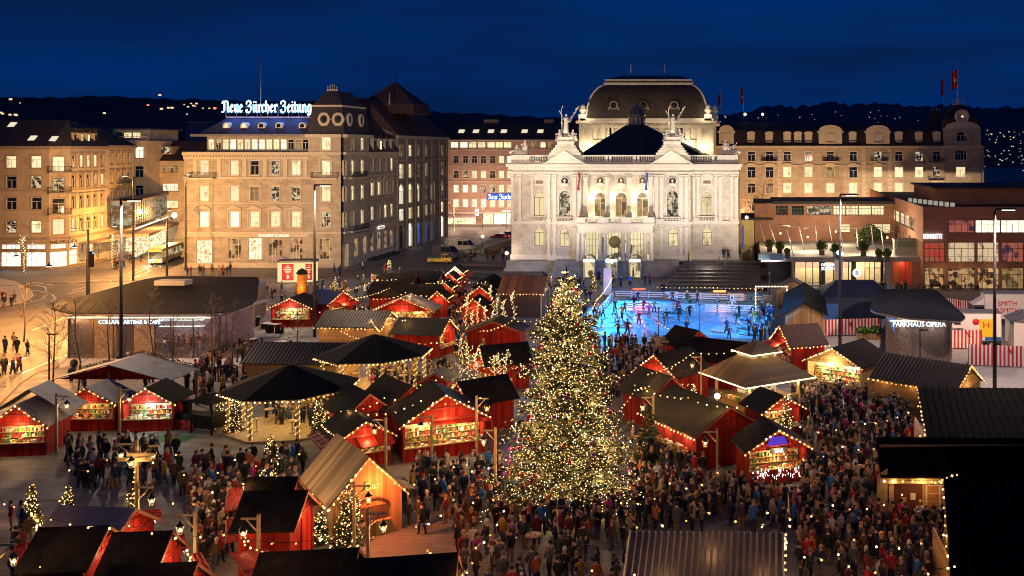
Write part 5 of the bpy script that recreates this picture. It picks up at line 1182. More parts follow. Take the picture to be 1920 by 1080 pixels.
for(px,py,zt)in((1140,556,5.2),(1572,560,6.6)):
 p=G(px,py);t=thing('light_tower','scaffold tower with a dazzling blue spotlight %s of the ice rink'%('at the far left corner' if px<1300 else 'to the right'),'lighting tower',p)
 mb=MB()
 for sx in(-.5,.5):
  for sy in(-.5,.5):mb.tube([(sx,sy,0),(sx,sy,zt)],.05,STEEL,5)
 for k in range(int(zt)):mb.tube([(-.5,-.5,k),(.5,-.5,k+1)],.03,STEEL,4);mb.tube([(.5,-.5,k),(.5,.5,k+1)],.03,STEEL,4)
 part('scaffold',mb,t,False);mb=MB();mb.box(-.6,.6,-.55,-.5,.3,zt-.9,RW);part('cladding',mb,t,False)
 mb=MB();mb.ball((0,-.3,zt+.2),.3,glow('blue_spot',(.12,.7,1),30),10,6);mb.ball((.6,-.3,zt),.22,glow('blue_spot',(.12,.7,1),30),10,6);part('spotlight',mb,t,False)
 lamp('blue_flood',p+V(0,-.8,zt),(82000 if px<1300 else 200),(.0,.33,1),t,.3,78,(-8,128,0),.6)
 if px<1300:lamp('blue_flood',p+V(0,.4,zt),2500,(.02,.25,1),t,.3,110,(AX+3,YP,1),.8)
 else:lamp('blue_flood',p+V(-.5,.6,zt),1300,(.02,.35,1),t,.3,100,(-4,158,0),.8)
# posts and hire sheds on the right of the rink
SHED=mat('dark_shed_roof',(.010,.010,.013),.9,var=.3,scale=1,spec=.05);WOODW=boards('warm_larch_boards',(.36,.22,.10),0,.16)
mb=MB();q=[G(1454,576,3.2),G(1512,578,3.2),G(1522,632,3.2),G(1457,640,3.2)]
def shed(name,label,cat,c,w_,dp,h,rz,wallm,roofm,ridge=1.2,over=.4):
 t=thing(name,label,cat,c,rz)
 mb=MB();mb.box(-w_/2,w_/2,-dp/2,dp/2,0,h,wallm);mb.slab([(-w_/2,-dp/2,h),(w_/2,-dp/2,h),(0,-dp/2,h+ridge)],(0,dp,0),wallm);part('wall',mb,t,False)
 mb=MB()
 for s in(-1,1):mb.slab([(s*(w_/2+over),-dp/2-over,h-over*ridge/(w_/2)+.06),(0,-dp/2-over,h+ridge+.06),(0,dp/2+over,h+ridge+.06),(s*(w_/2+over),dp/2+over,h-over*ridge/(w_/2)+.06)],(0,0,.1),roofm)
 part('roof',mb,t,False);return t
hs=shed('rink_hut','long dark roofed skate hire hut along the right side of the rink','hut',V(7.2,126.5),4.6,17,2.8,R(-3),WOODW,SHED,1.3)
t=thing('entrance_arch','arch of warm string lights over the rink entrance','arch',V(1.2,136));mb=MB()
for s in(0,4.2):mb.box(s-.08,s+.08,-.08,.08,0,3.6,RW)
mb.box(0,4.2,-.08,.08,3.5,3.66,RW);part('frame',mb,t,False)
AB=glow('warm_bulb',(1,.62,.22),9)
for k in range(26):
 mb=MB();q=(0,k*.45)if k<8 else((k-8)*.44,3.62)if k<18 else(4.2,3.6-(k-18)*.45);mb.ball((q[0],-.12,q[1]),.07,AB,6,4);part('bulb',mb,t,False)
t=shed('rink_kiosk','small grey gabled kiosk behind the light arch at the rink','kiosk',V(6.5,142),4.5,4,2.6,0,WOODW,mat('grey_canvas',(.09,.08,.07),.8),1.2,.3)
for i,(px,py)in enumerate(((1235,640),(1312,632),(1443,560),(1539,545),(1305,547))):
 p=G(px,py);mb=MB();mb.tube([(0,0,0),(0,0,3.8)],.07,STEEL,6);mb.box(-.12,.12,-.12,.12,3.7,3.9,STEEL)
 solo('light_post',mb,('post at the near edge of the rink carrying bulbs','second post at the near edge of the rink beside a lamp','pale post beyond the right rink corner','pale post before the foyer hall','pale post behind the far rink railing')[i],'post',tuple(p),'posts of the rink lights',local=True)
# ------ the two low pavilions with great flat roofs
GLASSP,t_,b_=_new('clear_pane');t_.nodes.remove(b_)
tr=N(t_,'ShaderNodeBsdfTransparent');gl_=N(t_,'ShaderNodeBsdfGlossy',_Roughness=.05);mx_=N(t_,'ShaderNodeMixShader',_Fac=.13);tr.inputs[0].default_value=(.8,.78,.82,1)
L(t_,tr.outputs[0],mx_.inputs[1]);L(t_,gl_.outputs[0],mx_.inputs[2]);L(t_,mx_.outputs[0],t_.nodes['Material Output'].inputs[0])
def perf():
 m,t,b=_new('perforated_bronze');v=uv_wall(t);vo=N(t,'ShaderNodeTexVoronoi',_Scale=7.0);L(t,v,vo.inputs[0])
 nz=N(t,'ShaderNodeTexNoise',_Scale=.9,_Detail=3.0);L(t,v,nz.inputs[0])
 ad=N(t,'ShaderNodeMath',operation='MULTIPLY');L(t,vo.outputs[0],ad.inputs[0]);L(t,nz.outputs[0],ad.inputs[1])
 r=ramp(t,ad.outputs[0],[(.10,(.42,.33,.27)),(.2,(.20,.15,.12))]);L(t,r.outputs[0],b.inputs['Base Color']);b.inputs['Metallic'].default_value=.35;b.inputs['Roughness'].default_value=.45;return m
PERF=perf();ROOFB=mat('blue_black_membrane',(.007,.009,.016),.85,var=.25,scale=.3,spec=.06);EDGE=mat('roof_edge_metal',(.16,.145,.14),.4,metal=.4)
ZR=4.9
def flatroof(t,outl,inset):
 c=sum(outl,Vector((0,0,0)))/len(outl);low=[c+(p-c)*.965 for p in outl];inn=[c+(p-c)*.985 for p in outl]
 mb=MB();loft(mb,[[(p.x,p.y,ZR-.3)for p in low],[(p.x,p.y,ZR-.17)for p in outl],[(p.x,p.y,ZR)for p in outl]],EDGE,(True,False));part('roof_edge',mb,t)
 mb=MB();loft(mb,[[(p.x,p.y,ZR)for p in outl],[(p.x,p.y,ZR+.06)for p in inn]],ROOFB);return part('roof',mb,t),low
def rounded(pts,z,r=.25,n=4):
 q=[G(a,b,z)for a,b in pts];out=[];k=len(q)
 for i in range(k):
  a,b,c=q[i-1],q[i],q[(i+1)%k];s=b.lerp(a,r);e=b.lerp(c,r)
  for j in range(n+1):f=j/n;out.append(s.lerp(b,f).lerp(b.lerp(e,f),f))
 return out
cafe=house('cafe_pavilion','glass café pavilion under a large rounded flat black roof with a white lit name','pavilion',G(270,672))
ol=rounded([(84,573),(140,587),(430,586),(482,566),(486,518),(470,518),(292,516)],ZR+.1,.22)
ro,low=flatroof(cafe,ol,1)
mb=MB();q=G(325,533,ZR+.2);mb.box(q.x-1.9,q.x+1.9,q.y-.9,q.y+.9,ZR+.15,ZR+.75,mat('roof_hatch',(.30,.29,.28),.5));part('roof_hatch',mb,ro)
YF=G(270,672).y
mb=MB();xa,xb=XD(128,YF),XD(412,YF);INT=mat('plum_interior',(.22,.17,.21),.8);WINT=mat('amber_interior',(.35,.2,.08),.8)
mb.box(xa+.1,xb,YF+7,YF+7.2,0,4.4,INT);mb.box(xa+.1,XD(178,YF),YF+3.5,YF+3.7,0,4.4,WINT);mb.box(xa,XD(445,YF),YF,YF+12,-.02,.03,mat('cafe_floor',(.12,.07,.05),.5));mb.box(xa,xb,YF+.3,YF+12,4.42,4.45,INT);part('interior_wall',mb,cafe)
mb=MB();mb.box(XD(232,YF),XD(318,YF),YF+3,YF+3.6,.03,1.1,mat('bar_counter',(.10,.05,.03),.4));mb.box(XD(232,YF),XD(318,YF),YF+6.4,YF+6.9,2.9,2.96,glow('shelf_glow',(.85,1,.8),2.5));mb.box(XD(232,YF),XD(318,YF),YF+6.4,YF+6.9,2.2,2.26,glow('shelf_glow',(.85,1,.8),2.5))
rb_=random.Random(2)
for k in range(50):x=rb_.uniform(XD(233,YF),XD(300,YF));z=rb_.choice((2.26,2.96));mb.lathe([(.05,0),(.05,.22),(.02,.3),(.02,.36)],(x,YF+6.6,z),rb_.choice([FRAMEW,WINT,FRAMED]),5)
part('bar',mb,cafe)
for a,b,k in((128,176,'g'),(176,212,'p'),(212,232,'g'),(232,250,'g'),(250,290,'p'),(290,320,'g'),(320,362,'g'),(362,412,'g')):
 mb=MB();mb.box(XD(a,YF)+.04,XD(b,YF)-.04,YF,YF+.05,.05,4.4,GLASSP if k=='g' else PERF);part('glass_pane' if k=='g' else 'perforated_panel',mb,cafe)
r0,r1=V(XD(412,YF),YF),G(447,632)
mb=MB();d=r1-r0;n=V(d.y,-d.x).normalized();mb.slab([r0,r1,r1+V(0,0,4.4),r0+V(0,0,4.4)],-n*.06,GLASSP);part('glass_pane',mb,cafe)
mb=MB()
for px in(128,176,212,232,250,290,320,362,412):mb.box(XD(px,YF)-.04,XD(px,YF)+.04,YF-.03,YF+.1,0,4.42,FRAMED)
for k in range(4):q=r0.lerp(r1,k/3);mb.box(q.x-.06,q.x+.06,q.y-.06,q.y+.06,0,4.42,FRAMED)
part('mullion',mb,cafe)
mb=MB();q0,q1=G(449,620),G(455,595);mb.prism([(q0.x,q0.y),(q0.x+1.6,q0.y),(q1.x+1.6,q1.y+3),(q1.x,q1.y+3)],0,4.4,PERF);x0=XD(128,YF);mb.box(x0,x0+.2,YF+.1,YF+10,0,4.4,PERF);part('perforated_panel',mb,cafe)
STRIPW=glow('warm_light_strip',(1,.78,.5),2.4,True)
mb=MB();mb.box(xa+.1,XD(400,YF),YF-.35,YF-.25,4.28,4.4,STRIPW);part('light_strip',mb,cafe)
place('sign',text('COLLANA ARTBAR & CAFÉ',.62,glow('sign_blue_white',(.7,.85,1),2.6,True),.04,sx=.86),cafe,V(XD(249,YF),YF-.6,3.72)-wloc(cafe))
for px,e,c in((150,420,(1,.6,.25)),(245,420,(.9,.95,.8)),(300,350,(1,.7,.65)),(340,380,(1,.6,.5)),(390,380,(1,.55,.4))):lamp('ceiling_light',(XD(px,YF),YF+2.5,3.9),e,c,cafe,.2)
rt=random.Random(8)
for i in range(9):
 x=XD(328+i*9,YF);y=YF+1.2+(i%3)*1.6;mb=MB();mb.lathe([(.3,.0),(.04,.03),(.04,.7),(.38,.72),(.38,.75)],(x,y,.03),FRAMED,8);part('table',mb,cafe)
park=house('car_park_pavilion','perforated bronze car park pavilion with flat black roof and white lit name','pavilion',G(1722,677))
ol=rounded([(1630,581),(1690,593),(1800,601),(1812,592),(1757,543),(1742,541),(1650,541),(1640,546)],ZR+.1,.2)
ro,low=flatroof(park,ol,1)
pp=rounded([(1659,664),(1680,680),(1782,680),(1786,668),(1760,628),(1668,622)],0,.2)
mb=MB();mb.prism([(p.x,p.y)for p in pp],0,ZR-.45,PERF);part('wall',mb,park)
YQ=G(1722,680).y
mb=MB();mb.box(XD(1668,YQ),XD(1790,YQ),YQ-.25,YQ-.15,4.3,4.42,STRIPW);part('light_strip',mb,park)
place('sign',text('PARKHAUS OPÉRA',.74,glow('sign_blue_white',(.7,.85,1),2.6,True),.04,sx=.88),park,V(XD(1722,YQ),YQ-.45,3.8)-wloc(park))
mb=MB()
for px in(1711,1740,1753):mb.box(XD(px,YQ)-.03,XD(px,YQ)+.03,YQ-.06,YQ-.01,0,4.3,EDGE)
part('mullion',mb,park)
for px in(1690,1750):lamp('eave_light',(XD(px,YQ),YQ-.9,4.1),90,(1,.9,.8),park,.2)
# lit kiosk with round ends on the square
kk=house('round_kiosk','glowing cream kiosk with rounded ends and dark red posters on the square','kiosk',G(557,530))
p=G(557,530);GLOWP=litpane('backlit_panel',(1,.78,.36),.95,1.1,sx=.3,sz=.2,thr=.2,dark=(.8,.5,.2),sample=True)
pts=[(p.x-2.1+.95*math.cos(a),p.y+1.4*math.sin(a))for a in[PI/2+PI*k/8 for k in range(9)]]+[(p.x+2.1+.95*math.cos(a),p.y+1.4*math.sin(a)+.5)for a in[-PI/2+PI*k/8 for k in range(9)]]
mb=MB();mb.prism(pts,.25,3.45,GLOWP);part('wall',mb,kk);mb=MB();big=[(p.x+(a-p.x)*1.06,p.y+(b-p.y)*1.1)for a,b in pts];mb.prism(big,3.45,3.75,EDGE);mb.prism(pts,3.75,3.8,BLKR);part('roof',mb,kk);mb=MB();mb.prism(big,0,.25,EDGE);part('base',mb,kk)
POST=mat('dark_red_poster',(.28,.015,.02),.6,var=.1,emit=(.5,.02,.02),estr=.35)
for x,w_,y in((p.x-.9,.95,p.y-1.34),(p.x+2.35,.55,p.y-.85)):
 mb=MB();mb.box(x-w_,x+w_,y-.12,y-.07,.55,3.25,POST)
 for k,(a,b)in enumerate(((2.85,.25),(2.55,.6),(2.25,.75),(2.0,.5),(1.75,.35))):mb.box(x-b*w_,x+b*w_,y-.13,y-.12,a,a+.13,FRAMEW)
 mb.lathe([(.1,0),(.22,.2),(.18,.6),(.05,.75)],(x,y-.12,.75),FRAMEW,6,1,.1);part('poster',mb,kk)
lamp('kiosk_light',p+V(0,-2.6,1.6),130,(1,.75,.4),kk,.4)
# ------ vehicles
TYRE=mat('tyre_rubber',(.015,.015,.015),.85,var=.1);HUB=mat('wheel_hub',(.3,.3,.3),.35,metal=.8)
HEAD=glow('headlight',(1,.9,.7),14,True);TAIL=glow('tail_light',(1,.03,.02),5)
def wheel(t,x,y,r=.34,ww=.22):
 mb=MB(Matrix.Translation((x,y,r))@Matrix.Rotation(R(90),4,'X'));mb.lathe([(r*.6,-ww/2),(r,-ww/2),(r,ww/2),(r*.6,ww/2)],(0,0,0),TYRE,14);w_=part('wheel',mb,t,False)
 mb=MB(Matrix.Translation((x,y,r))@Matrix.Rotation(R(90),4,'X'));mb.lathe([(r*.6,-ww*.45),(r*.6,ww*.52),(.02,ww*.55)],(0,0,0),HUB,10);part('rim',mb,w_,False)
def profile_body(t,prof,wd,m,taper=.08,name='body'):
 """a car body: side outline (x, z) given thickness across, drawn in towards the roof"""
 mb=MB();n=len(prof);zm=max(z for _,z in prof);vs=[]
 for s in(-1,1):
  for x,z in prof:vs.append((x,s*(wd/2-taper*max(0,(z-.9))/max(.1,zm-.9)),z))
 fs=[tuple(range(n)),tuple(range(2*n-1,n-1,-1))]+[(i,n+i,n+(i+1)%n,(i+1)%n)for i in range(n)]
 mb.add(vs,fs,m);o=part(name,mb,t,False);bv=o.modifiers.new('soft edges','BEVEL');bv.width=.07;bv.segments=2;return o
def car(kind,label,p,rz,col,group=None):
 m=mat('paint_'+kind,col,.3,var=.08,spec=.5,coat=.4)
 t=thing(kind,label,{'van':'van','pickup':'pickup','car':'car'}[kind.split('_')[-1]],p,rz,group)
 if 'van' in kind:
  Ln,wd,hh=5.9,2.0,2.55
  prof=[(-2.95,.35),(2.7,.35),(2.95,.6),(2.9,1.05),(2.1,1.35),(1.25,2.35),(1.0,2.5),(-2.8,2.55),(-2.95,2.4)]
  gl=[[(2.02,1.42),(1.28,2.28),(.55,2.28),(.55,1.42)],[(.4,1.42),(.4,2.28),(-.7,2.28),(-.7,1.42)]];ws=((2.13,1.38),(1.3,2.33));wx=(1.9,-1.9)
 elif 'pickup' in kind:
  Ln,wd,hh=4.6,1.8,1.9
  prof=[(-2.3,.4),(2.1,.4),(2.3,.6),(2.25,1.0),(2.0,1.15),(1.5,1.85),(.55,1.9),(.4,1.85),(.4,1.05),(-2.3,1.05)]
  gl=[[(1.92,1.16),(1.48,1.75),(1.05,1.75),(1.05,1.16)],[(.95,1.16),(.95,1.75),(.55,1.75),(.55,1.16)]];ws=((2.0,1.18),(1.53,1.8));wx=(1.45,-1.4)
 else:
  Ln,wd,hh=4.3,1.8,1.45
  prof=[(-2.1,.35),(2.0,.35),(2.15,.6),(2.05,.8),(1.1,.95),(.45,1.4),(-1.0,1.45),(-1.7,1.0),(-2.1,.9)]
  gl=[[(.95,.97),(.42,1.32),(-.15,1.34),(-.15,.97)],[(-.25,.97),(-.25,1.34),(-.95,1.36),(-1.45,.97)]];ws=((1.12,.97),(.48,1.37));wx=(1.3,-1.3)
 body=profile_body(t,prof,wd,m)
 for s in(-1,1):
  for g_ in gl:
   mb=MB();y=s*(wd/2-.05);mb.slab([(x,y,z)for x,z in g_],(0,s*.06,0),DARK);part('window',mb,t,False)
  mb=MB();mb.box(Ln/2-.18,Ln/2-.02 if 'car' not in kind else Ln/2-.1,s*wd*.36-.16,s*wd*.36+.16,.68,.9,mat('lamp_glass',(.6,.6,.6),.2));part('headlight',mb,t,False)
  mb=MB();mb.box(-Ln/2-.02,-Ln/2+.08,s*wd*.42-.1,s*wd*.42+.1,.75,1.0,TAIL if 'car' in kind else mat('red_lens',(.35,.02,.02),.3));part('tail_light',mb,t,False)
  for x in wx:wheel(t,x,s*(wd/2-.1))
 mb=MB();(xa,za),(xb,zb)=ws;mb.slab([(xa,-wd*.42,za),(xa,wd*.42,za),(xb,wd*.38,zb),(xb,-wd*.38,zb)],(.04,0,.03),DARK);part('windscreen',mb,t,False)
 mb=MB();mb.box(Ln/2-.05,Ln/2+.06,-wd*.46,wd*.46,.38,.58,FRAMED if 'car' in kind else HUB);part('bumper',mb,t,False)
 return t
pk=car('yellow_pickup','yellow pickup truck with green cargo cover parked in front of the grey van',G(826,494),R(2),(.62,.36,.03))
mb=MB();mb.box(-2.25,.38,-.85,.85,1.05,1.22,mat('green_tarp',(.06,.2,.09),.8));part('cargo_cover',mb,pk,False)
gv=car('dark_van','dark grey delivery van parked behind the yellow pickup',G(838,484),R(-24),(.09,.085,.09))
wv=car('white_van','white camper van with roof boxes parked behind the grey van',G(868,471),R(-14),(.55,.53,.42))
mb=MB();mb.box(-1.6,-.4,-.5,.5,2.58,2.75,FRAMEW);mb.tube([(.2,-.7,2.58),(.2,.7,2.58)],.04,STEEL,5);part('roof_box',mb,wv,False)
car('red_car','dark red car with glowing tail lights waiting in the side street',G(937,449),R(160),(.25,.02,.02))
car('blue_car','second car with red tail lights at the end of the tunnel ramp',G(954,444),R(160),(.05,.06,.12))
# articulated bus at the stop
bp=G(291,497);be=G(345,476);d=(be-bp);t=thing('city_bus','yellow lit city bus with glowing headlights pulling out of the stop','bus',bp,math.atan2(d.y,d.x))
mb=MB();BUSM=mat('cream_bus_paint',(.55,.42,.2),.35,coat=.4);BL=15
mb.box(-.0,BL,-1.25,1.25,.35,3.05,BUSM);bd=part('body',mb,t,False);bv=bd.modifiers.new('soft edges','BEVEL');bv.width=.15;bv.segments=3
BUSW=litpane('bus_window',(1,.75,.35),.5,.6,sx=1.2,sz=.9,thr=.5,dark=(.06,.04,.03))
mb=MB();mb.box(-.03,.0,-1.1,1.1,1.15,2.45,BUSW);part('windscreen',mb,t,False)
mb=MB();mb.box(-.05,-.02,-.85,.85,2.55,2.95,glow('amber_display',(1,.42,.04),2.2));part('destination_display',mb,t,False)
for k in range(6):mb=MB();mb.box(.7+k*2.4,2.9+k*2.4,-1.29,-1.25,1.3,2.5,BUSW);part('window',mb,t,False)
for s in(-.9,.9):mb=MB();mb.ball((-.05,s,.7),.17,HEAD,8,5);part('headlight',mb,t,False)
for x in(2.2,8.5,12.8):
 for s in(-1.1,1.1):wheel(t,x,s,.48,.3)
lamp('headlight_beam',bp+V(-.6,-1.5,.9),250,(1,.85,.6),t,.1)
# lorry, trailers and containers behind the striped fences
WHITEP=mat('white_trailer',(.62,.6,.6),.5,var=.08)
def trailer(label,p,rz,Ln,wd,h,name='box_trailer',z0=.9):
 t=thing(name,label,'trailer',p,rz);mb=MB();mb.box(-Ln/2,Ln/2,-wd/2,wd/2,z0,z0+h,WHITEP);b=part('body',mb,t,False);bv=b.modifiers.new('soft edges','BEVEL');bv.width=.06;bv.segments=2
 mb=MB();mb.box(-Ln/2-.04,Ln/2+.04,-wd/2-.04,wd/2+.04,z0+h,z0+h+.1,ZINC);mb.box(-Ln/2,Ln/2,-wd/2+.1,wd/2-.1,z0-.2,z0,FRAMED);part('roof',mb,t,False)
 for x in(-Ln*.3,Ln*.3):
  for s in(-1,1):wheel(t,x,s*(wd/2-.2),.42,.28)
 return t
p=G(1885,612);t=trailer('long white lorry trailer lettered in red behind the pavilion',p+V(2,1.3),0,9,2.5,3.1);RL=mat('red_letters',(.5,.01,.02),.5,var=0)
place('lettering',text('SMITH\n&SMITH',.85,RL,.02,sx=1.0),t,(-1.75,-1.3,2.55))
t2=thing('lorry_tractor','dark tractor unit with raised white wind deflector in front of the lettered trailer','lorry',G(1842,612)+V(0,1.5));mb=MB();mb.box(-1.2,1.2,-1.1,1.1,.6,2.6,mat('dark_cab',(.06,.06,.065),.4));part('cab',mb,t2,False);mb=MB();mb.slab([(-1.1,-1,2.6),(1.2,-1,2.6),(1.2,-1,3.6),(.4,-1,3.5)],(0,2,0),WHITEP);part('wind_deflector',mb,t2,False)
mb=MB();mb.box(-.9,.7,-1.14,-1.1,1.7,2.4,DARK);part('window',mb,t2,False)
for x in(-.6,.8):wheel(t2,x,-1.0,.46)
p=G(1832,655);t=trailer('white refrigerated box trailer with a yellow panel and red emblem',p+V(0,1.5),R(-4),5.6,2.6,3.0);YL=mat('yellow_panel',(.65,.45,.02),.5,var=.05);BLP=mat('blue_panel',(.02,.09,.3),.5,var=.05)
mb=MB();mb.box(.35,2.0,-1.33,-1.3,1.3,3.3,YL);o=part('yellow_panel',mb,t,False);place('emblem',text('H',.95,RL,.03,sx=1.1),o,(1.1,-1.36,2.35))
mb=MB(Matrix.Translation((.0,-1.33,3.0))@Matrix.Rotation(R(90),4,'X'));mb.lathe([(.36,-.03),(.36,.02),(.01,.03)],(0,0,0),RL,14);part('round_emblem',mb,t,False)
mb=MB();mb.box(1.0,2.75,-1.34,-1.31,.95,1.35,BLP);part('blue_panel',mb,t,False);mb=MB();mb.box(-2.75,-1.4,-1.6,-1.3,2.3,3.6,WHITEP);mb.box(-2.4,-1.7,-1.63,-1.6,2.7,3.3,FRAMED);part('cooling_unit',mb,t,False)
t=thing('white_tent','plain white gabled tent wall at the right edge behind the fence','tent',G(1930,650));mb=MB();mb.slab([(-1.7,0,0),(3,0,0),(3,0,2.2),(.3,0,3.4),(-1.7,0,2.8)],(0,4,0),WHITEP);part('wall',mb,t,False);mb=MB();mb.slab([(-1.9,-.15,2.75),(.3,-.15,3.5),(3.2,-.15,2.2),(3.2,4,2.2),(.3,4,3.5),(-1.9,4,2.75)],(0,0,.08),ZINC);part('roof',mb,t,False)
t=thing('equipment_tent','dark blue gabled equipment tent left of the car park pavilion','tent',G(1612,598));BLT=mat('dark_blue_canvas',(.012,.02,.05),.7)
mb=MB();mb.box(-5,4.2,0,7,0,2.9,BLT);part('wall',mb,t,False);mb=MB();loft(mb,[rect(-5.2,4.4,-.2,7.2,2.9),rect(-2.8,2.2,3.2,3.8,4.6)],BLT);part('roof',mb,t,False)
t=thing('site_container','grey white service container and blue box beside the rink hut','container',G(1537,600));mb=MB();mb.box(-3.5,-.3,0,2.4,0,2.6,WHITEP);part('body',mb,t,False);mb=MB();mb.box(.2,2.6,-.2,1.4,0,2.1,mat('blue_box',(.02,.1,.35),.5));part('blue_box',mb,t,False);mb=MB();mb.box(-3.6,1.6,2.6,5,2.4,2.7,ZINC);mb.box(-3.4,1.4,2.7,4.9,0,2.4,WHITEP);part('rear_cabin',mb,t,False)
# red and white striped fences
SR,SW=mat('fence_red',(.45,.03,.03),.7,var=.1),mat('fence_white',(.7,.66,.64),.7,var=.08)
def stripe_fence(label,a,b,h=2.0):
 t=thing('striped_fence',label,'fence',a,0,'red and white striped fences');d=b-a;n=int(d.length/.2);u=d.normalized();nn=V(-u.y,u.x)*.04
 mb=MB()
 for k in range(n):
  q=a+u*(k*.2);m=SR if k%2 else SW
  mb.slab([q+V(0,0,.12),q+u*.19+V(0,0,.12),q+u*.19+V(0,0,h),q+V(0,0,h)],nn,m)
 part('panel',mb,t)
 n=max(2,int(d.length/2.4))
 for k in range(n+1):q=a+d*k/n;mb=MB();mb.box(q.x-.05,q.x+.05,q.y+.06,q.y+.16,0,h,STEEL);part('post',mb,t)
 mb=MB();q=a+d*.55;mb.tube([q+V(-.3,-.1,h-.1),q+V(0,-.15,h-.5),q+V(.25,-.1,h-.15),q+V(-.1,-.15,h-.6),q+V(.3,-.12,h-.7)],.05,SR,5);part('ribbon_bow',mb,t)
stripe_fence('red and white striped fence left of the car park pavilion',G(1525,632),G(1652,628))
stripe_fence('red and white striped fence directly right of the car park pavilion',G(1785,655),G(1841,655),2.15)
stripe_fence('longest red and white striped fence at the right edge',G(1817,686),G(1960,692),2.2)
stripe_fence('short striped barrier behind the lorry cab',G(1760,578),G(1835,590),1.6)
pl=G(1631,636);t=thing('planter_crate','wooden crate planter full of green leaves at the striped fence','planter',pl);mb=MB();mb.box(-1.4,1.4,-.6,.6,0,.75,WOODW);part('crate',mb,t,False);mb=MB()
leafball(mb,(-.8,0,1.0),.75,260,mat('bright_leaf',(.10,.2,.04),.7,var=.4,scale=4),rdp,.6,.22);leafball(mb,(.7,0,1.0),.8,260,mat('bright_leaf',(.1,.2,.04)),rdp,.6,.22);part('foliage',mb,t,False)
# parked bicycles along the newspaper house
def bicycle(label,p,rz,group):
 t=thing('bicycle',label,'bicycle',p,rz,group)
 mb=MB();mb.tube([(-.5,0,.35),(-.15,0,.75),(.4,0,.8),(.5,0,.35)],.025,IRON,4);mb.tube([(-.15,0,.75),(.05,0,.3),(.4,0,.8)],.025,IRON,4);mb.tube([(.38,-.28,.98),(.38,.28,.98)],.02,IRON,4);mb.box(-.3,-.05,-.07,.07,.88,.95,IRON);part('frame',mb,t,False)
 for x in(-.5,.5):mb=MB(Matrix.Translation((x,0,.34))@Matrix.Rotation(R(90),4,'X'));mb.lathe([(.32,-.025),(.34,0),(.32,.025),(.27,0)],(0,0,0),TYRE,12);part('wheel',mb,t,False)
for k in range(12):
 q=V(-73.6,199+k*1.25);bicycle('parked bicycle leaning along the side wall of the newspaper house',q,R(10+15*(k%3)),'bicycles along the side wall')
# ------ masts and street lamps
MASTM=mat('grey_mast_steel',(.07,.06,.06),.6,metal=0,spec=.15)
LAMPH=glow('mast_lamp',(1,.85,.7),6)
def mast(px,pyb,pyt,label,e,col=(1,.74,.52),arm=1.9):
 p=G(px,pyb);h=ZD(pyt,p.y);t=thing('light_mast',label,'light mast',p,0,'tall plaza light masts')
 mb=MB();mb.tube([(0,0,0),(0,0,h)],.19,MASTM,8,.11);part('post',mb,t,False)
 mb=MB();mb.box(0,arm,-.18,.18,h-.02,h+.16,MASTM);o=part('lamp_arm',mb,t,False)
 mb=MB();mb.box(arm*.35,arm*.95,-.14,.14,h-.06,h-.025,LAMPH);place('lamp_glass',mb.mesh('lamp_glass'),o,(0,0,0))
 lamp('mast_light',p+V(arm*.6,0,h-.5),e,col,t,.3,168,p+V(arm*.6,0,0),.25);return t,p+V(arm*.6,0,h-.4)
M1,A1_=mast(227,712,376,'tallest grey light mast in front of the café pavilion',8000)
M2,A2_=mast(590,632,348,'tall grey light mast beside the cabins below the newspaper house',8000)
M3,A3_=mast(1575,662,366,'tall grey light mast between the rink hut and the car park pavilion',9000,(1,.72,.58))
M4,A4_=mast(1865,738,393,'tall grey light mast at the right edge before the striped fences',10000,(1,.74,.62))
def beam(par,a,e,col,ang,aim,r=.4,bl=.6):lamp('facade_fill_beam',a,e,col,par,r,ang,aim,bl)  # added fill spots for the facades, without fixtures of their own
WARM=(1,.62,.30);OPW=(1,.83,.62)
beam(M1,A1_+V(0,.5),200000,(1,.64,.33),38,(-101,188,13))
beam(M2,A2_+V(-.5,.5),34000,(1,.83,.64),66,(-84,190,12))
beam(M2,A2_+V(.5,.5),56000,(1,.80,.60),60,(-66,240,12))
beam(M2,V(A2_.x+.6,A2_.y+.3,7.5),16000,OPW,38,(AX-4,178,12))
lamp('blue_flood',A3_+V(-.4,.3,-3),115000,(0,.31,1),M3,.3,50,(-8,131,0),.7);beam(M4,A4_,30000,(1,.62,.4),90,(XD(1800,159),159,5));beam(M3,V(A3_.x-.6,A3_.y+.3,7.5),14000,OPW,38,(AX+4,178,12))
def street_lamp(px,pyb,h,label,e,col=(1,.56,.2),arm=(1.6,0),boxes=False,kind='post'):
 p=G(px,pyb);t=thing('street_lamp',label,'street lamp',p)
 mb=MB();mb.tube([(0,0,0),(0,0,h)],.26 if boxes else .2,MASTM,8,.2 if boxes else .14);part('post',mb,t,False)
 mb=MB();mb.tube([(0,0,h-.3),(arm[0],arm[1],h+.05)],.05,MASTM,5);mb.box(arm[0]-.45,arm[0]+.45,arm[1]-.2,arm[1]+.2,h,h+.14,MASTM);o=part('lamp_head',mb,t,False);mb=MB();mb.box(arm[0]-.35,arm[0]+.35,arm[1]-.15,arm[1]+.15,h-.04,h-.003,LAMPH);place('lamp_glass',mb.mesh('lamp_glass'),o,(0,0,0))
 if boxes:
  mb=MB();mb.box(.25,.75,-.3,.3,4.2,6.6,IRON);part('signal_box',mb,t,False);mb=MB();mb.box(.76,.8,-.2,.2,6.2,6.5,glow('blue_display',(.1,.35,1),2));part('display',mb,t,False)
 lamp('street_light',p+V(arm[0],arm[1],h-.35),e,col,t,.25);return t
street_lamp(165,553,9.9,'thick grey street post with signal boxes beside the road',3000,arm=(-2.2,0),boxes=True)
street_lamp(250,526,17.5,'tall grey street post with a dark box at mid height',4000,arm=(-2,1))
street_lamp(313,517,9.9,'short thick grey street post in front of the bus',3000,arm=(-1.5,0))
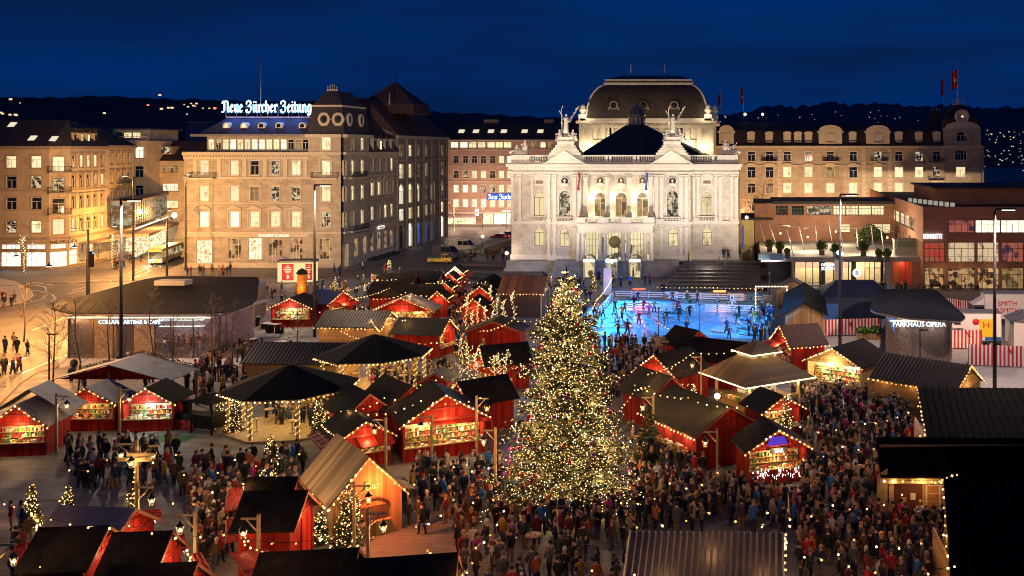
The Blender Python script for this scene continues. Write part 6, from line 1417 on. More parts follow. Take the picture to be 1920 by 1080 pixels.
street_lamp(348,507,17.4,'tall street post with a white lit head before the newspaper house corner',700,arm=(.8,-.6))
mb=MB();p=G(348,507);mb.tube([(.5,0,10.6),(-1.9,0,10.6)],.05,STEEL,5);solo('clock_bracket',mb,'bracket of the globe clock on the street post','bracket',tuple(p),local=True)
mb=MB();mb.ball((-2.0,-.1,10),.55,glow('globe_clock',(1,.93,.8),1.8,True),12,8,1,.5);solo('globe_clock',mb,'white glowing round street clock hanging above the road','clock',tuple(p),local=True)
for px,py,z,lab in((92,640,8.6,'dark lamp hung on wires over the road, left of the thick post'),(30,610,8.6,'lamp hung on wires over the road at the left edge'),(140,585,8.8,'lamp hung on wires above the bend of the tram rails'),(-60,720,8.6,'lamp hung on wires beyond the left edge'),(215,520,8.8,'lamp hung on wires above the stop'),(262,492,8.8,'added lamp hung on wires over the street beside the stop'),(318,470,8.8,'added lamp hung on wires over the street beyond the bus')):  # the two lamps over the street are added to brighten it
 p=G(px,py);t=thing('hanging_lamp',lab,'street lamp',p+V(0,0,z));mb=MB();mb.lathe([(.36,0),(.3,.14),(.08,.2),(.04,.5)],(0,0,0),IRON,10);part('hood',mb,t,False);mb=MB();mb.lathe([(.3,-.05),(.28,-.01)],(0,0,0),LAMPH,10);part('glass',mb,t,False)
 mb=MB();mb.tube([(-14,0,.9),(0,0,.5),(16,0,1.1)],.018,IRON,3);part('wire',mb,t,False)
 lamp('street_light',p+V(0,0,z-.3),13000,(1,.43,.11),t,.25)
for i,px in enumerate((1395,1480,1580,1680,1790)):
 p=V(XD(px,221),221);t=thing('street_lamp','street lamp hidden in the street before the long sandstone house','street lamp',p,0,'lamps in the far street');mb=MB();mb.tube([(0,0,0),(0,0,8)],.1,MASTM,6);part('post',mb,t,False);mb=MB();mb.box(-.4,.4,-.2,.2,8,8.15,MASTM);part('lamp_head',mb,t,False)
 lamp('street_light',p+V(0,.4,7.8),4200 if i<2 else 3200,(1,.50,.18)if i<3 else(1,.72,.44),t,.3);beam(t,p+V(0,.6,8.3),5200,(1,.70,.42),120,(p.x,235,19))
for i,px in enumerate((850,905,950)):
 p=V(XD(px,281),281);t=thing('street_lamp','small street lamp in the side street before the pink house','street lamp',p,0,'lamps in the side street');mb=MB();mb.tube([(0,0,0),(0,0,6.5)],.08,MASTM,6);part('post',mb,t,False);mb=MB();mb.box(-.3,.3,-.15,.15,6.5,6.62,MASTM);part('lamp_head',mb,t,False)
 lamp('street_light',p+V(0,.3,6.3),4800,(1,.62,.42),t,.3)
# pole lamps on the café forecourt
for px,pyb,pyt,lab in((350,0,0,''),):
 pass
for px,pyb,h,lab in((92,735,5.2,'dark garden lamp post before the café, left of the bare trees'),(1725,700,4.2,'thin dark lamp post before the car park pavilion')):
 p=G(px,pyb);t=thing('garden_lamp',lab,'lamp post',p);mb=MB();mb.tube([(0,0,0),(0,0,h)],.07,IRON,6);part('post',mb,t,False);mb=MB();mb.box(-.1,.75,-.12,.12,h,h+.12,IRON);part('lamp_head',mb,t,False)
# ------ the market
RED=boards('red_painted_boards',(.33,.02,.012),0,.18,.45,gap=.45,rough=.85,spec=.15)
REDY=boards('red_painted_side_boards',(.31,.02,.012),1,.18,.45,gap=.45,rough=.85,spec=.15)
REDB=mat('dark_red_beam',(.22,.012,.008),.6,var=.2)
REDF=mat('red_flap',(.25,.014,.009),.65,spec=.2,var=.15,scale=2)
FELT=mat('black_roof_felt',(.016,.0135,.0125),.9,var=.5,scale=2,bump=.2,spec=.12)
GREENF=mat('green_black_felt',(.024,.026,.018),.85,var=.4,scale=2)
CANVAS=mat('grey_tarpaulin',(.21,.19,.185),.6,var=.3,scale=1.2,bump=.4)
OLDW=boards('weathered_planks',(.23,.155,.09),1,.3,.6,gap=.15)
OLDV=boards('weathered_wall_planks',(.26,.15,.07),0,.22,.45,gap=.4)
OLDS=boards('weathered_side_planks',(.24,.14,.065),1,.22,.45,gap=.4)
LARCH=boards('larch_cabin_boards',(.42,.25,.10),2,.2,.3)
COR=mat('corrugated_iron',(.07,.066,.066),.38,metal=.4,var=.35,scale=.8)
CORB=mat('brown_corrugated_iron',(.045,.034,.031),.55,metal=.3,var=.35,scale=.8)
BROWNR=boards('brown_plank_roof',(.20,.085,.04),1,.45,.4,gap=.5)
SHING=boards('golden_shingle_roof',(.26,.185,.095),1,.3,.3,gap=.45)
COPR=mat('copper_sheet',(.35,.16,.10),.3,metal=.7,var=.2)
WOODT=mat('pale_timber',(.46,.33,.17),.7,var=.25,scale=3)
BULB=glow('market_bulb',(1,.52,.15),4.5);FAIRY=glow('fairy_bulb',(1,.60,.19),3.2)
SHELFW=litpane('glowing_stall_shelf',(1,.70,.34),.62,.85,sx=3,sz=3.5,thr=.44,dark=(.25,.1,.03),shop=True);SHELFC=litpane('cool_glowing_stall_shelf',(.85,1,.9),1.1,1.3,sx=2.5,sz=3,thr=.46,dark=(.1,.12,.12),shop=True)  # shelves glow by themselves; stall lighting is put into the material
GOODS=[mat('goods_'+n,c,.5,var=.1)for n,c in(('cream',(.6,.5,.32)),('red',(.5,.05,.03)),('brown',(.3,.16,.07)),('white',(.7,.66,.6)),('green',(.1,.25,.08)),('gold',(.5,.3,.06)))]
FIRG=mat('fir_garland',(.03,.05,.016),.85,var=.5,scale=6)
CREAMB=boards('cream_stall_lining',(.58,.46,.28),0,.2,.15)
FOOT=[];LM=[]
BULB_MES=[]
for m_,r_ in((BULB,.06),(BULB,.06),(glow('dim_market_bulb',(1,.46,.11),2.2),.055),(glow('bright_market_bulb',(1,.6,.24),6.5),.066)):bm_=MB();bm_.ball((0,0,0),r_,m_,6,4);BULB_MES.append(bm_.mesh('bulb'))
RB=random.Random(17)
def bulbs(label,pts,step=.42,sag=0,cable=True,r=1,light=0,group='strings of warm bulbs',every=5,col=(1,.48,.15)):
 """a string of bulbs hung along pts"""
 t=thing('light_string',label,'string lights',pts[0],0,group);run=[Vector(p)for p in pts];cp=[];k=0;carry=0
 for a,b in zip(run[:-1],run[1:]):
  Ln=(b-a).length;n=max(1,round(Ln/step))
  for i in range(n if b is not run[-1]else n+1):
   f=i/n;q=a.lerp(b,f)-V(0,0,4*sag*f*(1-f));cp.append(q)
   place('bulb',RB.choice(BULB_MES),t,q-wloc(t)-V(RB.uniform(-.04,.04),RB.uniform(-.04,.04),.06+RB.uniform(-.03,.05)),0,None if r==1 else(r,r,r))
   if light and k%every==every//2:lamp('bulb_light',q-V(0,0,.1),light,col,t,.1)
   k+=1
 if cable and len(cp)>1:mb=MB();mb.tube(cp,.015,IRON,3);part('cable',mb,t)
 return t
def stall(label,c,w_,d,h,rg,rz,wallm=None,roofm=FELT,front='counter',light=95,over=.35,bulb='gable',bl=None,name='market_stall',flap='',col=(1,.6,.25),back=True,shelf=None,cat='stall',rib=0,fly=0,group='gabled market stalls',lm=None,sidem=None,trim=True):
 rz=R(rz);c=V(c.x,c.y,0);t=thing(name,label,cat,c,rz,group);wm=wallm or RED;sm=sidem or(REDY if wm is RED else wm)
 if lm:LM.append((lm,c))
 FOOT.append((c,w_+.5,d+.7,rz));M3=Matrix.Translation(c)@Matrix.Rotation(rz,4,'Z');T=lambda x,y,z:M3@Vector((x,y,z))
 hw,hd=w_/2,d/2;mb=MB()
 for s in(-1,1):
  if(flap and(('L' in flap and s<0)or('R' in flap and s>0))):mb.box(s*hw,s*(hw-.08),-hd,hd,0,1.0,sm);mb.box(s*hw,s*(hw-.08),-hd,hd,h-.25,h,sm)
  else:mb.box(s*hw,s*(hw-.08),-hd,hd,0,h,sm)
 mb.box(-hw+.08,hw-.08,hd-.08,hd,0,h,wm)
 mb.slab([(-hw,hd,h),(hw,hd,h),(0,hd,h+rg)],(0,-.08,0),wm)
 mb.slab([(-hw,-hd,h),(hw,-hd,h),(0,-hd,h+rg)],(0,.08,0),wm)
 if front=='counter':mb.box(-hw+.08,hw-.08,-hd,-hd+.08,0,.98,wm);mb.box(-hw+.08,hw-.08,-hd,-hd+.08,h-.16,h,wm)
 else:mb.box(-hw+.08,hw-.08,-hd,-hd+.08,0,h,wm)
 part('wall',mb,t,False)
 tm=REDB if wm is RED else WOODT
 if trim:
  mb=MB()
  for s in(-1,1):mb.box(s*hw-.07,s*hw+.07,-hd-.05,-hd+.1,0,h,tm)
  mb.box(-hw,hw,-hd-.04,-hd-.002,h-.08,h+.06,tm);mb.box(-.06,.06,-hd-.045,-hd-.002,h,h+rg*.92,tm)
  if w_>3:mb.box(-hw*.55,hw*.55,-hd-.042,-hd-.002,h+rg*.4,h+rg*.4+.1,tm)
  for s in(-1,1):mb.box(s*hw*.5-.05,s*hw*.5+.05,-hd-.043,-hd-.002,h,h+rg*.46,tm)
  if front=='doors':mb.box(-.04,.04,-hd-.06,-hd-.002,.1,h-.15,tm);mb.box(-hw*.7,hw*.7,-hd-.05,-hd-.002,h-.2,h-.1,tm)
  part('frame',mb,t,False)
 if front=='counter' or flap:
  mb=MB();rg_=random.Random(int(abs(c.x*71+c.y*37)))
  if front=='counter':mb.box(-hw,hw,-hd-.28,-hd+.3,.98,1.05,WOODT)
  for s,k in((-1,'L'),(1,'R')):
   if k in flap:mb.box(s*(hw-.3),s*(hw+.25),-hd,hd,.98,1.05,WOODT)
  part('counter',mb,t,False)
  mb=MB()
  if front=='counter':
   mb.box(-hw+.1,hw-.1,-hd+1.15,-hd+1.2,.1,h-.02,CREAMB)
   for z in(1.12,1.5,1.88):
    mb.box(-hw+.12,hw-.12,-hd+.9,-hd+1.149,z,z+.035,WOODT)
  for s,k in((-1,'L'),(1,'R')):
   if k in flap:mb.box(-s*(hw-.12),-s*(hw-.3),-hd+.1,hd-.1,.9,h-.1,shelf or SHELFW)
  o=part('shelf',mb,t,False)
  mb=MB()
  if front=='counter':
   for z in(1.155,1.535,1.915):
    x=-hw+.2
    while x<hw-.25:s_=rg_.uniform(.05,.13);e=rg_.uniform(.1,.3);mb.box(x,x+s_*1.6,-hd+.93,-hd+1.1,z,z+e,rg_.choice(GOODS));x+=s_*1.6+rg_.uniform(.01,.16)
  for k in range(int(w_*7)):
   x=rg_.uniform(-hw+.15,hw-.15);s_=rg_.uniform(.06,.15)
   if front=='counter':y=rg_.uniform(-hd-.2,-hd+.2);mb.box(x-s_,x+s_,y-s_*.6,y+s_*.6,1.05,1.05+s_*rg_.uniform(.8,2.4),rg_.choice(GOODS))
   else:
    y=rg_.uniform(-hd+.1,hd-.1);sx=-1 if 'L' in flap else 1;x=sx*(hw+rg_.uniform(-.2,.18));mb.box(x-s_*.6,x+s_*.6,y-s_,y+s_,1.05,1.05+s_*rg_.uniform(.8,2.4),rg_.choice(GOODS))
  tag(part('goods',mb,t,False),kind='stuff')
 th_=.09
 for s in(-1,1):
  mb=MB();xe=s*(hw+over);ze_=h-over*rg/hw
  q=[(xe,-hd-over,ze_),(0,-hd-over,h+rg),(0,hd+over,h+rg),(xe,hd+over,ze_)]
  mb.slab([(a,b,z+.02)for a,b,z in q],(0,0,th_),roofm)
  if rib:
   n=int((d+2*over)/rib)
   for k in range(n+1):
    y=-hd-over+.03+k*(d+2*over-.06)/n;mb.tube([(xe,y,ze_+th_+.03),(0,y,h+rg+th_+.03)],.045 if rib>.3 else .06,(ZINC if roofm is COR else roofm),4,cap=False)
  part('roof',mb,t,False)
 mb=MB()
 for s in(-1,1):mb.slab([(s*(hw+over),-hd-over-.03,h-over*rg/hw-.1),(0,-hd-over-.03,h+rg-.1),(0,-hd-over-.03,h+rg+.06),(s*(hw+over),-hd-over-.03,h-over*rg/hw+.06)],(0,.028,0),WOODT if wm is not RED else mat('faded_red_edge',(.3,.1,.06),.6))
 part('bargeboard',mb,t,False)
 if fly:
  mb=MB()
  for s in(-1,1):mb.slab([(s*(hw+.9),-hd*.3,h+.35),(0,-hd*.3,h+rg+fly),(0,hd+.7,h+rg+fly),(s*(hw+.9),hd+.7,h+.35)],(0,0,.06),CANVAS)
  part('fly_roof',mb,t,False)
 for s,k in((-1,'L'),(1,'R')):
  if k in flap:
   n=max(1,round(d/2.6))
   for j in range(n):
    a=-hd+.1+j*(d-.2)/n;b=a+(d-.2)/n-.1;mb=MB()
    q=[(s*hw,a,h-.12),(s*hw,b,h-.12),(s*(hw+1.15),b,h-.5),(s*(hw+1.15),a,h-.5)];mb.slab(q,(0,0,.04),REDF)
    for y in(a,(a+b)/2,b-.08):mb.slab([(s*hw,y,h-.08),(s*hw,y+.08,h-.08),(s*(hw+1.15),y+.08,h-.46),(s*(hw+1.15),y,h-.46)],(0,0,.05),REDB)
    for f in(.02,.5,.95):x=s*(hw+1.15*f);z=h-.08-.38*f;mb.box(x-.04,x+.04,a+.09,b-.09,z+.002,z+.055,REDB)
    part('flap',mb,t,False)
   if not bulb.startswith('n'):bulbs('string of bulbs over the side flaps of the '+(bl or label),[T(s*(hw+.12),-hd,h+.12),T(s*(hw+.12),hd,h+.12)],.5,light=10 if light else 0,every=4)
 if 'F' in flap:
  mb=MB();q=[(-hw,-hd,h-.1),(hw,-hd,h-.1),(hw,-hd-1.25,h-.55),(-hw,-hd-1.25,h-.55)];mb.slab(q,(0,0,.05),REDF)
  for k in range(4):x=-hw+.05+k*(w_-.1)/3;mb.slab([(x-.04,-hd,h-.05),(x+.04,-hd,h-.05),(x+.04,-hd-1.25,h-.5),(x-.04,-hd-1.25,h-.5)],(0,0,.06),REDB)
  part('flap',mb,t,False)
 if 'gable' in bulb:
  zo=h-over*rg/hw;y=-hd-over-.08
  bulbs('string of bulbs along the gable of the '+(bl or label),[T(-hw-over,y,zo+.05),T(0,y,h+rg+.08),T(hw+over,y,zo+.05)],.36,light=14 if light else 0,every=6)
 if 'eave' in bulb:
  s=-1 if 'eaveL' in bulb else 1;zo=h-over*rg/hw
  bulbs('string of bulbs along the eave of the '+(bl or label),[T(s*(hw+over+.05),-hd-over,zo),T(s*(hw+over+.05),hd+over,zo)],.45,light=12 if light else 0,every=6)
 if light:
  for k in range(max(1,round(w_/3.2))):x=(k+.5)*w_/max(1,round(w_/3.2))-hw;lamp('stall_light',T(x,-hd+.4,h-.3),light*1.7,col,t,.15)
  lamp('front_fill',T(0,-hd-.7,h-.1),light*1.3,col,t,.15)  # added light before the counter, no lamp hangs there
 return t,T
LR=[FELT,GREENF]
# left edge: two canvas topped stalls
S1,T1=stall('red sweets stall with grey canvas double roof at the left edge',G(60,842),3.5,3.6,2.35,1.35,9,roofm=CANVAS,fly=.75,lm='sweets stall',bl='left sweets stall')
S2,T2=stall('red stall with pointed grey canvas roof under the wide canopy, counter behind a queue',G(182,800),4.0,2.6,2.3,1.1,4,roofm=CANVAS,lm='canvas roofed stall',bl='pointed canvas stall',light=45)
S3,T3=stall('red stall with bright white lit counter under the wide canopy',G(293,800),3.7,2.8,2.35,1.05,6,roofm=FELT,lm='white lit stall',bl='white lit stall',shelf=SHELFC,col=(.9,1,.85),light=110)
t=thing('canopy','wide grey canvas canopy spanning the two stalls behind it','canopy',G(232,772));mb=MB();h0,h1=3.0,4.35
c=G(232,778)
for s in(-1,1):mb.slab([(s*5.0,-2.2,h0),(0,-2.2,h1),(0,2.6,h1),(s*5.0,2.6,h0)],(0,0,.07),CANVAS)
part('roof',mb,t,False);mb=MB();mb.slab([(-4.8,-1.0,h0-.05),(4.8,-1.0,h0-.05),(0,-1.0,h1-.1)],(0,.06,0),RED);part('gable',mb,t,False)
for x,y in((-4.8,-1.9),(4.8,-1.9),(0,-2.0),(-4.8,2.4),(4.8,2.4)):mb=MB();mb.box(x-.08,x+.08,y-.08,y+.08,0,h0+(.9 if x==0 else 0),OLDV);part('post',mb,t,False)
mb=MB();rd=random.Random(4)
for _ in range(700):
 f=rd.uniform(-1,1);p=Vector((f*5,2.6+rd.uniform(-.15,.15),h1-abs(f)*(h1-h0)+rd.uniform(0,.25)));u=Vector((rd.uniform(-1,1),rd.uniform(-1,1),rd.uniform(0,1))).normalized()*.14;v=Vector((rd.uniform(-1,1),rd.uniform(-1,1),rd.uniform(-1,1))).normalized()*.05;mb.add([p,p+u+v,p+u-v],[(0,1,2)],FIRG)
part('garland',mb,t,False)
mb=MB();mb.box(-1.5,1.5,-1.4,.2,.004,.02,mat('green_glow_paint',(.05,.16,.03),.9));solo('green_glow_sheet',mb,'green sheet painting the glow on the ground before the white lit stall','light patch',tuple(G(330,818)),local=True)  # the stall's green glow, laid on the ground as a coloured sheet
# chestnut roaster shaped like a small locomotive
p=G(375,806);t=thing('chestnut_roaster','small dark locomotive shaped roaster cart with red wheels','cart',p,R(-20));LM.append(('roaster cart',p))
mb=MB();mb.box(-1.9,.3,-.55,.55,.6,1.3,FELT);mb.lathe([(.28,0),(.28,.5),(.42,.9)],(-1.4,0,1.3),FELT,10);mb.box(.2,2.0,-.8,.8,.4,1.4,FELT);part('boiler',mb,t,False)
mb=MB();loft(mb,[rect(-.1,2.4,-1.1,1.1,2.4),rect(.8,1.5,-.2,.2,3.0)],FELT);
for x in(.1,2.2):
 for y in(-.9,.9):mb.box(x-.05,x+.05,y-.05,y+.05,0,2.4,FELT)
part('roof',mb,t,False)
for x in(-1.6,-.9,-.2):
 mb=MB(Matrix.Translation((x,-.68,.45))@Matrix.Rotation(R(90),4,'X'))
 mb.lathe([(.36,-.04),(.43,-.04),(.43,.04),(.36,.04)],(0,0,0),REDF,14)
 for k in range(4):a=k*PI/4;mb.tube([(-.38*math.cos(a),-.38*math.sin(a),0),(.38*math.cos(a),.38*math.sin(a),0)],.03,REDF,4)
 part('wheel',mb,t,False)
# eight-sided serving pavilions
TENT=mat('blue_black_tent',(.008,.0085,.012),.85,spec=.08,var=.25,scale=.6)
def pavilion(label,c,r,he,ha,lmk,rot=0):
 t=thing('drinks_pavilion',label,'pavilion',c,R(rot),'eight sided drinks pavilions');LM.append((lmk,V(c.x,c.y)))
 o8=[(r*math.cos(PI/8+k*PI/4),r*math.sin(PI/8+k*PI/4))for k in range(8)]
 mb=MB();loft(mb,[[(x,y,he)for x,y in o8],[(x*.05,y*.05,ha)for x,y in o8]],TENT);loft(mb,[[(x,y,he-.05)for x,y in o8],[(x*.05,y*.05,ha-.08)for x,y in o8]],WOODT);part('roof',mb,t,False)
 mb=MB();mb.prism([(x*.92,y*.92)for x,y in o8],0,.16,WOODT);part('platform',mb,t,False)
 for x,y in o8:
  mb=MB();a,b=x*.86,y*.86;mb.box(a-.09,a+.09,b-.09,b+.09,.16,he,WOODT)
  u=Vector((-y,x,0)).normalized()
  for s in(-1,1):mb.tube([Vector((a,b,he-1.0)),Vector((a,b,he-.06))+u*s*.85],.06,WOODT,4)
  part('post',mb,t,False)
  mb=MB()
  for k in range(34):an=k*.95;mb.ball((a+.15*math.cos(an),b+.15*math.sin(an),.3+k*.072),.042,FAIRY,4,2)
  tag(part('fairy_lights',mb,t,False),kind='stuff')
 M3=Matrix.Translation(c)@Matrix.Rotation(R(rot),4,'Z')
 bulbs('string of bulbs under the eaves of the '+lmk,[M3@Vector((x,y,he-.08))for x,y in o8+o8[:1]],.4,light=9,every=6,col=(1,.74,.3))
 lamp('ceiling_light',M3@Vector((0,0,he+.2)),260,(1,.74,.32),t,.3)
 for k in range(4):lamp('ceiling_light',M3@Vector((r*.55*math.cos(k*PI/2),r*.55*math.sin(k*PI/2),he-.4)),80,(1,.72,.3),t,.2)
 for k in range(5):
  a=k*1.26;tb=(r*.5*math.cos(a),r*.5*math.sin(a));mb=MB();mb.lathe([(.25,.16),(.05,.2),(.05,1.1),(.4,1.12),(.4,1.17)],(tb[0],tb[1],0),WOODT,10);part('bar_table',mb,t,False)
PV1=G(545,723,3.3);PV2=G(702,661,3.3)
pavilion('large blue black eight sided drinks pavilion with glowing posts in the left half',V(PV1.x,PV1.y),5.15,3.3,4.95,'front drinks pavilion',8);pavilion('second eight sided drinks pavilion behind the corrugated cabin roof',V(PV2.x,PV2.y),5.15,3.3,4.95,'rear drinks pavilion',5)
# cabins with corrugated roofs (ridge across the picture: gable turned to the right)
stall('larch cabin with dark corrugated roof and lit gable in front of the rear pavilion',G(672,650),4.2,7.0,2.7,1.25,84,wallm=LARCH,roofm=CORB,front='doors',rib=.35,bulb='gable eaveL',lm='corrugated cabin',bl='larch cabin',name='market_cabin',cat='cabin',light=40,group='corrugated roofed cabins')
stall('long larch cabin with brown corrugated roof behind the front drinks pavilion',G(568,722),4.4,8.6,2.6,1.3,86,wallm=LARCH,roofm=CORB,front='doors',rib=.35,bulb='gable',bl='long larch cabin',name='market_cabin',cat='cabin',light=40,group='corrugated roofed cabins')
mb=MB();rd=random.Random(9)
stall('green roofed red stall with a dazzling lit corner counter right of the larch cabin',G(795,664),3.4,5.2,2.6,1.2,80,roofm=GREENF,bulb='gable',bl='green roofed stall',lm='green roofed stall',light=90)
# rear rows
stall('red stall with white lit counter and blue tarpaulin side left of the tall mast',G(557,608),4.6,4.2,2.5,1.1,4,roofm=FELT,shelf=SHELFW,light=120,col=(1,.85,.6),bl='white lit rear stall',lm='rear red stall')
stall('red stall with raised striped flap right of the tall mast',G(618,600),4.0,4.2,2.6,1.2,62,roofm=mat('blue_tarpaulin',(.03,.035,.08),.6,var=.2),flap='F',bl='blue roofed rear stall',light=70)
t=thing('cone_tower','orange lit conical chimney tower with black cap above the rear stall','tower',G(566,592));mb=MB();mb.lathe([(.85,2.6),(.62,4.2),(.6,5.4),(.5,5.5)],(0,0,0),mat('orange_tower',(.65,.22,.02),.5),12);part('tower',mb,t,False);lamp('tower_light',t.location+V(.3,-1.6,3.6),120,(1,.6,.25),t,.2);mb=MB();mb.lathe([(.5,5.5),(.75,5.6),(.5,6.0),(.02,6.3)],(0,0,0),FELT,12);mb.box(-.9,.9,-.9,.9,0,2.6,RED);part('cap',mb,t,False)
stall('wide red stall with a bulb lined low gable at the head of the left alley',G(762,616),7.2,3.4,2.5,1.5,2,roofm=CANVAS,bl='wide red stall',lm='wide red stall',light=110)
for i,(px,py,rz,lab)in enumerate(((735,585,88,'dark roofed stall directly behind the wide red stall'),(792,590,88,'dark roofed stall behind the wide red stall, at the alley'),(747,565,88,'dark roofed stall in the third row behind the wide red stall'),(795,560,88,'dark roofed stall in the third row beside the alley'))):
 stall(lab,G(px,py),3.6,4.8,2.6,1.4,rz,roofm=FELT,front='doors',bulb='none',light=0,bl=lab,flap='R' if i%2==0 else '')
for i,(px,py,lab)in enumerate(((826,592,'red stall with flaps in the left alley, first from the front'),(836,570,'red stall with flaps in the left alley, second from the front'),(846,552,'red stall with flaps in the left alley, third from the front'),(858,538,'red stall with flaps in the left alley, fourth from the front'))):
 stall(lab,G(px,py),2.4,3.0,2.4,1.0,4,roofm=FELT,front='doors',flap='R',light=55,bulb='gable',bl='alley stall number %s'%('one','two','three','four')[i])
for i,(px,py,lab)in enumerate(((893,612,'red stall on the right side of the alley, first from the front'),(905,585,'dark red stall on the right side of the alley, second from the front'))):
 stall(lab,G(px,py),2.8,3.6,2.6,1.1,4,roofm=FELT,front='doors',flap='L',light=45,bulb='gable',bl='right alley stall number %s'%('one','two')[i])
stall('brown plank roofed cabin directly left of the tree top',G(985,590),4.6,5.4,3.4,1.7,88,wallm=mat('dark_brown_wall',(.06,.03,.02),.7),roofm=BROWNR,front='doors',bulb='eaveL',bl='brown plank cabin',name='market_cabin',cat='cabin',light=30,lm='brown cabin')
t=thing('dark_tent','dark pointed tent with lit underside left of the brown cabin','tent',G(925,578));mb=MB();mb.lathe([(3.4,3.1),(.1,4.8)],(0,0,0),TENT,8,smooth=False)
for k in range(8):a=k*PI/4;mb.box(3.0*math.cos(a)-.07,3.0*math.cos(a)+.07,3*math.sin(a)-.07,3*math.sin(a)+.07,0,3.1,WOODT)
part('roof',mb,t,False);lamp('tent_light',G(925,578)+V(0,-1,2.7),120,(1,.66,.25),t,.2)
stall('orange red walled stall behind the lit tree trunks',G(932,660),5.6,3.0,2.6,1.0,0,roofm=FELT,front='doors',bulb='none',light=0,lm='lit tree trunks')
mb=MB();
stall('small red shed with double doors and grey green roof in the centre',G(823,757),2.0,2.0,2.3,.6,0,roofm=mat('grey_green_felt',(.10,.10,.085),.8,var=.3),front='doors',bulb='none',light=0,lm='red door shed',bl='red door shed')
stall('red stall with raised flap and dark roof right of the lit trunks',G(945,725),3.2,3.8,2.6,1.3,-62,roofm=FELT,flap='F',light=60,bl='stall beside the lit trunks')
# the central red group
stall('red cabin with carved sign and wide front flap at the centre of the market',G(822,842),5.6,4.6,2.8,1.7,28,roofm=FELT,flap='',front='counter',light=110,bl='central red cabin',lm='central red cabin',cat='cabin')
stall('dark roofed red hut directly behind the central red cabin',G(745,810),3.6,5.0,2.6,1.4,40,roofm=FELT,front='doors',light=0,bulb='none',bl='hut behind')
stall('small dark roofed red hut at the left end of the central group',G(672,822),3.2,4.2,2.5,1.3,40,roofm=FELT,front='doors',light=0,bulb='none')
stall('low dark roofed stall with two red flaps, left of the central red cabin',G(668,862),3.4,4.2,2.2,1.0,36,roofm=FELT,flap='LF',light=70,bl='two flap stall',lm='two flap stall')
stall('dark roofed stall with red gable between the central cabin and the tree',G(905,800),3.4,3.6,2.5,1.3,-48,roofm=FELT,flap='F',light=60,bl='stall by the tree',lm='stall by the tree')
t=thing('red_awning','broad red awning over the counter of the central red cabin','awning',G(870,852));mb=MB();mb.slab([(-2.4,.4,2.9),(1.6,1.4,2.9),(2.0,.1,2.4),(-2.0,-1.2,2.4)],(0,0,.06),REDF);part('panel',mb,t,False)
for x,y in((2.0,.1),(-2.0,-1.2)):mb=MB();mb.box(x-.05,x+.05,y-.05,y+.05,0,2.4,REDB);part('post',mb,t,False)
lamp('awning_light',G(870,852)+V(0,.2,2.2),90,(1,.75,.42),t,.15)
# the weathered wooden bar hut
HUT,TH=stall('weathered wooden bar hut with steep plank roof and neon Bar lettering',V(-23.2,59.6),3.9,5.6,2.45,2.1,38,wallm=OLDV,sidem=OLDS,roofm=OLDW,front='doors',over=.25,light=0,bulb='gable eaveL',bl='wooden bar hut',name='bar_hut',cat='hut',lm='wooden bar hut',group=None,trim=False)
mb=MB();mb.box(-1.1,1.1,-2.95,-2.82,.95,1.75,mat('hatch_shade_panel',(.05,.03,.02),.8));o=[(1.2*math.cos(PI*q/8),1.75+.55*math.sin(PI*q/8))for q in range(9)]  # solid dark panel; the hatch's shade is put into its colour
for i in range(8):mb.slab([(o[i][0],-2.98,o[i][1]),(o[i+1][0],-2.98,o[i+1][1]),(o[i+1][0]*.88,-2.98,1.75+(o[i+1][1]-1.75)*.8),(o[i][0]*.88,-2.98,1.75+(o[i][1]-1.75)*.8)],(0,.14,0),OLDW)
mb.box(-1.25,1.25,-3.2,-2.8,.9,.97,OLDW);part('serving_hatch',mb,HUT,False)
mb=MB();mb.box(-1.98,-1.95,-1.0,-.1,.1,1.9,OLDW);mb.ball((-2.02,-.2,1.0),.05,STEEL,5,3);part('door',mb,HUT,False)
mb=MB();mb.slab([(1.95,-2.4,2.3),(1.95,-.6,2.3),(2.9,-.6,2.05),(2.9,-2.4,2.05)],(0,0,.05),WOODT);part('flap',mb,HUT,False)
place('sign',text('Bar',.62,glow('orange_neon',(1,.42,.08),3.2,True),.02),HUT,(.25,-2.95,2.75));lamp('neon_light',TH(.3,-3.9,3.0),900,(1,.20,.05),HUT,.2);lamp('side_lamp',TH(-4.4,.5,4.6),520,(1,.62,.25),HUT,.2)
# right half, set on the slant
stall('red timber framed hut with dark garlanded roof right of the big tree',G(1228,790),3.4,4.4,2.6,1.4,36,roofm=GREENF,front='doors',light=0,bulb='none',lm='timber framed hut',bl='timber framed hut')
LH,TLH=stall('long dark roofed hut with red gable and a goods lined left counter',V(-3.4,73.6),5.0,7.4,2.6,1.5,34,roofm=GREENF,wallm=RED,front='doors',flap='',light=0,bulb='eaveL',lm='long goods hut',bl='long goods hut')
mb=MB();mb.box(-2.95,-2.5,-3.6,3.6,0,1.1,boards('counter_boards',(.3,.17,.07),1,.3));part('counter',mb,LH,False);mb=MB();rd=random.Random(6)
for k in range(60):y=rd.uniform(-3.5,3.5);s_=rd.uniform(.08,.2);x=-2.75+rd.uniform(-.12,.12);mb.box(x-s_*.6,x+s_*.6,y-s_,y+s_,1.1,1.1+s_*rd.uniform(.8,2),rd.choice(GOODS[:4]))
tag(part('goods',mb,LH,False),kind='stuff')
for y in(-2.4,.2,2.6):lamp('counter_light',TLH(-2.9,y,2.2),60,(1,.7,.35),LH,.15)
BS,TB=stall('red BAR stall with purple lit gable and icicle lights on its counter',V(1.6,68.0),4.0,2.6,2.4,1.15,18,roofm=CORB,rib=.3,light=95,lm='red BAR stall',bl='red BAR stall',sidem=REDY)
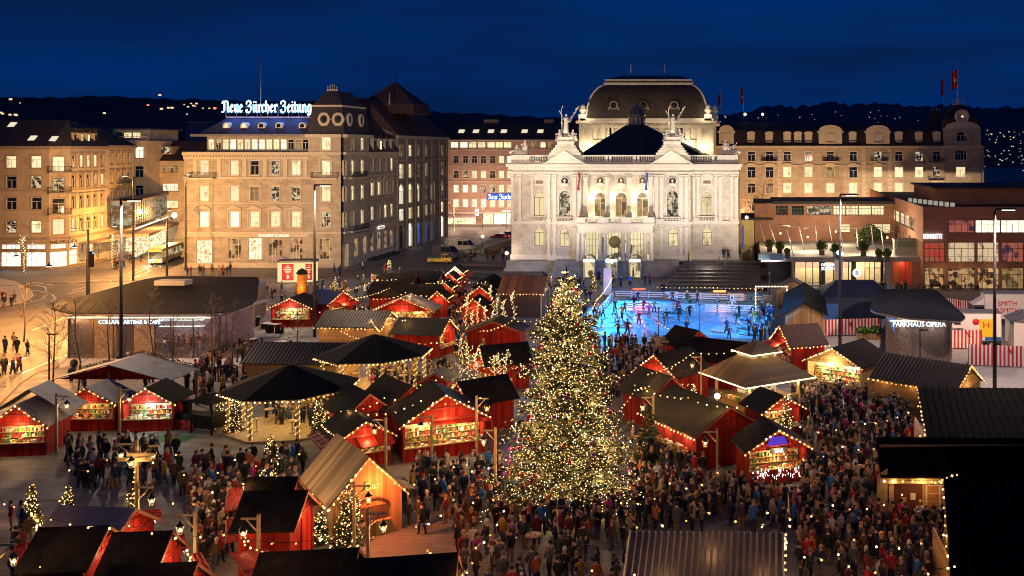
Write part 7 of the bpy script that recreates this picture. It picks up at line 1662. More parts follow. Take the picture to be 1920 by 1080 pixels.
mb=MB();mb.box(-.55,.65,-1.52,-1.44,2.05,2.4,FRAMED);o=part('sign_board',mb,BS,False);place('sign',text('BAR',.34,glow('white_neon',(.9,.95,1),4),.02),o,(.05,-1.56,2.1))
mb=MB();mb.slab([(-.75,-1.42,2.55),(.75,-1.42,2.55),(.45,-1.42,3.1),(-.45,-1.42,3.1)],(0,.05,0),glow('purple_light',(.12,.05,.6),.9));part('gable_light',mb,BS,False);mb=MB();rd=random.Random(1)
for k in range(70):x=rd.uniform(-1.9,1.9);z=rd.uniform(.35,.95);mb.box(x-.012,x+.012,-1.62,-1.6,z,z+rd.uniform(.05,.2),glow('icicle_light',(1,.9,.8),4))
tag(part('icicle_lights',mb,BS,False),kind='stuff')
stall('small dark roofed stall between the long goods hut and the golden hut',G(1447,818),3.2,2.8,2.5,.9,30,roofm=GREENF,light=45,bulb='gable',bl='small dark stall')
# golden square hut with two tiers
gc=V(.86,86.8);GH=thing('golden_hut','square golden shingled hut with two roof tiers edged in bright light','hut',gc,R(34));LM.append(('golden hut',gc));FOOT.append((gc,6.4,6.4,R(34)))
mb=MB();mb.box(-2.6,2.6,-2.6,2.6,0,1.0,LARCH);mb.box(-1.2,1.2,-1.2,1.2,1.0,4.6,SHELFW)
for sx in(-2.5,2.5):
 for sy in(-2.5,2.5):mb.box(sx-.1,sx+.1,sy-.1,sy+.1,1,2.8,WOODT)
part('wall',mb,GH,False)
sq4=lambda r,z:rect(-r,r,-r,r,z)
mb=MB();loft(mb,[sq4(3.6,2.7),sq4(1.25,4.35)],SHING);part('roof',mb,GH,False);mb=MB();mb.box(-1.1,1.1,-1.1,1.1,4.35,4.8,WOODT);part('cupola',mb,GH,False);mb=MB();loft(mb,[sq4(1.55,4.75),sq4(.1,5.6)],SHING);part('cupola_roof',mb,GH,False)
TUBE=glow('warm_light_tube',(1,.66,.28),7,True)
for r_,z in((3.62,2.68),(1.57,4.73)):
 for a,b in(((-1,-1),(1,-1)),((-1,1),(-1,-1)),((1,-1),(1,1))):mb=MB();mb.tube([(a[0]*r_,a[1]*r_,z),(b[0]*r_,b[1]*r_,z)],.045,TUBE,5);part('light_tube',mb,GH,False)
mb=MB();rd=random.Random(12)
for k in range(110):a=rd.uniform(-2.6,2.6);s_=rd.uniform(.07,.16);x,y=((a,-2.6)if k%2 else(-2.6,a));mb.box(x-s_,x+s_,y-s_,y+s_,1,1+s_*2.2,rd.choice(GOODS))
tag(part('goods',mb,GH,False),kind='stuff')
for x,y in((0,-3.0),(-3,0),(3.0,0),(2.5,-2.8),(-2.5,-2.8)):lamp('hut_light',Matrix.Translation(gc)@Matrix.Rotation(R(34),4,'Z')@Vector((x,y,2.45)),110,(1,.7,.32),GH,.2)
stall('red stall with broad bulb edged roof and cream counter left of the golden hut',G(1262,745),4.6,4.2,2.6,1.5,-38,roofm=FELT,flap='F',light=100,bl='cream counter stall',lm='cream counter stall')
stall('dark roofed stall with a small red side gable behind the golden hut',G(1340,716),4.2,6.5,2.6,1.4,60,roofm=FELT,front='doors',light=0,bulb='none')
stall('dark roofed red hut at the near edge of the ice rink',G(1288,686),3.4,3.4,2.5,1.3,40,roofm=FELT,front='doors',light=20,bulb='none')
stall('red gabled ticket stall with bulb edged roof below the rink hut',G(1498,685),4.4,3.6,2.6,1.5,-68,roofm=mat('red_brown_felt',(.06,.022,.018),.8,var=.3),flap='F',light=60,bulb='gable eaveR',bl='ticket stall',lm='ticket stall')
stall('bright open clothing stall with dark roof right of the golden hut',G(1590,728),5.6,5.0,2.8,1.3,-36,wallm=LARCH,roofm=FELT,light=150,shelf=SHELFW,bl='clothing stall',lm='clothing stall',col=(1,.76,.42))
stall('corrugated roofed log cabin with bulb edged gable at the right',V(15.3,86.2),4.4,7.6,2.6,1.5,50,wallm=LARCH,roofm=CORB,rib=.35,front='doors',light=35,bulb='gable eaveL',bl='corrugated log cabin',name='market_cabin',cat='cabin',lm='corrugated log cabin',group='corrugated roofed cabins')
stall('silver ribbed corrugated cabin roof at the bottom edge, bulbs along its ends',V(-1.9,48.0),3.4,6.6,2.6,1.15,88,wallm=LARCH,roofm=COR,rib=.3,front='doors',light=35,bulb='gable',bl='silver ribbed cabin',name='market_cabin',cat='cabin',lm='silver ribbed cabin',group='corrugated roofed cabins')
# the chalet on the right edge: three black roofs
CH=thing('chalet','wooden chalet with three huge black roofs at the right edge','chalet',V(14,58));LM.append(('wooden chalet',V(11,57)));FOOT.append((V(19,66),17,12,0));FOOT.append((V(15.5,60.5),16.4,3,0));FOOT.append((V(18,49),14.6,8,0))
BLK=mat('black_ribbed_roof',(.006,.0045,.0045),.85,spec=.08,var=.5,scale=1.5)
def broof(q,rn):
 mb=MB();a,b,c_,d_=[Vector(x)for x in q];mb.slab([a,b,c_,d_],(0,0,.1),BLK)
 for k in range(rn+1):f=k/rn;mb.tube([a.lerp(b,f)+V(0,0,.12),d_.lerp(c_,f)+V(0,0,.12)],.035,BLK,4,cap=False)
 part('roof',mb,CH)
broof([(11.6,64.4,2.9),(32,63.2,2.9),(32,71.5,4.95),(12.2,72.2,4.95)],40);broof([(7.8,58.9,2.9),(28,58.2,2.9),(28,61.4,4.35),(7.9,61.8,4.35)],40);broof([(9.0,44.5,2.6),(28,44.0,2.6),(28,51.6,4.9),(10.2,52.4,4.9)],40)
mb=MB();wx0,wx1=7.9,26;mb.box(wx0+.6,wx1,59.5,59.6,0,2.95,LARCH);mb.box(11.9,12.0,63.9,72,0,3,LARCH);mb.box(9.5,9.6,44.9,51.8,0,2.7,LARCH);mb.box(8,26,61,61.1,0,4.2,LARCH);mb.slab([(9.9,45,2.6),(10.2,52.2,4.8),(10.2,52.2,0),(9.9,45,0)],(.1,0,0),LARCH);part('wall',mb,CH)
mb=MB();mb.box(8.6,10.3,59.42,59.49,.2,2.5,mat('dark_red_wall',(.10,.03,.02),.7));mb.box(9.0,9.35,59.38,59.41,1.3,1.6,WOODT);mb.box(9.6,9.9,59.38,59.41,1.45,1.85,FRAMEW);part('niche',mb,CH)
mb=MB();mb.box(10.5,12.1,59.36,59.46,.9,2.35,FRAMEW);wnd=part('window',mb,CH);mb=MB()
for i in range(2):
 for j in range(3):mb.box(10.58+i*.78,11.24+i*.78,59.33,59.35,.97+j*.46,1.37+j*.46,mat('amber_window',(.35,.16,.05),.4))
part('pane',mb,wnd)
mb=MB();mb.slab([(7.6,59.0,0),(8.2,59.0,0),(8.2,59.0,3.4),(7.6,59.0,3.0)],(0,.08,0),WOODT);mb.box(8.35,8.6,59.2,59.4,0,2.9,WOODT);mb.box(7.7,12.4,58.95,59.1,2.55,2.85,WOODT);part('beam',mb,CH)
bulbs('string of bulbs under the middle chalet roof',[V(8.0,58.85,2.8),V(11.8,58.75,2.75)],.55,light=22,every=3);bulbs('string of bulbs down the edge of the lowest chalet roof',[V(10.15,52.4,4.95),V(8.95,44.6,2.65)],.75,light=14,every=3);bulbs('string of bulbs down the edge of the rear chalet roof',[V(12.15,72.1,5),V(11.55,64.5,2.95)],.6,light=12,every=4)
bulbs('short arc of bulbs where two chalet roofs meet',[V(10.9,58.7,2.75),V(11.6,58.6,3.05),V(12.1,58.5,3.3)],.25)
lamp('porch_light',(10.2,58.4,2.5),45,(1,.55,.2),CH,.15)
p=G(1636,918);mb=MB();mb.lathe([(.3,0),(.38,.45),(.3,.9)],(0,0,0),mat('green_barrel',(.16,.22,.04),.6,var=.3),12);solo('barrel',mb,'green lit wooden barrel beside the chalet','barrel',tuple(p),local=True)
# bottom left stalls seen from behind
def backstall(lab,x,y,w_,d,rz,flap='',bulb='none',roofm=FELT,light=60,h=2.6,rg=1.15,lm=None):return stall(lab,V(x,y),w_,d,h,rg,rz,roofm=roofm,front='doors',flap=flap,light=light,bulb=bulb,bl=lab.split(',')[0],lm=lm)
def bst(lab,px,py,*a,**k):q=G(px,py,3.2);return backstall(lab,q.x,q.y,*a,**k)
bst('black roofed red stall in the lower left corner, flap on its left',139,1012,3.4,2.5,96,'',lm='corner stall')
q=G(182,975,2.8);stall('grey tarpaulin roofed orange red stall behind the corner stall',q,3.4,3.6,2.3,1.1,84,roofm=CANVAS,front='doors',light=45,bulb='none',lm='tarpaulin stall')
bst('black roofed red stall with right flap, right of the corner stall',268,1022,3.0,2.0,96,'',lm='right flap stall');bst('low black roofed stall with metal ridge at the bottom edge',290,1075,3.2,2.9,97,'',h=2.4)
bst('tall black roofed stall with two red flaps on its left, near the wooden bar hut',518,958,3.2,2.5,94,'',lm='two flap rear stall',h=3.0);bst('black roofed stall behind the wooden bar hut',512,916,2.6,2.0,94)
bst('black roofed stall with a large red flap at the bottom edge',580,1058,3.4,3.6,98,'',lm='large flap stall');bst('copper ridged black roofed stall at the bottom edge below the bar hut',748,1070,3.0,4.4,100,'',roofm=FELT,lm='copper ridged stall')
for i,(a,b,c_,d_,lab)in enumerate((((430,918,2.5),(455,915,2.5),(448,955,2.3),(421,960,2.1),'red framed flap of the tall stall, upper one'),((424,975,2.5),(460,970,2.5),(458,1012,2.2),(424,1018,2.0),'red framed flap of the tall stall, lower one'),((432,1038,2.6),(500,1030,2.6),(526,1068,2.3),(468,1090,2.0),'large red framed flap tilted up at the bottom edge'),((26,1022,2.6),(70,1014,2.6),(72,1058,2.2),(30,1062,2.2),'red lit flap at the lower left corner'),((360,1040,2.5),(375,1036,2.5),(398,1076,2.2),(378,1080,2.2),'narrow red framed flap left of the trodden path'),((320,1005,2.5),(345,1000,2.5),(352,1030,2.2),(322,1036,2.2),'small red flap before the right flap stall'),((262,958,2.4),(300,955,2.4),(304,968,2.1),(264,972,2.1),'dark red flap with a lantern over it'))):
 q=[G(*k)for k in(a,b,c_,d_)];t=thing('stall_flap',lab,'flap',q[0].lerp(q[2],.5));mb=MB();mb.slab(q,(0,0,-.05),REDF);part('panel',mb,t);mb=MB()
 for f in(0,.5,1):mb.tube([q[0].lerp(q[1],f),q[3].lerp(q[2],f)],.05,REDB,4)
 for f in(0,.33,.66,1):mb.tube([q[0].lerp(q[3],f),q[1].lerp(q[2],f)],.05,REDB,4)
 part('frame',mb,t);s_=q[0].lerp(q[2],.5);mb=MB();mb.tube([s_-V(0,0,.06),s_*1+V(.5,.5,-1.5)],.03,STEEL,4);part('strut',mb,t);lamp('flap_light',s_+V(.1,.1,.9),9,(1,.55,.22),t,.1);lamp('flap_light',s_+V(.1,.1,-.5),22,(1,.6,.3),t,.1)
for lab,pts in(('string of bulbs down the left edge of the corner stall',((66,962,3),(72,1000,2.9),(78,1060,2.7))),('string of bulbs along the left edge of the tall stall',((458,912,3),(456,960,3),(460,1020,2.7))),('string of bulbs beside the large red flap',((470,1025,3),(505,1035,2.9),(525,1075,2.7))),('string of bulbs beside the narrow red flap',((352,1030,2.8),(362,1060,2.7),(372,1085,2.6))),('string of bulbs down the right edge of the copper ridged stall',((800,1030,3),(830,1060,2.8),(850,1085,2.6)))):bulbs(lab,[G(*q)for q in pts],.4,light=14,every=5)
# ------ trees
NEED=mat('fir_needles',(.066,.054,.026),.8,var=.6,scale=2.5);NEEDD=mat('dark_fir_needles',(.02,.038,.014),.85,var=.5,scale=2.5);BARK=mat('bark',(.09,.06,.04),.9,var=.4,scale=6)
FAIRYP=glow('pale_fairy_bulb',(1,.78,.42),5.5);FAIRYD=glow('dim_fairy_bulb',(1,.5,.1),1.5)
def octa(mb,p,r,m):
 x,y,z=p;mb.add([(x+r,y,z),(x-r,y,z),(x,y+r,z),(x,y-r,z),(x,y,z+r),(x,y,z-r)],[(0,2,4),(2,1,4),(1,3,4),(3,0,4),(2,0,5),(1,2,5),(3,1,5),(0,3,5)],m)
def fir(label,p,h,k,ex,nb,ns,nl,seed,lr=.05,group=None,need=NEED,balls=0,light=0,nlamp=0,z0=.25,name='fir_tree'):
 rd=random.Random(seed);t=thing(name,label,'tree',p,0,group)
 mb=MB();mb.tube([(0,0,0),(0,0,h*.5),(0,0,h*.97)],h*.016+.02,BARK,7,.02);part('trunk',mb,t,False)
 rad=lambda z:k*max(.05,h-z)**ex;mb=MB();tips=[]
 for i in range(nb):
  f=(i+rd.random())/nb;z=z0+(h-z0)*(1-(1-f)**.62);a=i*2.39996+rd.uniform(-.3,.3);r=rad(z)*rd.uniform(.58,1.16)*(1+.12*math.sin(a*3+z*1.7));c,s=math.cos(a),math.sin(a)
  up=.12+.5*(z/h);pt=lambda q:Vector((c*r*q,s*r*q,z+r*(up*q*q-.38*q*(1-.55*z/h))))
  for j in range(ns):
   q=(.18+.82*(j+rd.random())/ns);o=pt(q)+Vector((rd.gauss(0,.05),rd.gauss(0,.05),rd.gauss(0,.04)))*r
   l=(.10+.13*(1-q*.5))*min(1,r*.5+.35)*rd.uniform(.8,1.6);sd=rd.choice((-1,1));d=Vector((c*.6-s*sd*.8,s*.6+c*sd*.8,rd.uniform(-.5,.25))).normalized();v=Vector((rd.uniform(-1,1),rd.uniform(-1,1),rd.uniform(-.6,1))).normalized()
   mb.add([o-v*l*.28,o+d*l*1.5-v*l*.1,o+d*l*2.1,o+d*l*1.5+v*l*.35,o+v*l*.3],[(0,1,2,3,4)],need if rd.random()<.6 else NEEDD);tips.append(o+d*l)
 for j in range(12):mb.add([(0,0,h+.12),(.1*math.cos(j),.1*math.sin(j),h-.5),(.1*math.cos(j+1),.1*math.sin(j+1),h-.5)],[(0,1,2)],need)
 part('crown',mb,t,False)
 mb=MB()
 for q in rd.sample(tips,min(nl,len(tips))):
  rr=math.hypot(q.x,q.y);g=1.0+.05/max(.2,rr);octa(mb,(q.x*g,q.y*g,q.z),lr*rd.uniform(.7,1.25),rd.choice((FAIRY,FAIRY,FAIRYP,FAIRYD)))
 if nl:tag(part('fairy_lights',mb,t,False),kind='stuff')
 if balls:
  bms=[]
  for nme,cc in(('red',(.5,.02,.03)),('pink',(.6,.06,.25)),('purple',(.25,.05,.4)),('silver',(.55,.5,.55)),('crimson',(.4,.01,.06))):b=MB();b.ball((0,0,0),.13,mat('bauble_'+nme,cc,.18,metal=.3,var=0,spec=.8),10,7);bms.append(b.mesh('bauble'))
  for j in range(balls):q=rd.choice(tips);rr=math.hypot(q.x,q.y)+.01;f=max(1,rad(q.z)*.86/rr);place('bauble',rd.choice(bms),t,(q.x*f,q.y*f,q.z-.15))
 for j in range(nlamp):z=z0+(h*.93-z0)*(j+.5)/nlamp;a=j*2.4;r=rad(z)*.62;lamp('fairy_glow',Vector((r*math.cos(a),r*math.sin(a),z))+p,light*(.35+.65*r/rad(0)),(1,.64,.27),t,.3)
 return t
TP=G(1062,942);LM.append(('Christmas tree',V(TP.x,TP.y)));FOOT.append((TP,6.4,6.4,0))
fir('great Christmas tree covered in golden lights and coloured baubles',TP,14.7,.52,.855,330,70,9500,3,.036,balls=100,light=300,nlamp=60,z0=.9,name='christmas_tree')
for r_ in range(9):
 a=r_*.7;q=TP+V(3.4*math.cos(a),3.0*math.sin(a));
mb=MB();rd=random.Random(2)
for k in range(70):a=rd.uniform(PI,2*PI);r=rd.uniform(2.6,4.4);x,y=r*math.cos(a),r*math.sin(a);b=rd.uniform(0,PI);mb.tube([(x,y,.1),(x+.9*math.cos(b),y+.9*math.sin(b),rd.uniform(.1,.6))],.08,OLDW,5)
solo('log_pile',mb,'heap of split logs around the foot of the Christmas tree','logs',(TP.x,TP.y,0),local=True,kind='stuff')
def fz(px,py,h,r,lab,nl=170,**k):fir(lab,G(px,py),h,r/h**.86,.86,90,15,nl,px,.04,'small fir trees of the market',z0=.15,light=60,nlamp=3 if nl else 0,**k)
for a in((655,1022,3.6,1.05,'tall lit fir before the wooden bar hut, beside the lantern post',330),(600,1018,1.9,.6,'small lit fir at the rear corner of the wooden bar hut'),(440,812,3.0,.8,'lit fir at the left edge of the front drinks pavilion'),(412,800,2.2,.7,'shorter lit fir left of the front drinks pavilion'),(598,812,3.0,.6,'lit fir right of the front drinks pavilion'),(612,820,2.0,.5,'shorter lit fir right of the front drinks pavilion'),(508,868,2.0,.55,'lit fir standing at the two flap stall'),(1474,862,4.6,.9,'slim lit fir behind the red BAR stall',300),(213,1052,2.6,.6,'lit fir between the two black roofed corner stalls'),(242,1015,2.8,.6,'lit fir at the foot of the sign post'),(127,985,2.4,.45,'lit fir behind the corner stall'),(60,990,2.6,.5,'leftmost lit fir behind the corner stall'),(492,945,2.2,.35,'slim lit fir behind the tall black stall'),(512,945,2.2,.35,'second slim lit fir behind the tall black stall'),(848,772,2.4,.5,'lit fir beside the red door shed'),(1114,545,2.8,.7,'pale lit fir left of the opera entrance'),(730,507,2.0,.5,'lit fir at the newspaper house corner'),(628,560,3.2,.8,'lit fir behind the blue roofed rear stall'),(702,815,2.6,.55,'lit fir between the dark roofed red huts'),(800,790,2.4,.5,'lit fir behind the central red cabin'),(965,690,2.6,.6,'lit fir at the orange red walled stall'),(640,815,2.6,.6,'lit fir beside the small dark roofed hut'),(1190,745,2.4,.5,'lit fir at the cream counter stall'),(1300,775,2.6,.5,'lit fir behind the long goods hut'),(905,690,3.0,.7,'lit fir among the light wound trees')):fz(*a)
fz(1216,858,3.9,1.3,'plain dark fir without lights beside the timber framed hut',0,need=NEEDD)
def bare(label,p,h,seed,lights=0,spread=.28,nb=22,thick=.07,group=None,col=BARK,lr=.031,name='bare_tree'):
 rd=random.Random(seed);t=thing(name,label,'tree',p,0,group);mb=MB();tr=[(rd.gauss(0,.03)*h*f,rd.gauss(0,.03)*h*f,h*f)for f in(0,.3,.6,.85,1)];mb.tube(tr,thick,col,6,.012);part('trunk',mb,t,False)
 mb=MB();lp=[]
 P=lambda f:Vector(tr[min(3,int(f*4))]).lerp(Vector(tr[min(3,int(f*4))+1]),f*4-min(3,int(f*4)))
 for i in range(nb):
  f=.22+.74*(i+rd.random())/nb;o=P(f);a=i*2.4+rd.uniform(-.4,.4);l=h*spread*(1.15-f)*rd.uniform(.7,1.3)+.2;d=Vector((math.cos(a),math.sin(a),rd.uniform(.5,1.1))).normalized();e=o+d*l;mb.tube([o,o.lerp(e,.5)+Vector((0,0,-.05*l)),e],thick*.35*(1.1-f),col,4,.008,cap=False);lp+=[o.lerp(e,q)for q in(.2,.4,.6,.8,1)]
  for j in range(7):
   q=o.lerp(e,.25+.75*j/7);d2=(d+Vector((rd.uniform(-1,1),rd.uniform(-1,1),rd.uniform(-.3,.8)))*.8).normalized();e2=q+d2*l*rd.uniform(.25,.5);mb.tube([q,e2],.011,col,3,.005,cap=False);lp.append(e2)
   for s in(.4,.7):d3=(d2+Vector((rd.uniform(-1,1),rd.uniform(-1,1),rd.uniform(-.4,.6)))).normalized();q3=q.lerp(e2,s);mb.tube([q3,q3+d3*l*.18],.008,col,3,.004,cap=False)
 part('branches',mb,t,False)
 if lights:
  mb=MB();n=int(h/.09)
  for i in range(n):q=P(min(.999,i/n*.98));octa(mb,(q.x+.1*math.cos(i*1.3),q.y+.1*math.sin(i*1.3),q.z),lr,rd.choice((FAIRY,FAIRYP)))
  for q in rd.sample(lp,min(lights,len(lp))):octa(mb,q,lr*rd.uniform(.7,1.2),rd.choice((FAIRY,FAIRYP,FAIRYD)))
  tag(part('fairy_lights',mb,t,False),kind='stuff')
  for f in(.3,.75):lamp('fairy_glow',P(f)+p+V(0,-.4,0),45,(1,.72,.3),t,.2)
TW=mat('grey_twig_bark',(.15,.10,.07),.85,var=.4,scale=6)
for i,(px,py,h,lab)in enumerate(((99,738,8.2,'bare young tree before the café, leftmost beside the garden lamp'),(147,732,8.6,'bushy bare young tree before the left end of the café glass'),(204,712,7.6,'bare young tree just left of the tallest mast'),(285,706,8.4,'bare young tree right of the tallest mast'),(324,724,7.4,'slim bare young tree before the middle of the café glass'),(396,695,7.4,'bare young tree at the right café corner'),(410,716,8.0,'bare young tree just before the right café corner'),(437,712,7.6,'pale trunked bare young tree right of the café'),(558,668,5.6,'bare young tree beside the corrugated cabin'),(45,640,6.5,'bare tree branches reaching in from the left by the road'))):bare(lab,G(px,py),h,40+i,nb=30 if i<2 else 20,spread=.34 if i<2 else .24,group='bare young trees of the forecourt',col=TW,thick=.085)
bare('large bare tree lit orange before the long sandstone house',V(XD(1428,222),222),15,7,0,.42,46,.22,col=mat('bark_with_orange_lamplight',(.2,.11,.05),.9));bare('second bare tree before the left end of the sandstone house',V(XD(1408,224),224),12,9,0,.42,36,.16,col=BARK)  # orange lamplight is put into the large tree's bark colour
for px,py,h,lab,nl in((46,512,6.5,'bare tree wound with white lights before the corner house shops',60),(210,500,6.0,'arching tree of white lights beside the corner house canopy',60),(852,440,9,'bare street tree hung with lights before the pink house',60),(1468,452,3.2,'pale lit shrub tree on the terrace, left one',0),(1493,452,3.0,'pale lit shrub tree on the terrace, second one',0),(1558,450,3.0,'pale lit shrub tree on the terrace, third one',0),(1840,548,5.5,'thin bare tree before the clay building windows',0)):bare(lab,G(px,py,4.75 if 1450<px<1600 else 0),h,px,nl,.38,20,.08,lr=.055,col=mat('bark_with_white_light',(.4,.33,.24),.8)if 1450<px<1600 else TW)  # white light on the terrace trees is put into their bark colour
for i,(px,py,h)in enumerate(((874,640,5.0),(886,655,4.2),(897,645,5.2),(907,650,4.6),(921,640,6.6),(933,645,5.4),(945,640,4.8),(963,640,5.8),(864,735,5.0),(878,750,4.8),(893,742,3.8),(925,745,3.6),(938,760,4.4),(950,748,4.2))):bare('slender tree wound with golden lights, %s of the %s light trees'%(('first','second','third','fourth','fifth','sixth','seventh','eighth')[i if i<8 else i-8]+' from the left','rear' if i<8 else 'front'),G(px,py),h,60+i,60 if i%3 else 100,(.05 if i else .2)if i<8 else .2,12,.05,'light wound trees',name='light_tree')
# ------ lantern posts and hanging strings
LGL=glow('lantern_flame',(1,.66,.24),10)
def lantern(t,x,y,z,e=170):
 mb=MB();mb.lathe([(.08,0),(.2,.42),(.05,.58),(.02,.66)],(x,y,z),IRON,6,smooth=False)
 o=None;mb2=MB()
 for k in range(6):a=k*PI/3;mb2.tube([(x+.09*math.cos(a),y+.09*math.sin(a),z),(x+.21*math.cos(a),y+.21*math.sin(a),z+.42)],.016,WOODT,4)
 mb2.lathe([(.23,.42),(.05,.6),(.015,.7)],(x,y,z),IRON,6,smooth=False);mb2.lathe([(.1,-.04),(.1,0)],(x,y,z),IRON,6,smooth=False);o=part('lantern',mb2,t,False)
 mb=MB();mb.ball((x,y,z+.2),.085,LGL,8,5);place('flame',mb.mesh('flame'),o,(0,0,0));lamp('lantern_light',t.location+V(x,y,z+.2),e,(1,.6,.24),t,.1)
for i,(px,py,sx,lab)in enumerate(((700,815,-1,'left of the central red cabin'),(787,808,-1,'before the central red cabin'),(912,772,1,'at the stall by the tree'),(1322,838,-1,'before the long goods hut'),(1298,690,-1,'at the cream counter stall'),(333,1003,-1,'over the right flap stall'),(452,1010,-1,'at the tall black stall'),(280,948,1,'at the tarpaulin stall'),(20,1062,1,'at the lower left corner'),(688,945,1,'before the wooden bar hut'),(122,767,1,'between the sweets stall and the canopy'),(1205,770,-1,'at the timber framed hut'),(638,555,1,'at the striped flap of the rear stall'),(716,1000,1,'below the wooden bar hut'),(905,835,-1,'at the red awning'),(240,755,1,'under the wide canopy'),(706,528,1,'left of the rear rows'),(1045,690,1,'behind the tree'))):
 p=G(px,py,3.2);q=V(p.x-.75*sx,p.y+.2);t=thing('lantern_post','wooden lantern post with glowing six sided lantern '+lab,'lantern',q,0,'wooden lantern posts');mb=MB();mb.box(-.07,.07,-.07,.07,0,4.3,WOODT);mb.box(0,sx*.85,-.04,.04,4.05,4.14,WOODT);mb.tube([(0,0,3.4),(sx*.6,0,4.05)],.04,WOODT,4);mb.tube([(sx*.75,0,4.05),(sx*.75,0,3.85)],.012,IRON,3);part('post',mb,t,False);lantern(t,sx*.75,0,3.15)
q=G(256,1002);t=thing('sign_post','tall wooden sign post with crossed boards and three hanging lanterns','sign post',q);mb=MB();mb.box(-.08,.08,-.08,.08,0,5.4,WOODT);mb.tube([(-.1,0,4.4),(-1,0,5.1)],.04,WOODT,4);mb.tube([(.1,0,4.4),(1,0,5.1)],.04,WOODT,4);mb.box(-1.15,.1,-.05,.05,5.1,5.2,WOODT);mb.box(.7,1.3,-.05,.05,5.0,5.1,WOODT);part('post',mb,t,False);mb=MB();mb.box(-1.0,.9,-.14,-.09,4.2,4.42,WOODT);mb.box(-.5,1.1,-.16,-.11,4.5,4.7,WOODT);part('sign_board',mb,t,False)
for x,y,z in((-.9,0,4.3),(.95,0,4.3),(.05,-.6,4.0)):lantern(t,x,y,z)
bulbs('string of bulbs down the sign post',[q+V(-.1,-.12,4.0),q+V(-.1,-.12,1.2)],.3,r=.8)
q=G(714,668);t=thing('finger_post','wooden finger post with pointing boards at the rink edge','sign post',G(1237,690));mb=MB();mb.box(-.08,.08,-.08,.08,0,3.2,WOODT)
for k,(a,b)in enumerate(((-.9,.3),(-.4,.9),(-.8,.6))):mb.box(a,b,-.12,-.07,2.2+k*.35,2.45+k*.35,WOODT)
part('post',mb,t,False)
SB=glow('white_lit_ball',(1,.93,.75),22);q=G(1345,742,4.3);t=thing('spotlight_pole','dazzling white lamp on a pole above the long goods hut','lamp',V(q.x,q.y));mb=MB();mb.tube([(0,0,0),(0,0,4.2)],.05,STEEL,5);part('pole',mb,t,False);mb=MB();mb.ball((0,-.1,4.3),.2,SB,8,6);part('lamp',mb,t,False);lamp('pole_light',q+V(0,-.3,.1),150,(1,.85,.6),t,.15)
for lab,z,pts,sg in(('from the bottom edge up towards the tree',3.8,((866,1075),(893,1025),(945,955)),.3),('over the crowd left of the silver ribbed cabin',3.8,((1040,1085),(1110,1066),(1190,1075)),.4),('over the crowd between tree and long goods hut',3.8,((1165,940),(1255,905),(1345,885)),.5),('over the left open space',3.8,((-10,925),(45,942),(110,938)),.4),('over the crowd behind the two flap stall',3.8,((345,890),(440,860),(560,850)),.5),('over the path beside the tall black stall',3.8,((325,940),(400,920),(455,905)),.4),('over the right crowd below the BAR stall',3.8,((1440,960),(1560,945),(1690,925)),.5),('over the right crowd behind the BAR stall',3.8,((1470,850),(1580,835),(1725,815)),.5),('from the golden hut to the chalet',3.8,((1500,800),(1600,790),(1722,760)),.5),('over the drinkers at the near rink edge',3.6,((1110,700),(1200,690),(1300,720)),.4),('over the crowd beside the rink edge',3.6,((1130,790),(1190,730),(1260,690)),.4),('along the near edge of the ice',3.6,((1090,605),(1235,605),(1340,640)),.3),('beyond the rear rows',3.6,((640,545),(700,525),(830,510)),.3),('second line beyond the rear rows',3.6,((655,560),(740,535),(830,525)),.3),('before the wide red stall',3.4,((640,620),(700,635),(830,640)),.3),('between the drinks pavilions',3.5,((640,770),(720,745),(800,735)),.3),('over the crowd in front of the central cabin',3.8,((740,905),(850,875),(950,860)),.4),('across the lower crowd at the tree foot',3.8,((780,985),(850,935),(960,915)),.4),('along the terrace steps',2.6,((1225,537),(1330,538),(1430,540)),.1),('down the left rink edge',3.0,((1148,520),(1120,560),(1080,620)),.3),('over the lower right crowd',3.8,((1510,1040),(1600,1010),(1770,1000)),.5),('over the bottom right crowd',3.8,((1500,1085),(1590,1060),(1790,1060)),.4),('across the rows behind the wide red stall',4.4,((700,560),(760,548),(830,552)),.3),('across the head of the left alley',4.0,((800,530),(850,522),(910,528)),.3),('between white lit stall and wide red stall',3.6,((640,590),(690,585),(712,620)),.3),('behind the corrugated cabins',3.8,((600,585),(680,575),(760,600)),.3),('over the red door shed',3.6,((760,720),(830,705),(910,700)),.3),('behind the central red cabin',4.6,((690,775),(790,750),(900,745)),.3),('beside the light trees',3.8,((860,660),(930,650),(1000,640)),.3),('behind the great tree',3.8,((900,620),(960,600),(1040,590)),.3),('over the dark roofs beside the golden hut',4.4,((1215,700),(1300,660),(1400,650)),.3),('above the long goods hut',4.6,((1190,720),(1290,745),(1400,760)),.3),('added above the silver ribbed cabin to light its roof',5.2,((1195,985),(1330,960),(1480,985)),.2),('over the roofs at the lower left',5.0,((60,960),(240,985),(420,1000),(600,1010)),.3),('over the path at the white lit stall',3.6,((130,880),(200,860),(330,850)),.4)):
 bulbs('hanging string of warm bulbs '+lab,[G(a,b,z)for a,b in pts],(1.15 if len(pts)<9 and pts[1][1]>760 else .75)if z>3.4 else .6,sg,light=90 if z>5.1 else 36,every=2,r=.8)  # the string over the silver ribbed cabin is added to light its roof
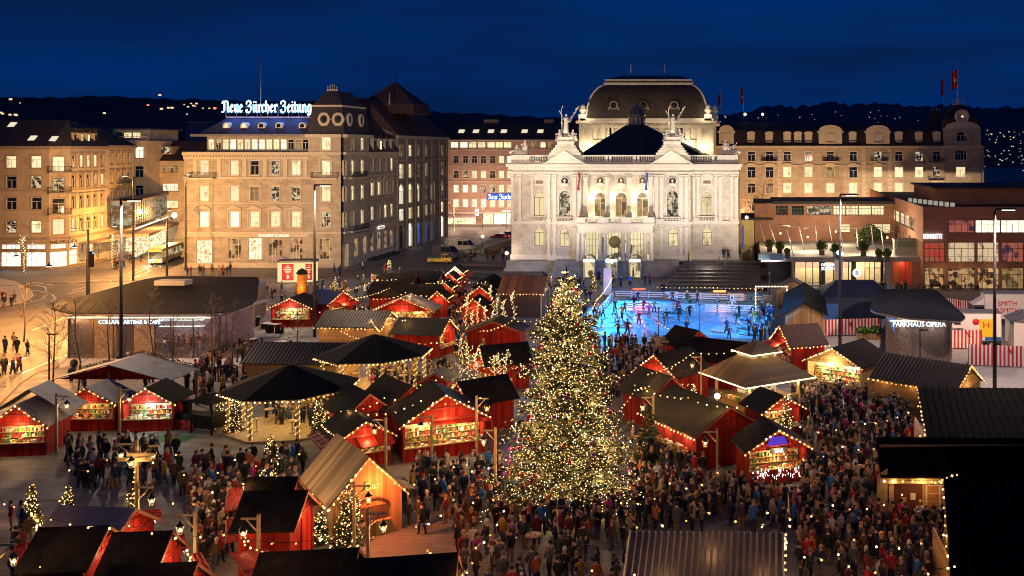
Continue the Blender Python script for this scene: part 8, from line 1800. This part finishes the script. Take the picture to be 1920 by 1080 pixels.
# ------ people
SKIN=mat('skin',(.48,.28,.2),.6,var=.08);SHOE=mat('dark_shoe',(.02,.018,.016),.6,var=.1)
def human(pose,sub=1):
 """one continuous body grown over a posed skeleton"""
 w_={'walk':.17,'skate':.24}.get(pose,.03);ar={'stand':((.25,.02,1.13),(.23,-.06,.90),(.22,-.09,.81)),'mug':((.25,.0,1.15),(.13,-.24,1.16),(.09,-.30,1.2)),'walk':((.24,.1,1.14),(.23,.06,.92),(.23,.03,.83)),'pocket':((.29,.06,1.15),(.2,-.05,.95),(.17,-.08,.9)),'skate':((.38,.1,1.2),(.56,.02,1.1),(.63,0,1.07)),'phone':((.25,-.02,1.15),(.17,-.22,1.3),(.13,-.24,1.4)),'sit':((.24,-.05,1.14),(.18,-.25,1.0),(.14,-.33,.98))}[pose];al=ar if pose not in('walk','phone')else((.24,-.04,1.14),(.23,-.14,.93),(.22,-.18,.85))
 v=[((0,0,.93),.155,.12),((0,.01,1.14),.15,.115),((0,.01,1.34),.175,.125),((0,0,1.475),.06,.06),((0,-.02,1.565),.08,.09),((0,-.02,1.67),.082,.098)];e=[(0,1),(1,2),(2,3),(3,4),(4,5)]
 for s,a in((1,ar),(-1,al)):
  i=len(v);v+=[((s*.18,.01,1.39),.075,.075)]+[((s*a[0][0],a[0][1],a[0][2]),.06,.06),((s*a[1][0],a[1][1],a[1][2]),.042,.042),((s*a[2][0],a[2][1],a[2][2]),.038,.045)];e+=[(2,i),(i,i+1),(i+1,i+2),(i+2,i+3)];i=len(v)
  if pose=='sit':v+=[((s*.1,-.02,.87),.1,.1),((s*.12,-.45,.86),.075,.075),((s*.12,-.44,.45),.055,.055),((s*.12,-.56,.4),.045,.045)]
  else:y=w_*s;v+=[((s*.085,0,.86),.1,.1),((s*.1,-y*.55-.02,.48),.075,.08),((s*.1,-y+.04,.09),.05,.055),((s*.11,-y-.1,.045),.045,.045)]
  e+=[(0,i),(i,i+1),(i+1,i+2),(i+2,i+3)]
 me=bpy.data.meshes.new('person');me.from_pydata([a[0]for a in v],e,[]);o=bpy.data.objects.new('person',me);COL.objects.link(o);sk=o.modifiers.new('skin','SKIN');sk.use_smooth_shade=True
 for i,a in enumerate(v):me.skin_vertices[0].data[i].radius=a[1:];me.skin_vertices[0].data[i].use_root=i==0
 if sub:m=o.modifiers.new('sub','SUBSURF');m.levels=sub;m.render_levels=sub
 dg=bpy.context.evaluated_depsgraph_get();out=bpy.data.meshes.new_from_object(o.evaluated_get(dg));bpy.data.objects.remove(o);bpy.data.meshes.remove(me);dz=-.42 if pose=='sit' else 0
 mi=[]
 for p in out.polygons:
  c=p.center;hand=any((c-Vector((s*a[2][0],a[2][1],a[2][2]))).length<.075 for s,a in((1,ar),(-1,al)));mi.append(2 if c.z>1.47 or hand else 3 if c.z<.09 else 1 if(c.z<.76 and abs(c.x)<.24)else 0)
 for q in out.vertices:q.co.z+=dz
 out.materials.clear()
 for _ in range(4):out.materials.append(SHOE)
 out.polygons.foreach_set('material_index',mi);out.polygons.foreach_set('use_smooth',[True]*len(mi));out.materials[2]=SKIN;return out
POSES=['stand','mug','walk','pocket','phone','skate','sit'];HI={p:human(p)for p in POSES};LO={p:human(p,0)for p in POSES}
COATS=[('black coat',(.012,.012,.014),14),('dark blue coat',(.016,.024,.06),8),('brown jacket',(.10,.05,.025),4),('grey coat',(.10,.10,.105),4),('dark green parka',(.03,.045,.02),3),('red jacket',(.35,.02,.02),2),('beige coat',(.34,.25,.16),3),('white jacket',(.55,.52,.48),2),('bright blue jacket',(.03,.16,.42),2),('mustard jacket',(.35,.19,.03),1),('purple coat',(.10,.04,.13),.6),('pink jacket',(.5,.05,.22),.5),('dark red coat',(.14,.015,.02),3),('orange jacket',(.5,.13,.03),1)]
CM={n:mat('cloth_'+n.replace(' ','_'),c,.85,var=.18,scale=5)for n,c,_ in COATS};LEGS=[mat('dark_denim',(.02,.025,.045),.85),mat('black_trousers',(.012,.012,.013),.85),mat('blue_jeans',(.06,.09,.16),.85),mat('tan_trousers',(.22,.15,.08),.85)]
HATS=[('dark hair',(.015,.01,.008),0),('brown hair',(.06,.03,.015),0),('blond hair',(.35,.2,.08),0),('grey hair',(.22,.2,.19),0),('long brown hair',(.07,.035,.018),2),('long blond hair',(.38,.23,.1),2),('black woollen hat',(.014,.014,.016),1),('white woollen hat',(.5,.47,.43),1),('red woollen hat',(.35,.02,.02),1),('grey woollen hat',(.13,.13,.13),1)]
HM=[]
for n,c,k in HATS:
 mb=MB();m=mat('hair_'+n.replace(' ','_'),c,.8,var=.2);s=Matrix.Translation((0,.005,1.68))@Matrix.Rotation(R(-22 if k!=1 else-10),4,'X');mb.M=s;mb.lathe([(.1,-.05),(.118,.0),(.112,.06),(.075,.115),(.02,.135)]if k!=1 else[(.112,-.03),(.12,.0),(.112,.06),(.08,.13),(.02,.16)],(0,0,0),m,10,.93,1.05)
 if k==2:mb.M=None;mb.lathe([(.06,-.34),(.11,-.2),(.115,0)],(0,.05,1.66),m,9,1,.6)
 if k==1 and 'red' in n:mb.ball((0,0,.17),.04,m,6,4)
 HM.append((n,mb.mesh('hat' if k==1 else 'hair'),'hat' if k==1 else 'hair',mb))
mb=MB();mb.box(-.14,.14,.12,.28,1.0,1.42,mat('backpack_cloth',(.05,.05,.07),.8));BPK=mb.mesh('backpack')
AREAS=[(46,'m',(1190,958),(1500,950),(1500,1000),(1190,1000)),(22,'w',(600,545),(840,520),(830,535),(640,575)),(26,'m',(300,650),(410,650),(410,668),(300,668)),(70,'m',(760,890),(955,880),(985,1000),(745,1010)),(66,'m',(860,1000),(1190,985),(1190,1140),(850,1140)),(26,'m',(960,975),(1170,975),(1180,1010),(930,1010)),(56,'m',(1185,905),(1400,935),(1500,960),(1190,990)),(84,'m',(1500,960),(1640,960),(1775,1000),(1500,1125)),(40,'m',(1600,1010),(1780,1010),(1780,1125),(1560,1125)),(80,'m',(1505,845),(1725,850),(1640,945),(1505,950)),(105,'m',(1480,765),(1700,775),(1722,850),(1500,850)),(34,'m',(1440,748),(1640,752),(1620,778),(1440,775)),(70,'w',(360,885),(570,865),(570,965),(350,965)),(56,'w',(110,850),(335,850),(350,935),(130,915)),(40,'w',(350,940),(450,930),(425,1075),(380,1075)),(10,'w',(0,985),(60,985),(70,1110),(-10,1110)),(46,'m',(690,705),(850,690),(845,760),(700,755)),(64,'w',(838,560),(888,560),(880,690),(845,690)),(110,'m',(1105,652),(1270,655),(1230,705),(1130,770)),(30,'m',(1407,592),(1450,580),(1445,640),(1400,645)),(30,'s',(1115,582),(1400,575),(1385,638),(1110,634)),(5,'s',(1170,563),(1400,568),(1390,575),(1170,572)),(18,'m',(1085,560),(1108,560),(1090,625),(1072,615)),(40,'m',(335,700),(480,655),(470,750),(360,765)),(30,'m',(470,778),(630,765),(640,800),(470,818)),(18,'w',(490,548),(720,532),(700,560),(500,575)),(13,'m',(352,514),(445,510),(440,516),(350,520)),(8,'w',(-5,640),(60,660),(30,735),(-10,735)),(6,'w',(5,545),(55,545),(50,575),(0,580)),(12,'w',(205,500),(270,485),(275,492),(215,512)),(18,'w',(945,530),(1240,532),(1240,545),(1090,545)),(9,'t',(1260,515),(1410,512),(1415,525),(1260,530)),(12,'w',(860,480),(950,470),(950,500),(880,500)),(20,'w',(1185,830),(1250,880),(1350,905),(1190,895)),(30,'m',(640,595),(700,590),(705,640),(600,632)),(9,'w',(120,690),(320,690),(330,735),(140,730)),(9,'w',(560,480),(760,515),(740,525),(600,530)),(14,'m',(1690,745),(1830,742),(1840,775),(1700,770)),(12,'m',(585,770),(640,765),(640,800),(590,800)),(10,'m',(1120,500),(1200,500),(1200,530),(1120,530)),(9,'t',(1640,548),(1740,545),(1740,552),(1640,552))]
rd=random.Random(21);CR=[]
def blocked(p):
 for c,a,b,z in FOOT:
  d=p-c;x=d.x*math.cos(z)+d.y*math.sin(z);y=-d.x*math.sin(z)+d.y*math.cos(z)
  if abs(x)<a/2+.15 and abs(y)<b/2+.15:return True
 return p.y<46 and p.x>8.5
cell={}
for n,k,*q in AREAS:
 q=[G(*c)for c in q];got=0
 for _ in range(n*14):
  if got>=n:break
  u,v=rd.random(),rd.random();p=q[0].lerp(q[1],u).lerp(q[3].lerp(q[2],u),v);key=(int(p.x/.75),int(p.y/.75))
  near=any((p-o).length<.55 for i in(-1,0,1)for j in(-1,0,1)for o in cell.get((key[0]+i,key[1]+j),()))
  if near or blocked(p):continue
  cell.setdefault(key,[]).append(p);got+=1;CR.append((p,k))
CR.sort(key=lambda c:c[0].y);LM+=[('opera porch',V(-22,172)),('ice rink',V(-9,130)),('café pavilion',G(270,672)),('car park pavilion',G(1722,690)),('newspaper house',V(-86,187)),('round kiosk',G(557,530)),('sign post',G(256,1002)),('corner shops',G(110,512)),('lit alley',G(860,620))]
cw=[c[2]for c in COATS];ORD=['first','second','third','fourth','fifth','sixth','seventh','eighth','ninth','tenth','eleventh','twelfth','thirteenth']
looks={};crowd=MB();PREP={}
for p in POSES:PREP[p]=([v.co.copy()for v in LO[p].vertices],[tuple(f.vertices)for f in LO[p].polygons],[f.material_index for f in LO[p].polygons])
for idx,(p,k)in enumerate(CR):
 cn=rd.choices(COATS,cw)[0][0];hn,hm,hk,hmb=rd.choices(HM,(6,5,3,2,4,3,4,3,1,2))[0];leg=rd.choice(LEGS);pose='skate' if k=='s' else rd.choice(('walk','walk','walk','stand'))if k=='w' else rd.choice(('stand','mug','mug','pocket','phone','walk'));rz=rd.uniform(0,2*PI);sc=rd.uniform(.86,1.1)
 zf=.066 if k=='s' else .17 if(p-V(PV1.x,PV1.y)).length<4.6 else .32*max(0,int((p.y-155.2)/2.3))if(p.y>157.5 and XD(1250,p.y)<p.x<XD(1425,p.y))else .008
 if idx<300:
  o=bpy.data.objects.new('person',HI[pose]);COL.objects.link(o);o.location=(p.x,p.y,zf);o.rotation_euler=(rd.uniform(-.06,.06),rd.uniform(-.04,.04),rz);o.scale=(sc,sc,sc)
  for i,m in((0,CM[cn]),(1,leg)):o.material_slots[i].link='OBJECT';o.material_slots[i].material=m
  h=bpy.data.objects.new(hk,hm);COL.objects.link(h);h.parent=o
  extra=''
  if rd.random()<.16:b=bpy.data.objects.new('backpack',BPK);COL.objects.link(b);b.parent=o;extra=' with backpack'
  lm=min(LM,key=lambda l:(l[1]-p).length);act={'mug':'holding a cup','walk':'walking','phone':'raising one hand','pocket':'hands in pockets','stand':'standing','skate':'skating'}[pose]
  o['category']='person';o['group']='visitors of the market';looks.setdefault((cn,hn,extra,act,lm[0]),[]).append(((lm[1]-p).length,o))
 else:
  V_,F_,I_=PREP[pose];M3=Matrix.Translation((p.x,p.y,zf))@Matrix.Rotation(rz,4,'Z')@Matrix.Scale(sc,4);crowd.M=M3;o0=len(crowd.v);crowd.v+=[tuple(M3@v)for v in V_];ks=[crowd._m(CM[cn]),crowd._m(leg),crowd._m(SKIN),crowd._m(SHOE)]
  for f,i in zip(F_,I_):crowd.f.append(tuple(j+o0 for j in f));crowd.mi.append(ks[i]);crowd.sm.append(True)
  o0=len(crowd.v);crowd.v+=[tuple(M3@Vector(v))for v in hmb.v];kh=crowd._m(hmb.mats[0])
  for f in hmb.f:crowd.f.append(tuple(j+o0 for j in f));crowd.mi.append(kh);crowd.sm.append(True)
for(cn,hn,ex,act,lm),l in looks.items():
 l.sort(key=lambda a:a[0])
 for i,(d,o)in enumerate(l):
  tail=', %s%s'%(ORD[i]+' from the ' if len(l)>1 else 'near the ',lm);o['label']='person in %s, %s%s, %s'%(cn,hn,ex,act)+tail
  if len(o['label'].split())>16:o['label']='person in %s, %s%s'%(cn,hn,ex)+tail
crowd.M=None;solo('crowd',crowd,'far crowd of visitors between the stalls, on the ice and in the square','crowd',kind='stuff')
print('people',len(CR))
# barrels, bins and standing tables among the crowd
for i,(px,py)in enumerate(((905,935),(840,960),(1290,965),(1560,880),(1610,905),(1560,1020),(1640,1040),(1480,905),(1000,1040),(930,1060))):
 p=G(px,py);t=thing('standing_table','round wooden standing table in the crowd, %s counted from the tree outwards'%ORD[i],'table',p,0,'standing tables in the crowd');mb=MB();mb.lathe([(.45,1.05),(.45,1.1),(.02,1.11)],(0,0,0),WOODT,12);part('table_top',mb,t,False);mb=MB();mb.lathe([(.25,0),(.05,.05),(.05,1.05)],(0,0,0),IRON,8);part('leg',mb,t,False);mb=MB();mb.lathe([(.04,1.11),(.045,1.2),(.02,1.21)],(.15,-.1,0),FRAMEW,8);mb.lathe([(.04,1.11),(.045,1.2),(.02,1.21)],(-.2,.05,0),REDF,8);part('cup',mb,t,False)
t=thing('litter_bin','wooden slatted litter bin left of the red BAR stall','bin',G(1371,912));mb=MB();mb.lathe([(.32,0),(.32,.95),(.26,1.0),(.24,.8)],(0,0,0),WOODW,10,smooth=False);part('bin',mb,t,False)
mb=MB();mb.lathe([(1.7,2.55),(.9,2.85),(.03,3.15)],(0,0,0),AWN,8,smooth=False);mb.tube([(0,0,0),(0,0,2.9)],.04,WOODT,5);solo('parasol',mb,'pale parasol before the brasserie door of the newspaper house','parasol',tuple(G(524,512)),local=True)
for i,(px,py,w_,d_)in enumerate(((470,648,.7,.5),(455,636,.6,.5),(520,655,.9,.5),(512,668,1.0,.5),(428,705,.7,.5),(480,610,.6,.5),(500,618,.6,.5),(515,625,.6,.5))):
 t=thing('forecourt_table','white top café table on the forecourt right of the café, %s from the pavilion'%ORD[i],'table',G(px,py),i*.4,'café tables on the forecourt');mb=MB();mb.box(-w_,w_,-d_,d_,.78+.3*(i%2),.82+.3*(i%2),FRAMEW);part('table_top',mb,t,False)
 for sx in(-1,1):mb=MB();mb.box(sx*w_*.8-.03,sx*w_*.8+.03,-d_*.8,d_*.8,0,.78+.3*(i%2),IRON);part('leg',mb,t,False)
 for s in(-1,1):mb=MB();mb.box(s*(w_+.35)-.2,s*(w_+.35)+.2,-.2,.2,.42,.46,IRON);mb.box(s*(w_+.55)-.02,s*(w_+.55)+.02,-.2,.2,0,.85,IRON);mb.box(s*(w_+.18)-.02,s*(w_+.18)+.02,-.18,.18,0,.42,IRON);part('chair',mb,t,False)
